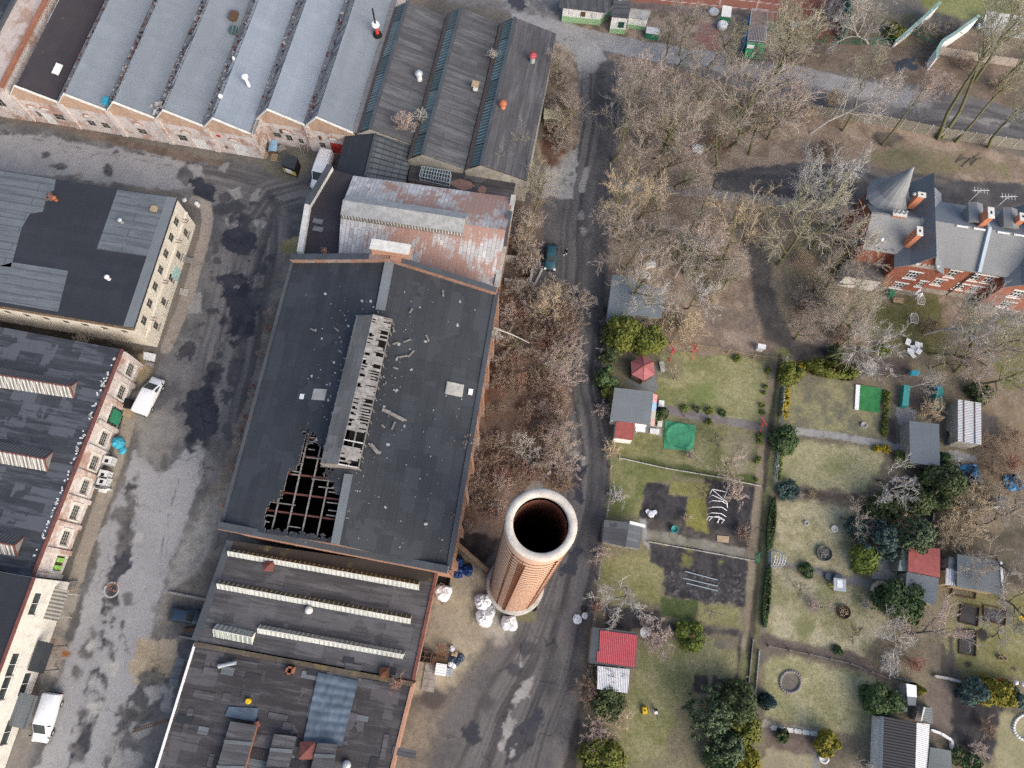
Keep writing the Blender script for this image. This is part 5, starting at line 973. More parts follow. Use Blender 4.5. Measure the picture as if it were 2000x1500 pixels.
# ================================================================ SMALL GABLED SHED
z0,zr = 4.6,6.2;ra,rb = W(736,250,zr),W(713,345,zr);wl = [W(677,252,z0),W(655,342,z0)];el = [W(808,282,z0),W(791,358,z0)]
gs = thing('gabled_shed','small dark gabled shed roofed in ribbed felt between the white van and the dark halls','shed',g2((ra+rb)/2))
fp = ccw(inset([g2(wl[1]),g2(el[1]),g2(el[0]),g2(wl[0])],.15));mb = MB();boxwalls(mb,fp,0,z0-.1);mb.face([fp[0]+Z*(z0-.1),fp[1]+Z*(z0-.1),rb-Z*.2]);mb.face([fp[2]+Z*(z0-.1),fp[3]+Z*(z0-.1),ra-Z*.2]);mb.build('wall',M['brick_hall'],gs)
fg = felt('felt_gable',(.10,.11,.118),.25,.95,9,(.03,.033,.036),.7,.3,seamw=.08)
slab(MB(),[[ra,rb,el[1],el[0]]],.2).build('roof',fg,gs,ang=FANG);slab(MB(),[[ra,rb,wl[1],wl[0]]],.2).build('roof',felt('felt_gable_dark',(.04,.044,.05),.2,.95,9,st=.4),gs,ang=FANG);MB().bar(ra+Z*.08,rb+Z*.08,.3,.1).build('ridge_cap',M['parapet_felt'],gs)
rb_ = MB()
for k in range(9): t = (k+.3)/9;rb_.bar(lerp(ra,rb,t)+Z*.05,lerp(el[0],el[1],t)+Z*.05,.14,.08)
rb_.build('slats',M['felt_dark'],gs)
# ================================================================ LOW SKYLIT WORKSHOP
z = 5.0;c = WL([(381,1251),(807,1328),(854,1112),(450,1056)],z);fp = inset([g2(p) for p in c],.12)
l1_ = thing('skylit_workshop','low dark-roofed workshop with narrow glazed skylight strips south of the derelict hall','workshop',sum(fp,Vector())/4)
mb = MB();boxwalls(mb,fp,0,z-.1);mb.build('wall',M['brick_hall'],l1_);dE = (c[1]-c[0]).normalized();la = math.atan2(dE.y,dE.x);slab(MB(),[c],.22).build('roof',M['felt_strip'],l1_,ang=la)
MB().bar(c[0]+Z*.08,c[3]+Z*.08,.8,.12).build('coping',M['parapet_felt'],l1_);MB().bar(c[1]+Z*.08,c[2]+Z*.08,.35,.14).build('coping',M['rust_red'],l1_)
strip = MB();q = [lerp(c[3],c[2],.0),c[2],lerp(c[2],c[1],.13),lerp(c[3],c[0],.13)];slab(strip,[[p+Z*.06 for p in q]],.05);strip.build('gutter',felt('felt_gutter',(.05,.042,.036),.3,1.5,6,(.02,.018,.016),.7,.6,moss=(.10,.085,.04),mt=.56),l1_,ang=la)
sk = [([(450,1072),(819,1136),(818,1153),(446,1086)],'nearest the derelict hall'),([(430,1134),(804,1202),(801,1219),(425,1150)],'second from the derelict hall'),([(425,1218),(500,1234),(493,1259),(418,1244)],'short and wide one at the west end'),([(509,1220),(793,1272),(786,1287),(504,1237)],'beside the short wide one')]
for k,(pts,lb) in enumerate(sk):
    A,B,C_,D = WL(pts,z+.06);ht = .7 if k != 2 else .9;rt = thing('skylight','long narrow glazed skylight, '+lb if k != 2 else 'short wide pale glazed skylight at the west end of the low roof','skylight',g2((A+C_)/2)+Z*z,group='skylight strips')
    A2,B2 = lerp(A,D,.45)+Z*ht,lerp(B,C_,.45)+Z*ht;n_ = int((B-A).length/.55)
    MB().face([A2,D,C_,B2]).build('south_glazing',M['glass_white'] if k != 2 else M['glass_pale'],rt);MB().face([A,A2,B2,B]).build('north_glazing',plain('mossy_glass',(.10,.105,.06),.6,.5,1.5) if k < 2 else M['glass_pale'],rt)
    m = MB();m.bar(A2+Z*.03,B2+Z*.03,.1,.08);m.face([A,D,A2]);m.face([B,B2,C_])
    for j in range(n_+1): t = j/n_;m.bar(lerp(D,C_,t)+Z*.03,lerp(A2,B2,t)+Z*.03,.05);m.bar(lerp(A,B,t)+Z*.02,lerp(A2,B2,t)+Z*.02,.05)
    m.build('frame',M['concrete_pale'],rt)
for px,py,lb,mt in [(527,1107,'square rusty vent cowl on the low skylit roof','rust_red'),(604,1192,'round white dome vent on the low skylit roof','white_dirty'),(752,1313,'square rusty hatch beside the red twiggy shrub on the low roof','rust')]:
    p = W(px,py,z+.1);m = MB()
    if 'round' in lb: m.lathe(p,[(.42,0),(.42,.35),(.3,.55),(.1,.62)],14,cap=True)
    else: m.box(p+Z*.25,(.9,.9,.5),la);h = .55;s_ = .55;m.mesh([p+V3((x*s_,y*s_,.5)) for x,y in ((-1,-1),(1,-1),(1,1),(-1,1))]+[p+Z*.9],[(0,1,4),(1,2,4),(2,3,4),(3,0,4)])
    tag(m.build('roof_vent',M[mt]),lb,'vent')
# ================================================================ LOW PATCHED WORKSHOP, bottom
z = 5.0;c0,c1 = W(381,1258,z),W(806,1336,z);d2_ = (W(306,1500,z)-c0).normalized();d3_ = (W(765,1500,z)-c1).normalized();c = [c0+d2_*24,c1+d3_*24,c1,c0];fp = inset([g2(p) for p in c],.12)
l2_ = thing('patched_workshop','low workshop with a shabby patched felt roof partly under plastic film at the bottom edge','workshop',sum(fp,Vector())/4)
mb = MB();boxwalls(mb,fp,0,z-.1);mb.build('wall',M['brick_orange'],l2_);slab(MB(),[c],.22).build('roof',M['felt_old'],l2_,ang=la);MB().bar(c[3]+Z*.08,c[0]+Z*.08,.22,.16).build('eaves_trim',M['white_paint'],l2_);MB().bar(c[2]+Z*.06,c[1]+Z*.06,.3,.14).build('eaves_trim',M['brick_orange'],l2_)
MB().bar(c[3]+Z*.12,c[2]+Z*.12,.5,.2).build('gutter',felt('felt_gut2',(.09,.075,.055),.4,1,4,moss=(.16,.12,.06),mt=.5),l2_)
oo = (0,975);ss = 2.857
for k in range(46):
    x,y = RU(350,790),RU(1290,1500)
    if x < 381-(y-1251)*.28+18: continue
    p = W(x,y,z+.03+k*.0008);MB().box(p,(RU(.8,3.),RU(.5,.9),.04),la+RK((0,0,math.pi/2))).build('felt_patch',M[RK(('felt_panel','felt_strip','felt_plum','felt_ribs2','felt_cream'))],l2_,ang=la)
fq = fr((550,975),2.857,[(215,968),(430,1010),(385,1190),(330,1365),(240,1345),(125,1358),(170,1160)]);fc = [W(x,y,z) for x,y in fq]
fm = MB();U_,V_ = 30,44;a0,a1,b0,b1 = W(622,1313,z),W(701,1329,z),W(592,1452,z),W(668,1456,z)
vs_ = []
for j in range(V_+1):
    for i in range(U_+1): p = lerp(lerp(a0,a1,i/U_),lerp(b0,b1,i/U_),j/V_);p += V3((0,0,.1+.12*abs(math.sin(j/V_*math.pi*7.5))+.08*vnoise(np.array([i*.4]),np.array([j*.3]),9)[0]));vs_.append(p)
fm.mesh(vs_,[(j*(U_+1)+i,j*(U_+1)+i+1,(j+1)*(U_+1)+i+1,(j+1)*(U_+1)+i) for j in range(V_) for i in range(U_)],sm=True)
tag(fm.build('plastic_film',M['blue_film']),'wrinkled bluish plastic film spread over the patched workshop roof','film')
fm = MB();vs_ = []
for j in range(13):
    for i in range(15): p = lerp(lerp(W(448,1380,z),W(506,1383,z),i/14),lerp(W(440,1398,z),W(500,1410,z),i/14),j/12);vs_.append(p+Z*(.1+.1*vnoise(np.array([i*.8]),np.array([j*.8]),2)[0]))
fm.mesh(vs_,[(j*15+i,j*15+i+1,(j+1)*15+i+1,(j+1)*15+i) for j in range(12) for i in range(14)],sm=True);tag(fm.build('plastic_film',M['blue_film']),'small sheet of bluish film beside the yellow vent cap on the patched roof','film')
for k,pts in enumerate([[(1285,1240),(1432,1262),(1350,1560),(1190,1560)],[(1530,1310),(1655,1325),(1590,1560),(1465,1560)],[(1770,1360),(1880,1368),(1850,1560),(1720,1560)]]):
    q = [W(x,y,z+.9) for x,y in fr(oo,ss,pts)];rt = thing('roof_dormer',['flat dormer with a brick side nearest the street on the patched roof','middle flat felted dormer on the patched roof','flat felted dormer beside the pyramid vent cap on the patched roof'][k],'dormer',g2(sum(q,Vector())/4)+Z*z,group='flat dormers')
    slab(MB(),[q],.12).build('roof',M['felt_ribs2'],rt,ang=la);m = MB();q2 = ccw(inset(q,.1));boxwalls(m,q2,z,z+.85);m.build('wall',M['brick_red'] if k == 0 else M['felt_dark'],rt)
    for t in (.35,.8): MB().bar(lerp(q[0],q[3],t)+Z*.06,lerp(q[1],q[2],t)+Z*.06,.35,.06).build('roof_strip',M['felt_panel'],rt)
for px,py,kind,lb in [(603,1464,'pyr','reddish pyramid vent cap at the corner of the plastic film'),(569,1309,'stk','short square brick chimney stub on the patched roof'),(486,1369,'yel','round yellow vent cap on the patched roof'),(678,1493,'gry','round grey ventilator at the bottom of the patched roof'),(503,1415,'red','small tilted red box beside a flat dormer'),(445,1298,'pip','pale rusty pipe lying on the patched roof')]:
    p = W(px,py,z+.08);m = MB();mt = {'pyr': 'rust_red','stk': 'brick_red','yel': 'yellow','gry': 'steel','red': 'rust_red','pip': 'steel'}[kind]
    if kind == 'pyr': m.box(p+Z*.3,(1.2,1.3,.6),la);s_ = .85;m.mesh([p+V3((x*s_,y*s_,.6)) for x,y in ((-1,-1),(1,-1),(1,1),(-1,1))]+[p+Z*1.1],[(0,1,4),(1,2,4),(2,3,4),(3,0,4)])
    elif kind == 'stk':
        for a in range(4): m.box(p+V3((math.cos(a*math.pi/2+la)*.32,math.sin(a*math.pi/2+la)*.32,.4)),(.16,.8,.9),a*math.pi/2+la)
    elif kind == 'pip': m.tube([p-V3((.8,.15,-.3)),p+V3((.2,.05,.35)),p+V3((1.,.2,.4))],.2,10);m.tube([p-V3((.9,.17,-.3)),p-V3((.55,.1,-.32))],.24,10)
    elif kind == 'red': m.box(p+Z*.2,(.6,.5,.4),la+.6,tilt=(.2,.2));m.box(p+Z*.42,(.7,.6,.05),la+.6,tilt=(.2,.2))
    else: m.lathe(p,[(.42,0),(.4,.3),(.5,.3),(.42,.45),(.15,.55)] if kind == 'gry' else [(.3,0),(.3,.3),(.24,.4)],14,cap=True)
    tag(m.build('vent' if kind not in ('stk','pip','red') else {'stk': 'chimney_stub','pip': 'pipe','red': 'box'}[kind],M[mt]),lb,{'stk': 'chimney','pip': 'pipe','red': 'box'}.get(kind,'vent'))
# ================================================================ BRICK CHIMNEY
base = W(1006,1143,0);topc = W(1056.5,1025,51.);cH = 51.
ch = thing('brick_chimney','tall round brick factory chimney with iron hoops and a white rim','chimney',base)
cc = lambda t: V3((lerp(base.x,topc.x,t),lerp(base.y,topc.y,t),cH*t));R0,R1 = 3.05,1.93
mb = MB();n = 48;rings = 40;vs_ = []
for i in range(rings+1):
    t = i/rings
    for k in range(n): a = 2*math.pi*k/n;vs_.append(cc(t)+V3((math.cos(a),math.sin(a),0))*lerp(R0,R1,t))
mb.mesh(vs_,[(i*n+k,i*n+(k+1) % n,(i+1)*n+(k+1) % n,(i+1)*n+k) for i in range(rings) for k in range(n)],sm=True)
def chim_mat():
    n_ = NB('chimney_brick');v = n_.ob();s = n_.sep(v);ang = n_.ma('ARCTAN2',s[1],s[0]);cmb = n_.n('ShaderNodeCombineXYZ');n_.set(cmb.inputs[0],n_.ma('MULTIPLY',ang,2.6));n_.set(cmb.inputs[1],s[2])
    col = n_.brick(cmb.outputs[0],(.70,.42,.29),(.76,.50,.36),(.56,.46,.37),.3,.1,.012);fz = n_.ma('FRACT',n_.ma('MULTIPLY',s[2],.8));nz = n_.noise(v,.6,5);fz2 = n_.ma('FRACT',n_.ma('ADD',n_.ma('MULTIPLY',s[2],.4),nz))
    col = n_.mix(n_.ramp(nz,[(.35,0.),(.75,.55)]),col,(.60,.34,.23));col = n_.mix(n_.ramp(fz2,[(.0,.35),(.4,0.)]),col,(.66,.45,.32));st = n_.noise(n_.map(cmb.outputs[0],(1.2,.05,1)),1.,5);col = n_.mix(n_.ramp(st,[(.55,0.),(.8,.35)]),col,(.26,.13,.09))
    n_.bump(n_.noise(v,8,3),.3,.03);return n_.done(col,.9)
mb.build('shaft',chim_mat(),ch)
hp = MB()
for i in range(1,38): t = i/38.5;hp.lathe(cc(t),[(lerp(R0,R1,t)+.01,-.035),(lerp(R0,R1,t)+.035,-.035),(lerp(R0,R1,t)+.035,.035),(lerp(R0,R1,t)+.01,.035)],40)
hp.build('hoops',M['rust'],ch)
ri = MB();Ri = R1-.42;ri.lathe(topc-Z*.1,[(R1,0),(R1+.03,.25),(R1-.03,.36),(Ri+.05,.36),(Ri,.28),(Ri,-.12)],48); 
ri.build('rim',plain('lime_rim',(.53,.48,.42),.9,.45,2.2,fine=.55),ch)
fl_ = MB();vs_ = []
for i in range(21):
    t = i/20
    for k in range(n): a = 2*math.pi*k/n;vs_.append(cc(1-t*.9)+V3((math.cos(a),math.sin(a),0))*(lerp(Ri-.02,1.9,t))-Z*.8*(1-t))
fl_.mesh(vs_,[(i*n+k,(i+1)*n+k,(i+1)*n+(k+1) % n,i*n+(k+1) % n) for i in range(20) for k in range(n)],sm=True);fl_.build('flue',brickm('flue_brick',(.30,.11,.065),(.36,.15,.10),(.12,.07,.05),None,dirt=.7),ch)
MB().lathe(base+Z*4.9,[(0.01,0),(1.95,0)],32).build('flue_floor',M['shaded_interior'],ch)
MB().lathe(base,[(3.55,0),(3.45,.9),(3.35,1.0),(2.7,1.0)],48).build('plinth',M['concrete'],ch)
def ladder(ang,w_,n_,name):
    m = MB();dr = V3((math.cos(ang),math.sin(ang),0));tg = V3((-dr.y,dr.x,0))
    q = lambda t,s: cc(t)+dr*(lerp(R0,R1,t)+.22)+tg*s
    for s in (-w_/2,w_/2): m.tube([q(t,s) for t in np.linspace(.03,.975,14)],.04,4)
    for i in range(n_): t = .03+.945*i/n_;m.bar(q(t,-w_/2),q(t,w_/2),.05)
    for i in range(0,n_,8): t = .03+.945*i/n_;m.bar(q(t,0),q(t,0)-dr*.3,.05)
    return m.build(name,M['rust'],ch)
a0 = math.radians(243);ladder(a0,.36,90,'ladder')
for ang in (a0-.35,a0+.95):
    m = MB()
    dr = V3((math.cos(ang),math.sin(ang),0));tg = V3((-dr.y,dr.x,0))
    for i in range(1,38): t = i/38.5;c_ = cc(t)+dr*(lerp(R0,R1,t)+.04);m.box(c_,(.09,.2,.07),ang)
    m.build('clamp_studs',M['rust'],ch)
# ================================================================ RED BRICK VILLA
vil = thing('brick_villa','red brick villa with grey roofs, a pointed corner turret and tall gables','villa',V3((60,50,0)))
ve = V3((.985,-.172,0));vn = V3((.172,.985,0));vang = math.atan2(-.172,.985)
V0 = V3((52.9,45.4,0));VP = lambda s,a,z=0: V0+ve*s+vn*a+Z*z
EZ,RZ,GZ = 7.2,9.7,10.9
mb = MB();ops_all = []
def vwall(A,B,z1,pixwins,cat='win'):
    A,B = Vector(A),Vector(B);L = (B-A).length;d = (B-A)/L;ops = []
    for px,py,zc_,w_,h_ in pixwins: u = (W(px,py,zc_)-V3((A.x,A.y,0))).dot(d);u = min(max(u,w_/2+.15),L-w_/2-.15);ops.append((u-w_/2,u+w_/2,zc_-h_/2,zc_+h_/2))
    wallq(mb,A,B,0,z1,ops,.2);ops_all.append((A,B,ops))
# south fronts: annex wing, first gable bay, main front, second gable bay
G0,G1 = VP(0,0),VP(5.6,0);M0,M1 = VP(5.6,.9),VP(14.2,.9);H0,H1 = VP(14.2,-.4),VP(20,-.4)
vwall(G0,G1,EZ,[(1782,534,5.0,1.5,1.7),(1755,556,1.9,1.5,1.5),(1808,541,3.2,.8,1.5)])
vwall(M0,M1,EZ,[(1860,524,5.4,1.2,1.7),(1832,547,2.9,1.2,1.5),(1905,531,5.4,1.2,1.7),(1930,536,5.4,1.1,1.7),(1875,555,2.6,1.3,1.5),(1903,560,2.6,1.3,1.5)])
vwall(H0,H1,EZ,[(1986,569,5.0,1.6,1.7),(1965,595,2.0,1.5,1.5)])
wallq(mb,G1,M0,0,EZ);wallq(mb,M1,H0,0,EZ);wallq(mb,VP(0,2),G0,0,EZ);wallq(mb,H1,VP(20,10),0,EZ)
LW0,LW1,LW2,LW3 = VP(-4.2,2),VP(0,2),VP(-4.2,9.2),VP(0,9.2)
vwall(LW0,LW1,EZ,[]);vwall(LW2,LW0,EZ,[(1682,473,4.6,1.2,1.6),(1665,470,2.0,1.2,1.5),(1690,440,4.6,1.1,1.6)]);wallq(mb,LW3,LW2,0,EZ);wallq(mb,VP(20,10.3),VP(0,10.3),0,EZ)
gab = lambda sc,a,hw: [VP(sc+hw*t,a,zz-.22) for t,zz in ((-.98,EZ+.2),(-.6,lerp(GZ,EZ,.78)),(-.28,lerp(GZ,EZ,.42)),(0,GZ),(.28,lerp(GZ,EZ,.42)),(.6,lerp(GZ,EZ,.78)),(.98,EZ+.2))][::-1]
mb.face(gab(2.75,0,2.85));mb.face(gab(17.1,-.4,2.9));mb.face([LW2+Z*EZ,LW0+Z*EZ,VP(-4.2,5.6,RZ-.3)])
mb.build('wall',M['brick_villa'],vil)
pl = MB()
for a,b in ((G0,G1),(M0,M1),(H0,H1),(G1,M0),(M1,H0)): d = (b-a).normalized();o_ = V3((d.y,-d.x,0));pl.bar(a+o_*.06+Z*.5,b+o_*.06+Z*.5,.16,1.0)
pl.build('plinth',plain('worn_plinth',(.30,.26,.23),.95,.5,1.2),vil)
for A,B,ops in ops_all:
    for o in ops:
        w_ = window(vil,A,B,o,.16,'white_paint','glass_dark',3 if o[1]-o[0] > 1.3 else 2,2,.12);d = (B-A).normalized();o_ = V3((d.y,-d.x,0));m = MB();c = A+d*((o[0]+o[1])/2)
        m.bar(A+d*(o[0]-.25)+o_*.04+Z*(o[3]+.12),A+d*(o[1]+.25)+o_*.04+Z*(o[3]+.12),.12,.22);m.bar(A+d*(o[0]-.2)+o_*.06+Z*(o[2]-.08),A+d*(o[1]+.2)+o_*.06+Z*(o[2]-.08),.2,.12);m.build('surround',M['white_paint'],w_)
gp = MB(); 
for a,zz,w_,h_ in ((2.2,7.9,.5,.5),(2.9,7.9,.5,.5),(3.6,7.9,.5,.5)): gp.box(VP(a,-.03,zz),(w_,.08,h_),vang)
gp.box(VP(2.8,-.03,7.35),(4.6,.1,.4),vang);gp.build('gable_trim',M['brick_pale'],vil);m = MB()
for a in (1.5,2.0,4.1,4.6): m.box(VP(a,-.05,7.9),(.35,.08,.5),vang)
m.build('gable_panels',M['white_wall'],vil)
rf = M['felt_villa'];zn = M['zinc_slate']
def roofp(polys,m_,name='roof',t=.18): return slab(MB(),polys,t).build(name,m_,vil,ang=vang)
# main roof
S0,S1,N0,N1 = VP(4.4,.55,EZ-.05),VP(14.8,.55,EZ-.05),VP(4.4,10.7,EZ-.05),VP(20.4,10.7,EZ-.05);r0,r1 = VP(1.5,5.6,RZ),VP(20.4,5.6,RZ)
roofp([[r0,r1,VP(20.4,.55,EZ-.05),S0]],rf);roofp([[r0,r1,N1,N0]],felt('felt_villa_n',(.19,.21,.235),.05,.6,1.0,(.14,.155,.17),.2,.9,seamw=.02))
def flare(sc,a0,a1,gz,hw,side,mt):
    """one slope of a steep gable roof that kicks out at the eaves"""
    ts = [(0,gz),(.28,lerp(gz,EZ,.42)),(.6,lerp(gz,EZ,.78)),(1.12,EZ-.25)];ps = []
    for (t0,z0),(t1,z1) in zip(ts[:-1],ts[1:]): ps.append([VP(sc+side*hw*t0,a0,z0),VP(sc+side*hw*t0,a1,z0),VP(sc+side*hw*t1,a1,z1),VP(sc+side*hw*t1,a0,z1)])
    return roofp(ps,mt)
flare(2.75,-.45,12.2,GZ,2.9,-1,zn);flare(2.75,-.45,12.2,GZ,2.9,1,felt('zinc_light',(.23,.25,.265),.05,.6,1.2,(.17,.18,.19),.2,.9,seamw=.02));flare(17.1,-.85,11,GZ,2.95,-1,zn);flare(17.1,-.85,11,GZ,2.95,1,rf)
mb2 = MB();mb2.face(gab(2.75,12.1,2.85)[::-1]); 
for a in (0,5.5): wallq(mb2,VP(a,10.2),VP(a,12.1),0,EZ)
wallq(mb2,VP(5.5,12.1),VP(0,12.1),0,EZ);mb2.build('wall',M['brick_villa'],vil)
# left wing
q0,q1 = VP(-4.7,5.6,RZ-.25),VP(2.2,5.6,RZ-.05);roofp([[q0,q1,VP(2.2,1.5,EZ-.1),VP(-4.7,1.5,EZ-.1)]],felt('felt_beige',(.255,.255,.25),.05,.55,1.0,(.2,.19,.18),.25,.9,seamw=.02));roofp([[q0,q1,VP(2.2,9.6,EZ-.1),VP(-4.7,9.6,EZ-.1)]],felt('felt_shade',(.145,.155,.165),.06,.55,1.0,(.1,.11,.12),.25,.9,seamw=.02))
MB().bar(q0+Z*.05,q1+Z*.05,.16,.1).build('ridge_cap',zn,vil)
for px,py in ((1698,482),(1716,485),(1731,488),(1745,489),(1856,500),(1875,503),(1894,506),(1920,513),(1935,514)): MB().box(W(px,py,EZ+.35),(.3,.08,.12),vang).build('snow_guard',M['wire'],vil)
# turret
tc = W(1736,381,8.5);tc.z = 0;ap = W(1783.6,333.6,14.6);MB().lathe(tc,[(2.45,0),(2.45,7.4),(2.6,7.5),(2.6,8.3)],24).build('turret_wall',M['brick_villa'],vil)
tw = MB()
for k in range(16): a = k/16*6.283;tw.box(tc+V3((math.cos(a)*2.62,math.sin(a)*2.62,7.9)),(.06,.5,.5),a)
tw.build('turret_trim',M['white_paint'],vil);MB().lathe(tc,[(2.95,8.25),(2.95,8.45),(2.9,8.5),(1.9,9.6),(.28,14.0)],16,sm=False).build('turret_roof',plain('turret_zinc',(.23,.24,.245),.6,.12,.8),vil);MB().lathe(tc,[(.3,13.9),(.02,14.8)],12,sm=False).build('finial',M['steel'],vil)
def stack(px,py,z0,z1,sx,sy,nm='chimney',pots=0,lab=None):
    p = W(px,py,z1);p.z = z0;m = MB();m.box(p+Z*(z1-z0)/2,(sx,sy,z1-z0),vang);c = m.build('chimney',M['orange_brick'],vil);MB().box(p+Z*(z1-z0+.07),(sx+.12,sy+.12,.14),vang).build('cap',M['concrete_pale'],c)
    for k in range(max(1,pots)):
        if pots: MB().lathe(p+ve*((k-(pots-1)/2)*sx/pots)+Z*(z1-z0+.14),[(.14,0),(.14,.5),(.22,.55),(.05,.8)],8).build('pot',M['steel'],c)
        else: MB().box(p+Z*(z1-z0+.15),(sx*.3,sy*.3,.04),vang).build('flue_hole',M['black'],c)
    return c
stack(1800,381,8.4,11.2,.9,.6);stack(1757,418,8.2,9.8,1.7,.7,pots=3);stack(1796,452,8.2,11.2,.65,1.2);stack(1935,416,8.6,11.6,.7,1.5);stack(1997,424,8.4,11,.7,1.0)
fw = MB()
for a,b in ((VP(10.3,.5,EZ+.15),VP(10.3,5.6,RZ+.2)),(VP(10.3,5.6,RZ+.2),VP(10.3,10.6,EZ+.15))): fw.bar(a,b,.42,.4)
fw.build('fire_wall',plain('pale_zinc',(.38,.44,.49),.5,.1,1),vil)
for s in (6.9,9.1,12.2,14.3): MB().bar(VP(s-.75,5.35,RZ+.05),VP(s+.75,5.35,RZ+.05),.22,.1).build('snow_rail',M['white_paint'],vil)
for s in (8.7,13.2):
    m = MB();m.box(VP(s,7.7,9.2),(1.7,2.4,1.3),vang);dm = m.build('dormer',rf,vil,ang=vang);m = MB();m.mesh([VP(s-.95,6.2,9.86),VP(s+.95,6.2,9.86),VP(s+.95,9.2,9.86),VP(s-.95,9.2,9.86),VP(s,6.2,10.15),VP(s,9.2,10.15)],[(0,4,5,3),(1,2,5,4),(0,1,4),(2,3,5)]);m.build('dormer_roof',rf,dm,ang=vang)
dp = M1+V3((-.05,-.12,0));MB().tube([VP(10.3,.75,EZ),VP(10.3,.75,.2)],.1,6).build('downpipe',M['wire'],vil)
for px,py in ((1720,470),(1783,382)): p = W(px,py,9);MB().lathe(p-Z*.8,[(.12,-.4),(.12,1.0),(.25,1.0),(.2,1.3),(.03,1.4)],10).build('vent',M['white_paint'],vil)
for px,py in ((1916,372),(1970,384)): p = W(px,py,11.5);m = MB();m.bar(p-Z*2.5,p,.06);m.bar(p-ve*1.1-vn*.2,p+ve*1.1+vn*.2,.05);[m.bar(p+ve*k*.4-vn*.4,p+ve*k*.4+vn*.4,.04) for k in (-2,-1,0,1,2)];m.build('aerial',M['white_dirty'],vil)
# annex with a flat roof
ax_ = MB();fp = ccw([VP(-5.0,-.4),VP(-.05,-.4),VP(-.05,2),VP(-5.0,2)]);boxwalls(ax_,fp,0,3.1);ax_.build('annex_wall',M['plaster_white'],vil);roofp([[p+Z*3.2 for p in [VP(-5.2,-.6),VP(-.05,-.6),VP(-.05,2),VP(-5.2,2)]]],felt('annex_felt',(.15,.14,.135),.12,1,5,st=.5),'annex_roof')
for px,py,lb,mt in [(1735,578,'green wheelie bin by the villa plinth','green_bright'),(1786,570,'white and teal bin bag heap against the villa front','white_bag')]:
    p = W(px,py,0);m = MB()
    if 'wheelie' in lb: m.box(p+Z*.5,(.6,.65,1.),vang);m.box(p+Z*1.03,(.68,.75,.1),vang);m.box(p+V3((0,.4,.9)),(.5,.06,.06),vang);m.lathe(p+V3((.25,.3,.1)),[(.1,-.05),(.1,.05)],8)
    else:
        for k in range(7): m.lathe(p+V3((RU(-.8,.8),RU(-.6,.6),0)),[(.35,0),(.45,.3),(.3,.6),(.08,.75)],8)
    tag(m.build('wheelie_bin' if 'wheelie' in lb else 'bag_heap',M[mt]),lb,'bin' if 'wheelie' in lb else 'bags')
p = W(1751,591,.0);t = thing('bench','small tan garden bench on the villa lawn','bench',p);MB().box(p+Z*.42,(1.4,.5,.07),vang).build('seat',M['wood_tan'],t);MB().box(p+vn*.25+Z*.72,(1.4,.06,.4),vang).build('backrest',M['wood_tan'],t)
for s in (-.55,.55): MB().box(p+ve*s+Z*.2,(.08,.4,.4),vang).build('leg',M['wood_brown'],t)
for k,(px,py) in enumerate(((1792,591),(1779,627))):
    p = W(px,py,0);t = thing('drying_rack',['white wire drying rack close to the villa','white wire drying rack in the middle of the villa lawn'][k],'drying rack',p,group='drying racks');m = MB();q = [p+ve*a+vn*b+Z*.9 for a,b in ((-.45,-.7),(.45,-.7),(.55,.2),(.3,.75),(-.4,.7),(-.5,.1))]
    for a,b in zip(q,q[1:]+q[:1]): m.bar(a,b,.06)
    for i in range(1,6): m.bar(lerp(q[0],q[4],i/6),lerp(q[1],q[3],i/6),.03)
    m.build('frame',M['white_paint'],t)
    for a in (0,1,3,4): MB().bar(q[a],p+(q[a]-p)*.8-Z*.72,.05).build('leg',M['white_paint'],t)
p = W(1784,682,0);m = MB()
for k in range(7): m.box(p+V3((RU(-.7,.7),RU(-1,1),.15+k*.05)),(RU(.5,1.1),RU(.5,1),.06),RR()*3,tilt=(RU(-.3,.3),RU(-.3,.3)))
tag(m.build('board_heap',M['white_paint']),'heap of broken white boards lying on ash in the villa garden','heap')
# ================================================================ NORTH: PAVILION, COURT, CONTAINER, FENCES
def hut(name,label,cat,roofpx,z,wallm,roofm,slope=0.,parts=None,ang=0,over=.2,ridge=None,drop=None,t=.12,ops={}):
    """small building from the four photo corners of its roof (clockwise from upper left); slope lifts the first edge"""
    q = [W(x,y,z+(slope if i in (0,1) else 0)) for i,(x,y) in enumerate(roofpx)];root = thing(name,label,cat,g2(sum(q,Vector())/len(q)))
    a = math.atan2((q[1]-q[0]).y,(q[1]-q[0]).x);slab(MB(),[q],t).build('roof',M[roofm] if isinstance(roofm,str) else roofm,root,ang=a+ang)
    fp = ccw(inset([g2(p) for p in q],over));m = MB();boxwalls(m,fp,0,z-.1,ops,.1)
    for i in range(len(fp)):
        A,B = fp[i],fp[(i+1) % len(fp)]
        zs = [z-.1+slope*max(0,min(1,((p-g2(q[3])).dot((g2(q[0])-g2(q[3])))/max(1e-6,(g2(q[0])-g2(q[3])).length_squared)))) for p in (A,B)]
        if slope > .05: m.face([A+Z*(z-.1),B+Z*(z-.1),B+Z*zs[1],A+Z*zs[0]])
    m.build('wall',M[wallm],root);return root,q,fp,a
o3,s3 = (1000,0),3.636
pav,q,fp,a = hut('club_pavilion','low white and green club pavilion with a dark felt roof by the tennis court','pavilion',fr(o3,s3,[(345,-60),(820,-70),(660,88),(335,50)]),3.0,'white_wall','felt_ribs',over=.5)
m = MB();d = (fp[1]-fp[0]).normalized(); 
for i in range(4): m.bar(fp[i]+Z*.55+(fp[i]-g2(sum(q,Vector())/4)).normalized()*.04,fp[(i+1) % 4]+Z*.55+(fp[(i+1) % 4]-g2(sum(q,Vector())/4)).normalized()*.04,.06,1.1)
m.build('green_base',M['green_pale'],pav)
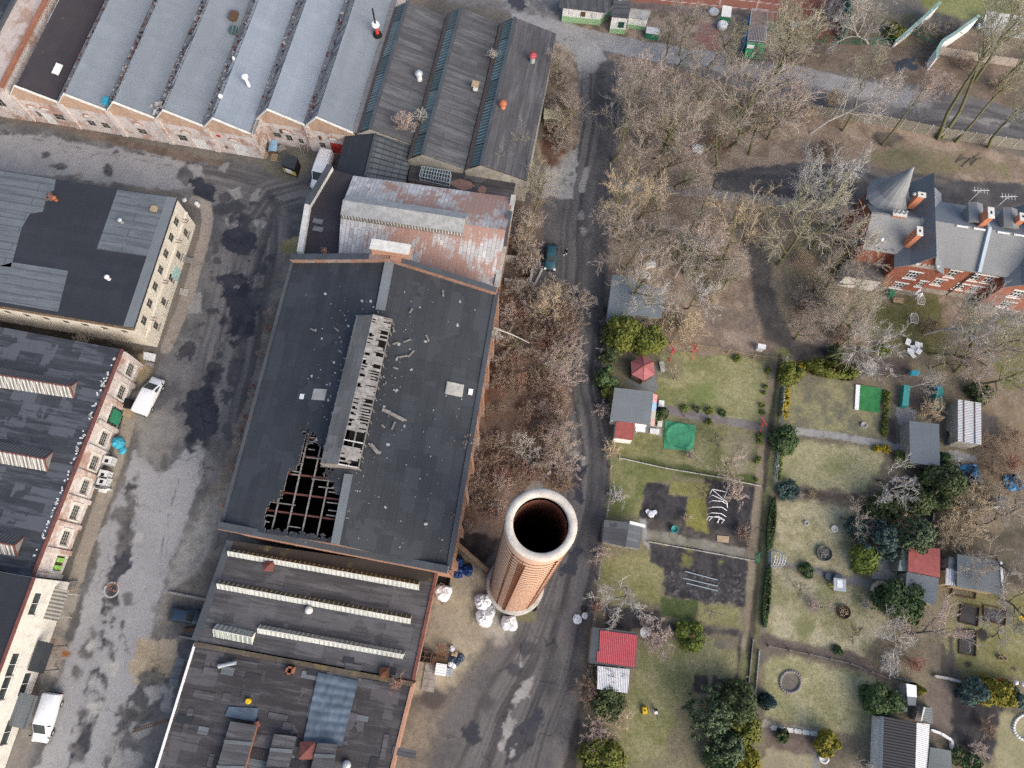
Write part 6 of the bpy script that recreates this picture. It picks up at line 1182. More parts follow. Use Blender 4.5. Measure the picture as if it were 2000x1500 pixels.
for px,py in ((1115,24),(1139,27),(1161,30)): p = W(px,py,1.9);MB().box(p+V3((0,-.1,0)),(.7,.1,.8),vang).build('window',M['wood_brown'] if px == 1139 else M['white_dirty'],pav)
pv2,q,fp,a = hut('club_porch','white and green entrance porch with a flat dark roof beside the pavilion','porch',fr(o3,s3,[(722,0),(842,5),(828,128),(708,118)]),3.3,'white_wall','felt_ribs2',over=.1)
p = (fp[0]+fp[1])/2;dd = (fp[1]-fp[0]).normalized();nn_ = V3((dd.y,-dd.x,0));window(pv2,fp[0],fp[1],(1.2,2.1,1.3,2.4),-.06,'green_paint','glass_dark',2,2);MB().bar(fp[0]+nn_*.04+Z*.45,fp[1]+nn_*.04+Z*.45,.06,.9).build('green_base',M['green_pale'],pv2)
pv3,q,fp,a = hut('club_annex','low pale annex with a green base and rooftop terrace east of the porch','annex',fr(o3,s3,[(845,60),(985,75),(960,140),(825,120)]),2.2,'white_wall','concrete',over=.1);MB().bar(fp[0]+V3((0,-.05,.4)),fp[1]+V3((0,-.05,.4)),.06,.8).build('green_base',M['green_pale'],pv3)
p = W(1272,72,0);t = thing('bin_cabinet','green bin cabinet with a pale lid at the edge of the north lane','cabinet',p);MB().box(p+Z*.6,(2.0,1.2,1.2),vang).build('body',M['green_paint'],t);MB().box(p+Z*1.25,(2.1,1.3,.1),vang).build('lid',M['white_dirty'],t)
p = W(1269,108,0)
ct,q,fp,a = hut('container_shed','dark green container shed with a caged roof by the tennis court','shed',fr(o3,s3,[(1698,75),(1812,85),(1795,310),(1668,300)]),2.5,'green_paint',plain('leafy_roof',(.19,.14,.12),.95,.3,2),over=.02);m = MB();m.face([q[3]+V3((0,-.02,.05)),q[2]+V3((0,-.02,.05)),q[2]+V3((0.1,-1.6,-1.6)),q[3]+V3((-.1,-1.6,-1.6))][::-1]);m.build('sloping_front',M['green_bright'],ct)
MB().box(W(1466,91,2.3),(1.1,.5,.06),vang,tilt=(.7,0)).build('notice_board',M['white_dirty'],ct);m = MB()
for i in range(12): m.bar(lerp(q[0],q[1],i/11)*.5+lerp(q[3],q[2],i/11)*.5+Z*.4,lerp(q[3],q[2],i/11)+Z*.4,.05)
for x,y in ((q[0],q[1]),(q[1],q[2]),(q[2],q[3]),(q[3],q[0])): m.bar(x+Z*.4,y+Z*.4,.08)
m.build('cage',M['steel'],ct);MB().bar(q[0]+V3((-.1,0,-1.2)),q[3]+V3((-.1,0,-1.2)),.06,1.6).build('side_banner',plain('banner_blue',(.10,.25,.42),.6,.5,1.2),ct)
for px,py,mt,lb,h_ in [(1409,55,'white_bag','white bulk bag standing on the reddish paving',1.1),(1393,26,'white_dirty','small heap of white sacks at the tennis court edge',.6),(1548,55,'white_paint','white hexagonal table beside the tennis court',.7),(1300,10,'white_paint','white box at the top of the reddish court',.5)][:3]:
    p = W(px,py,0);m = MB(); 
    if 'table' in lb: m.lathe(p+Z*h_,[(0.01,0),(.8,0),(.8,.07),(.01,.08)],6,sm=False);m.lathe(p,[(.3,0),(.08,.1),(.06,h_)],8)
    else: m.lathe(p,[(.7,0),(.85,.3),(.82,h_*.8),(.6,h_),(.25,h_*.9)],9,cap=True)
    tag(m.build('table' if 'table' in lb else 'bulk_bag' if 'bulk' in lb else 'sack_heap',M[mt]),lb,'table' if 'table' in lb else 'bag')
p = W(1412,42,0);t = thing('garden_swing','green swing seat with a pale canopy at the tennis court edge','swing seat',p);MB().box(p+Z*2.0,(1.5,1.9,.08),vang,tilt=(.2,0)).build('canopy',M['white_dirty'],t);MB().box(p+Z*.5+V3((0,-.6,0)),(1.6,.6,.12),vang).build('seat',M['green_bright'],t);MB().box(p+Z*.8+V3((0,-.3,0)),(1.6,.1,.6),vang).build('backrest',M['green_bright'],t)
for s in (-.8,.8): m = MB();m.bar(p+ve*s+V3((0,-.9,0)),p+ve*s+Z*2,.06);m.bar(p+ve*s+V3((0,.9,0)),p+ve*s+Z*2,.06);m.build('side_frame',M['green_paint'],t)
def fence(name,label,pts,h_,panel_m,post_m,pl_,th_=.08,posth=.15,cat='fence',gap=0,wire=False,solid=True,base=0):
    P_ = [W(*p) for p in pts];root = thing(name,label,cat,P_[0])
    for A,B in zip(P_[:-1],P_[1:]):
        L = (B-A).length;n_ = max(1,round(L/pl_));d = (B-A)/L
        for i in range(n_):
            a,b = A+d*(L*i/n_+.08),A+d*(L*(i+1)/n_-.08);m = MB()
            if wire:
                for zz in (h_*.1,h_*.5,h_*.95): m.bar(a+Z*zz,b+Z*zz,.035)
                k = int((b-a).length/.25)
                for j in range(k): q_ = lerp(a,b,(j+.5)/k);m.bar(q_+Z*.05,q_+Z*h_*.95,.02)
            else: m.bar(a+Z*(h_/2+gap/2),b+Z*(h_/2+gap/2),th_,h_-gap)
            m.build('panel',M[panel_m] if isinstance(panel_m,str) else panel_m,root)
            pm = MB();pm.box(A+d*(L*i/n_)+Z*(h_+posth)/2,(.14,.16,h_+posth),math.atan2(d.y,d.x));pm.build('post',M[post_m],root)
    return root
fence('concrete_fence','long ribbed concrete slab fence south of the north lane',[(1310,186),(1420,197),(1541,218),(1700,241),(1835,268),(2060,302)],2.0,'concrete_fence','concrete',2.15)
fence('concrete_wall','pale concrete panel wall north of the lane at the right edge',[(1832,106),(1900,118),(2060,142)],1.5,plain('pink_concrete',(.36,.31,.27),.9,.15,1),'concrete',2.6)
def ramp(label,pts,h0,h1):
    P_ = [W(x,y,0) for x,y in pts];t = thing('curved_wall',label,'wall',P_[0],group='white curved walls');m = MB();c = MB();n_ = len(P_)
    for i in range(n_-1):
        a,b = P_[i],P_[i+1];ha,hb = lerp(h0,h1,i/(n_-1)),lerp(h0,h1,(i+1)/(n_-1));d = (b-a).normalized();s_ = V3((d.y,-d.x,0))*.12
        m.mesh([a-s_,b-s_,b+s_,a+s_,a-s_+Z*ha,b-s_+Z*hb,b+s_+Z*hb,a+s_+Z*ha],[(0,1,5,4),(2,3,7,6),(0,4,7,3),(1,2,6,5),(4,5,6,7)]);c.bar(a+Z*(ha+.05),b+Z*(hb+.05),.5,.12)
    m.build('wall_face',M['white_wall'],t);c.build('coping',plain('pale_green',(.25,.36,.32),.7,.3,1.5),t)
ramp('straight white wall with a green coping rising past the birch',[(1742,93),(1765,76),(1790,56),(1816,34)],1.2,3.0);ramp('white wall with a green coping curving round the corner beside the lane',[(1812,137),(1812,122),(1822,106),(1845,92),(1870,74),(1890,60)],2.6,3.0)
p = W(1970,48,1.2);tag(MB().box(p,(8,3,.15),vang,tilt=(.5,0)).box(p+V3((0,-1.2,-.7)),(8,.2,1.),vang).build('shelter',M['steel']),'low grey metal shelter at the upper right edge of the sports field','shelter')
p = W(1912,57,0);tag(MB().box(p+Z*.35,(.8,.8,.5),vang).box(p+Z*.65,(.95,.95,.1),vang).build('box',M['white_paint']),'small white box near the curved wall by the sports field','box')
nf = thing('net_fence','tall dark green netting fence at the east end of the tennis court','fence',W(1640,84));a,b = W(1640,84),W(1654,-60);m = MB();m.bar(a+Z*2,b+Z*2,.05,4);m.build('netting',plain('green_net',(.02,.15,.10),.8,.2,2),nf)
for t_ in np.linspace(0,1,7): MB().bar(lerp(a,b,t_),lerp(a,b,t_)+Z*4.2,.12).build('post',M['green_paint'],nf)
fence('wire_fence','low green wire fence along the south side of the tennis court',[(1500,60),(1575,78),(1640,86),(1740,88)],1.4,'green_paint','green_paint',3,wire=True)
p0 = W(1762,72); 
gt = thing('goal_posts','green metal frame leaning by the curved white walls','frame',W(1790,80));m = MB();q = [W(1765,75),W(1800,90),W(1818,98),W(1780,66)]
for i in range(4): m.bar(q[i]+Z*1.4,q[(i+1) % 4]+Z*1.4,.07);m.bar(q[i],q[i]+Z*1.4,.07)
m.build('frame',M['green_paint'],gt)
p = W(1082,238,0);tk = thing('tank_shed','low pale green hut roof under the bare trees beside the dark hall','hut',p);MB().box(p+Z*.8,(3.0,1.6,1.6),FANG+.1).build('wall',M['yellow_pale'],tk);MB().box(p+Z*1.65,(3.3,1.9,.14),FANG+.1,tilt=(-.12,0)).build('roof',M['yellow_pale'],tk)
# ================================================================ GARDENS: SHEDS
o5,s5 = (1130,640),4.438
def pxs(off,s,l): return fr(off,s,l)
# flat blue-grey shed by the woodland
sh1,q,fp,a = hut('garden_shed','flat blue-grey shed with rusty leaf stains at the edge of the wood','shed',pxs((1100,360),3.636,[(350,640),(530,660),(700,740),(700,950),(520,930),(305,980)]),2.6,'plaster_grey',felt('felt_shed_blue',(.16,.185,.20),.06,2.2,6,(.1,.11,.12),.3,.85,moss=(.22,.11,.07),mt=.66),over=.15) if False else (None,)*4
def polyhut(name,label,cat,px,z,wallm,roofm,over=.15,ang=0):
    q = [W(x,y,z) for x,y in px];root = thing(name,label,cat,g2(sum(q,Vector())/len(q)));a = math.atan2((q[1]-q[0]).y,(q[1]-q[0]).x);slab(MB(),[q],.14).build('roof',M[roofm] if isinstance(roofm,str) else roofm,root,ang=a+ang);m = MB();f_ = ccw(inset([g2(p) for p in q],over));boxwalls(m,f_,0,z-.1);m.build('wall',M[wallm],root);return root,q,f_,a
polyhut('garden_shed','flat blue-grey shed with rusty leaf stains at the edge of the wood','shed',pxs((1100,360),3.636,[(350,640),(530,660),(535,700),(715,745),(700,950),(520,930),(420,960),(305,980)]),2.6,'plaster_grey',felt('felt_shed_blue',(.15,.175,.19),.06,2.2,6,(.1,.11,.12),.3,.85,moss=(.22,.11,.07),mt=.64))
s2,q,fp,a = hut('garden_shed','grey roofed summer house with a striped awning beside the round green trampoline sheet','summer house',pxs(o5,s5,[(312,520),(650,555),(622,845),(272,798)]),2.7,'white_wall','felt_zinc',over=.25)
aw = [W(1130+x/s5,640+y/s5,2.5) for x,y in [(648,568),(690,575),(662,852),(622,842)]];cols = ['red_paint','blue_tarp','green_bright','clay_pot'];m = MB()
for i in range(26):
    f = lambda t: (lerp(aw[0],aw[3],t),lerp(aw[1],aw[2],t)-Z*.35);a0_,b0_ = f(i/26);a1_,b1_ = f((i+.7)/26);m.face([a0_,a1_,b1_,b0_][::-1],(0 if i < 7 else 1 if i < 14 else 2 if (i % 2 and i < 20) else 3));a1b,b1b = f((i+1)/26);m.face([a1_,a1b,b1b,b1_][::-1],4)
m.build('awning',[M[c] for c in cols]+[M['white_paint']],s2)
hut('red_lean_to','flat dull red lean-to roof behind the grey summer house','lean-to',pxs(o5,s5,[(330,812),(492,828),(470,975),(312,955)]),2.1,'white_wall','red_flat',over=.05)
for px,py,sx,sy,h_,lb,mt,nm in [(1249,838,1.2,1.1,.75,'white garden table in front of the grey summer house','white_paint','table'),(1277,844,1.2,.6,.6,'white low chest on the summer house terrace','white_dirty','chest'),(1290,791,.7,.9,.6,'white box by the dark conifer at the summer house corner','white_paint','box'),(1288,823,.6,1.6,.45,'pale planter trough at the terrace edge','concrete_pale','planter')]:
    p = W(px,py,0);t = thing(nm,lb,nm,p);MB().box(p+Z*h_,(sx,sy,.07),-.15).build('top',M[mt],t)
    if nm == 'table': [MB().box(p+V3((x*sx*.4,y*sy*.4,h_/2)),(.07,.07,h_),-.15).build('leg',M[mt],t) for x in (-1,1) for y in (-1,1)]
    else: MB().box(p+Z*h_/2,(sx*.92,sy*.92,h_-.08),-.15).build('body',M[mt],t)
# gazebo
p = W(1258,718,0);gz = thing('gazebo','hexagonal red roofed garden gazebo on grey paving','gazebo',p);ctr = W(1257.5,715,2.9);pc_ = p.copy();R6 = 1.75;ap = V3((ctr.x,ctr.y,3.1));m = MB();hx = [V3((ctr.x+math.cos(k*math.pi/3+.52)*R6,ctr.y+math.sin(k*math.pi/3+.52)*R6,2.2)) for k in range(6)]
for k in range(6): m.face([hx[k],hx[(k+1) % 6],ap]);m.face([hx[k]-Z*.12,hx[(k+1) % 6]-Z*.12,hx[(k+1) % 6],hx[k]])
m.build('roof',M['red_gazebo'],gz);m = MB()
for k in range(6): m.bar(hx[k]+Z*.02,ap+Z*.02,.06,.05)
m.build('hip_trim',M['red_flat'],gz);m = MB();hi = [ctr+(h-ctr)*.86 for h in hx]
for k in range(6): a_,b_ = V3((hi[k].x,hi[k].y,0)),V3((hi[(k+1) % 6].x,hi[(k+1) % 6].y,0));m.bar(a_+Z*.45,b_+Z*.45,.06,.9)
m.build('side_panels',M['wood_brown'],gz)
for k in range(6): MB().bar(V3((hi[k].x,hi[k].y,0)),V3((hi[k].x,hi[k].y,2.2)),.1).build('post',M['wood_brown'],gz)
p = W(1292,718,0);tag(MB().box(p+Z*.25,(.5,1.3,.3),.1).box(p+Z*.42,(.6,1.4,.06),.1).build('stone_bench',M['concrete']),'pale stone bench beside the red gazebo','bench')
# grey shed with long beds
s3_,q,fp,a = hut('garden_shed','low shed with a patched dark grey roof against the road fence','shed',fr((1130,880),s5,[(222,600),(440,622),(408,835),(205,790)]),2.3,'wood_grey',felt('felt_gs',(.065,.068,.075),.3,.8,2.5,st=.4,patch=1.8),over=.08)
hut('shed_porch','pale grey porch roof with a dark pergola adjoining the patched grey shed','porch',fr((1130,880),s5,[(440,622),(556,650),(528,850),(408,835)]),2.25,'wood_grey',felt('felt_porch',(.14,.15,.155),.35,.45,2.4,st=.3),over=.08); 
p = W(1245,1024,2.4);MBx = MB().box(p,(1.9,.35,.12),-.25).box(p-Z*.2,(1.7,.2,.2),-.25);tag(MBx.build('white_beam',M['white_paint']),'white beam along the top of the grey porch','beam')
# red roofed shed and white porch
rs,q,fp,a = hut('garden_shed','shed with a bright red ribbed roof and grey roof border','shed',fr((1130,1162),s5,[(120,278),(512,325),(492,640),(88,590)]),2.5,'wood_grey',M['parapet_felt'],over=.1);rp = [W(1130+x/s5,1162+y/s5,2.6) for x,y in [(186,306),(508,348),(490,628),(158,580),(162,488),(182,484)]];slab(MB(),[rp],.08).build('red_roofing',M['red_roof'],rs,ang=a)
hut('white_porch','corrugated white porch roof with brown rust beside the red roofed shed','porch',fr((1130,1162),s5,[(165,615),(445,645),(425,852),(160,815)]),2.2,'wood_brown',M['white_rib_rust'],over=.15)
# right hand sheds
o6,s6 = (1550,600),4.438
g1,q,fp,a = hut('garden_shed','slate grey flat shed in the middle of the right-hand plots','shed',fr(o6,s6,[(1002,985),(1262,1012),(1270,1380),(1010,1345)]),2.6,'plaster_grey',felt('felt_g1',(.12,.14,.16),.05,3,8,(.08,.09,.1),.3,.6,seamw=.02),over=.2)
MB().box(W(1550+1005/s6,600+1150/s6,1.2),(.12,3.6,2.2),a).build('side_panel',M['steel'],g1)
c1_,q,fp,a = hut('garden_shed','shed with a white corrugated roof and two rusty battens','shed',fr(o6,s6,[(1425,800),(1625,830),(1628,1195),(1425,1165)]),2.7,'plaster_grey',ribbed('white_corr',(.58,.59,.61),.22,.1,axis=1,rough=.5,amp=.6),over=.1);m = MB(); 
for t in (.25,.72): m.bar(lerp(q[0],q[1],t)+Z*.06,lerp(q[3],q[2],t)+Z*.06,.07)
m.build('slats',M['rust'],c1_)
o7,s7 = (1550,880),4.438
r1_,q,fp,a = hut('garden_shed','shed with a plain brick-red felt roof under the pine','shed',fr(o7,s7,[(1000,830),(1270,850),(1270,1100),(992,1045)]),2.7,'plaster_grey','red_flat',over=.1)
hut('shed_extension','blue-grey flat extension south of the brick-red felt roof','shed',fr(o7,s7,[(982,1050),(1262,1105),(1232,1345),(965,1240)]),2.4,'plaster_grey',felt('felt_ext',(.145,.165,.18),.06,1.2,4,st=.2,seam=.7),over=.1)
hut('glass_lean_to','glazed grey lean-to on the west side of the brick-red roofed shed','lean-to',fr(o7,s7,[(940,850),(985,855),(980,1045),(905,1040)]),2.0,'plaster_grey','glass_pale',over=.05)
g2_,q,fp,a = hut('garden_shed','large shed with a smooth grey roof and white trim at the right edge','shed',fr(o7,s7,[(1420,895),(1795,965),(1812,1250),(1415,1180)]),2.7,'wood_tan',felt('felt_g2',(.155,.17,.18),.05,1.2,3,(.11,.12,.13),.25,.8),over=.2);MB().bar(q[1]+Z*.06,q[2]+Z*.06,.3,.1).build('verge_trim',M['white_dirty'],g2_)
hut('white_porch','small white ribbed porch roof on the west side of the large grey shed','porch',fr(o7,s7,[(1322,1020),(1410,1035),(1400,1172),(1318,1165)]),2.2,'wood_tan','white_rib',over=.1);hut('grey_porch','small grey porch roof between the red roofed shed and the large grey shed','porch',fr(o7,s7,[(1345,920),(1415,925),(1408,1035),(1340,1020)]),2.3,'wood_grey','felt_panel',over=.1)
o8,s8 = (1550,1162),4.438
bk,q,fp,a = hut('garden_house','garden house with a black tiled roof between white side roofs','house',fr(o8,s8,[(788,1052),(1065,1105),(1050,1640),(770,1620)]),3.0,'white_wall','black_tile',over=.1)
slab(MB(),[[W(1550+x/s8,1162+y/s8,zz) for x,y,zz in [(745,1050,2.2),(785,1055,2.95),(768,1640,2.95),(725,1640,2.2)]]],.1).build('side_roof',M['white_rib'],bk);slab(MB(),[[W(1550+x/s8,1162+y/s8,zz) for x,y,zz in [(1068,1108,2.9),(1180,1122,2.3),(1170,1330,2.3),(1140,1640,2.3),(1052,1640,2.9)]]],.1).build('side_roof',M['white_rib_rust'],bk)
hut('garden_shed','grey flat shed east of the black tiled garden house','shed',fr(o8,s8,[(1185,1320),(1365,1350),(1382,1640),(1150,1640)]),2.4,'plaster_grey',felt('felt_g3',(.14,.155,.155),.05,2,4,st=.2),over=.1)
tn = thing('round_lean_to','arched grey metal lean-to behind the black tiled garden house','lean-to',W(1790,1400));m = MB();c_ = [W(1550+x/s8,1162+y/s8,0) for x,y in [(1040,955),(1160,965),(1165,1110),(1010,1075)]];n_ = 8
arc = lambda t,e: lerp(lerp(c_[0],c_[1],t),lerp(c_[3],c_[2],t),e)+Z*(1.2+1.1*math.sin(math.pi*(.5+.5*t) if t > 0 else math.pi/2)*1 if False else 1.0+1.2*math.cos((t)*math.pi/2))
for i in range(n_): m.face([arc(i/n_,0),arc((i+1)/n_,0),arc((i+1)/n_,1),arc(i/n_,1)][::-1])
m.build('roof',M['grey_rib'],tn);m = MB();m.bar(c_[0]+Z*2.25,c_[3]+Z*2.25,.16,.1);m.build('ridge_bar',M['concrete_pale'],tn);MB().prism([(p.x,p.y) for p in c_],0,1.0).build('wall',M['wood_grey'],tn)
hut('white_cabinet','tall white cabinet with a blue-grey half roof north of the garden house','cabinet',fr(o8,s8,[(978,768),(1065,785),(1068,888),(985,880)]),2.0,'steel','white_paint',over=.02);hut('grey_cabinet','blue-grey cabinet adjoining the white one north of the garden house','cabinet',fr(o8,s8,[(985,882),(1065,890),(1060,960),(990,955)]),1.9,'steel','zinc_slate',over=.02)
hut('log_store','grey slatted log store west of the arched lean-to','store',fr(o8,s8,[(890,965),(985,975),(985,1018),(880,1012)]),1.7,'wood_grey','grey_rib',over=.05)
hut('garden_cupboard','small grey cupboard with a pale door at the right edge among straw shrubs','cupboard',fr(o7,s7,[(1785,390),(1845,400),(1838,490),(1775,480)]),1.9,'white_dirty','zinc_slate',over=.03)
# ================================================================ small garden structures
def flat(name,label,cat,px,z,mat,th_=.05,group=None): return tag(MB().prism([(v.x,v.y) for v in (W(x,y,z) for x,y in px)],z,z+th_).build(name,M[mat]),label,cat,group)
tp = thing('trampoline','bright green sheet stretched flat over a round base on the lawn','cover',W(1328,850));q = [W(1130+x/s5,640+y/s5,.25) for x,y in [(752,798),(1020,845),(998,1075),(740,1042)]];m = MB();N__ = 22
vs_ = [lerp(lerp(q[0],q[1],i/N__),lerp(q[3],q[2],i/N__),j/N__) for j in range(N__+1) for i in range(N__+1)];cen = sum(q,Vector())/4;R__ = 1.75
for v in vs_: r = (v-cen).length;v.z = .05+.12*(1 if r < R__ else 0)+.16*math.exp(-((r-R__)/.18)**2)+.03*vnoise(np.array([v.x*2]),np.array([v.y*2]),3)[0]
m.mesh(vs_,[(j*(N__+1)+i,(j+1)*(N__+1)+i,(j+1)*(N__+1)+i+1,j*(N__+1)+i+1) for j in range(N__) for i in range(N__)],sm=True);m.build('sheet',M['green_bright'],tp)
m = MB();m.lathe(cen*1-Z*cen.z,[(R__,.0),(R__,.2),(R__-.12,.22)],24);m.build('rim',plain('dark_green_rim',(.02,.17,.07),.8,.2),tp)
pc2 = thing('garden_sheet','rectangular dark green sheet with a white board along one side','cover',W(1698,778));q = [W(1550+x/s6,600+y/s6,.06) for x,y in [(575,675),(760,705),(742,918),(565,890)]];m = MB();vs_ = [lerp(lerp(q[0],q[1],i/16),lerp(q[3],q[2],i/16),j/16) for j in range(17) for i in range(17)]
for k,v in enumerate(vs_): v.z = .06+.14*fbm(np.array([v.x]),np.array([v.y]),.9,2,5)[0]
m.mesh(vs_,[(j*17+i,(j+1)*17+i,(j+1)*17+i+1,j*17+i+1) for j in range(16) for i in range(16)],sm=True);m.build('sheet',M['green_pool'],pc2);q = [W(1550+x/s6,600+y/s6,.1) for x,y in [(538,672),(574,676),(562,890),(528,884)]];MB().prism([(v.x,v.y) for v in q],.02,.2).build('board',M['white_paint'],pc2)
def hoop_tunnel():
    t = thing('polytunnel','bare white hoop frame of a small polytunnel on a dug bed','frame',W(1402,990))
    o = (1130,880)
    for k,(l,c1__,c2__,r_) in enumerate([((1135,380),(1160,335),(1285,360),(1262,410)),((1135,400),(1160,385),(1285,445),(1290,495)),((1125,450),(1160,435),(1245,440),(1290,470)),((1118,500),(1160,490),(1240,490),(1285,520)),((1112,555),(1150,540),(1235,545),(1278,575)),((1110,600),(1130,572),(1230,580),(1265,605)),((1130,610),(1160,575),(1220,570),(1210,625)),((1200,625),(1225,590),(1262,600),(1240,630))]):
        g = lambda p,z: W(o[0]+p[0]/s5,o[1]+p[1]/s5,z);m = MB();pp_ = [g(l,0),g(c1__,.9),g(c2__,.9),g(r_,0)]
        for a_,b_ in zip(pp_[:-1],pp_[1:]): m.bar(a_,b_,.07)
        m.build('hoop',M['white_paint'],t)
    MB().bar(W(o[0]+1160/s5,o[1]+340/s5,.95),W(o[0]+1285/s5,o[1]+445/s5,.95),.06).build('ridge_bar',M['white_paint'],t)
hoop_tunnel()
ed = MB()
for (a_,b_) in (((1338,1116),(1402,1133)),((1334,1129),(1402,1145)),((1341,1139),(1402,1154))): tag(MB().bar(W(*a_,.1),W(*b_,.1),.1,.06).bar(W(*a_),W(*a_,.15),.08).build('bed_strip',M['mesh_pale']),'pale edging strip laid across the dug vegetable bed','strip','pale strips on the dug bed')
p = W(1315.5,1035,0);tag(MB().lathe(p,[(.42,0),(.46,.75),(.40,.75),(.38,.5),(.01,.5)],16).build('water_barrel',M['teal']),'round teal water barrel beside the concrete garden path','barrel')
flat('timber_pieces','pair of pale boards lying on the dug bed by the garden path','boards',fr((1130,880),s5,[(1200,735),(1305,745),(1300,800),(1200,790)]),.05,'wood_tan')
p = W(1271,1004,0);tag(MB().lathe(p,[(.45,0),(.5,.2),(.3,.3)],7,cap=True).lathe(p+V3((.5,.2,0)),[(.3,0),(.3,.25)],6,cap=True).lathe(p+V3((-.4,.3,0)),[(.25,0),(.3,.2)],6,cap=True).build('sack_heap',M['white_bag']),'crumpled white sacks on the dug bed','sacks')
ga = thing('garden_arch','pale wire arch gate over the entrance from the garden lane','arch',W(1512,1092))
for k in range(5):
    m = MB();a_ = W(1502+k*5.5,1077+k*.5,0);b_ = W(1501+k*5,1108+k*.4,0);pt = [lerp(a_,b_,.5-.5*math.cos(t))+Z*2.1*math.sin(t)**.7 for t in np.linspace(0,math.pi,11)];m.tube(pt,.045,4);m.build('hoop',M['white_dirty'],ga)
m = MB()
for t in np.linspace(.15,math.pi-.15,8): f = lambda k: lerp(W(1502+k*5.5,1077+k*.5,0),W(1501+k*5,1108+k*.4,0),.5-.5*math.cos(t))+Z*2.1*math.sin(t)**.7;m.tube([f(k) for k in range(5)],.03,4)
m.build('cross_bars',M['mesh_pale'],ga);MB().bar(W(1500,1078)+Z*.6,W(1500,1108)+Z*.6,.06,1.2).build('gate_leaf',M['mesh_pale'],ga)
tg = thing('garden_gate','small green gate on the west side of the garden lane','gate',W(1477,1090));a_,b_ = W(1478,1082),W(1476,1100);m = MB();[m.bar(a_+Z*z_,b_+Z*z_,.07) for z_ in (.15,.6,1.05)];m.build('rails',M['green_paint'],tg);[MB().bar(x_,x_+Z*1.2,.09).build('post',M['green_paint'],tg) for x_ in (a_,b_)]
# fences round the plots
fence('wire_fence','pale wire fence on the east side of the garden lane by the round thuja',[(1530,705),(1521,830)],1.3,'mesh_pale','mesh_pale',2.8,wire=True);fence('wire_fence','pale wire fence on the east side of the lane below the round green bush',[(1516,880),(1510,946)],1.3,'mesh_pale','mesh_pale',2.8,wire=True)
fence('wire_fence','brownish wire fence along the dirt road side of the gardens',[(1194,870),(1190,960),(1180,1040),(1168,1130),(1160,1230),(1153,1320)],1.2,'wood_grey','concrete',3,wire=True);fence('slat_fence','low slatted fence behind the red roofed shed',[(1162,1180),(1155,1240),(1148,1330)],1.1,'wood_grey','wood_grey',1.6,wire=True)
fence('edging_fence','low concrete edging between the trampoline lawn and the dug beds',[(1210,895),(1300,915),(1400,932),(1486,950)],.25,'concrete','concrete',2.6,posth=.05)
fence('edging_fence','low dark edging south of the garden path with stones',[(1265,1058),(1360,1075),(1475,1096)],.2,'concrete','wood_grey',3,posth=.05);fence('edging_fence','low dark kerb on the west side of the lane in the lower garden',[(1470,1250),(1462,1330),(1452,1400)],.25,'wood_grey','wood_grey',2.6,posth=.1);fence('edging_fence','low kerb on the east side of the lane in the lower garden',[(1482,1270),(1476,1340),(1470,1410)],.3,'concrete','wood_grey',2.6,posth=.1)
nf2 = fence('post_fence','rustic fence of leaning pale posts at the north edge of the gardens',[(1310,672),(1360,680),(1420,690),(1470,700),(1520,705)],1.2,'wood_tan','wood_tan',3.1,wire=True);fence('wire_fence','thin wire fence with pale posts between the villa garden and the plots',[(1680,726),(1730,736),(1775,742)],1.2,'wood_grey','wood_tan',3.2,wire=True)
fence('wire_fence','thin dark fence between the two lower right plots',[(1500,1262),(1580,1278),(1660,1296),(1740,1328)],.5,'wood_grey','wood_grey',2.6,wire=True);fence('lattice_fence','short grey lattice fence north of the white cabinet',[(1740,1322),(1782,1332)],.7,'mesh_pale','wood_grey',1.2,wire=True)
fence('wall','low grey retaining wall beside the right-hand straw beds',[(1822,1320),(1850,1325),(1882,1334)],.5,'concrete','concrete',2.4,cat='wall',posth=.02,th_=.3)
p = W(1482,683,0);tag(MB().box(p+Z*.6,(.9,.5,1.2),-.2).box(p+Z*1.22,(1.05,.65,.08),-.2).build('meter_box',M['white_paint']),'white meter box on the rustic fence','box')
for k,(px,py) in enumerate(((1310,690),(1352,688),(1484,830))):
    p = W(px,py,0);t = thing('pipe_rack',['leaning red pipe frame beside the straw bush','red pipe frame at the north edge of the lawn','red pipe frame by the lane at the end of the paved garden path'][k],'frame',p,group='red pipe frames');m = MB();m.bar(p,p+Z*1.7,.1);m.bar(p+V3((-.4,.6,1.7)),p+V3((.3,-.5,1.6)),.1);m.bar(p+V3((-.2,-1.2,0)),p+Z*1.5,.09);m.build('pipes',M['red_paint'],t)
for k,(x0,y0,x1,y1) in enumerate(((1768,755,1764,795),(1833,760,1826,800),(1777,730,1792,730),(1765,790,1775,740))):
    if k == 3: continue
    a_,b_ = W(x0,y0,.5),W(x1,y1,.5);tag(MB().bar(a_,b_,.7 if k < 2 else .45,.9 if k < 2 else .3).bar(a_+Z*.5,b_+Z*.5,.8 if k < 2 else .5,.08).build('raised_planter',M['teal'] if k < 2 else M['cyan_tarp']),['long teal raised planter near the villa garden fence','long dark teal planter beside the vine trellis','short pale turquoise trough at the end of the teal planter'][k],'planter')
p = W(1826,760,0);tag(MB().lathe(p,[(.35,0),(.4,.5),(.36,.85),(.01,.86)],14).build('barrel',M['blue_tarp']),'round blue barrel beside the dark teal planter','barrel')
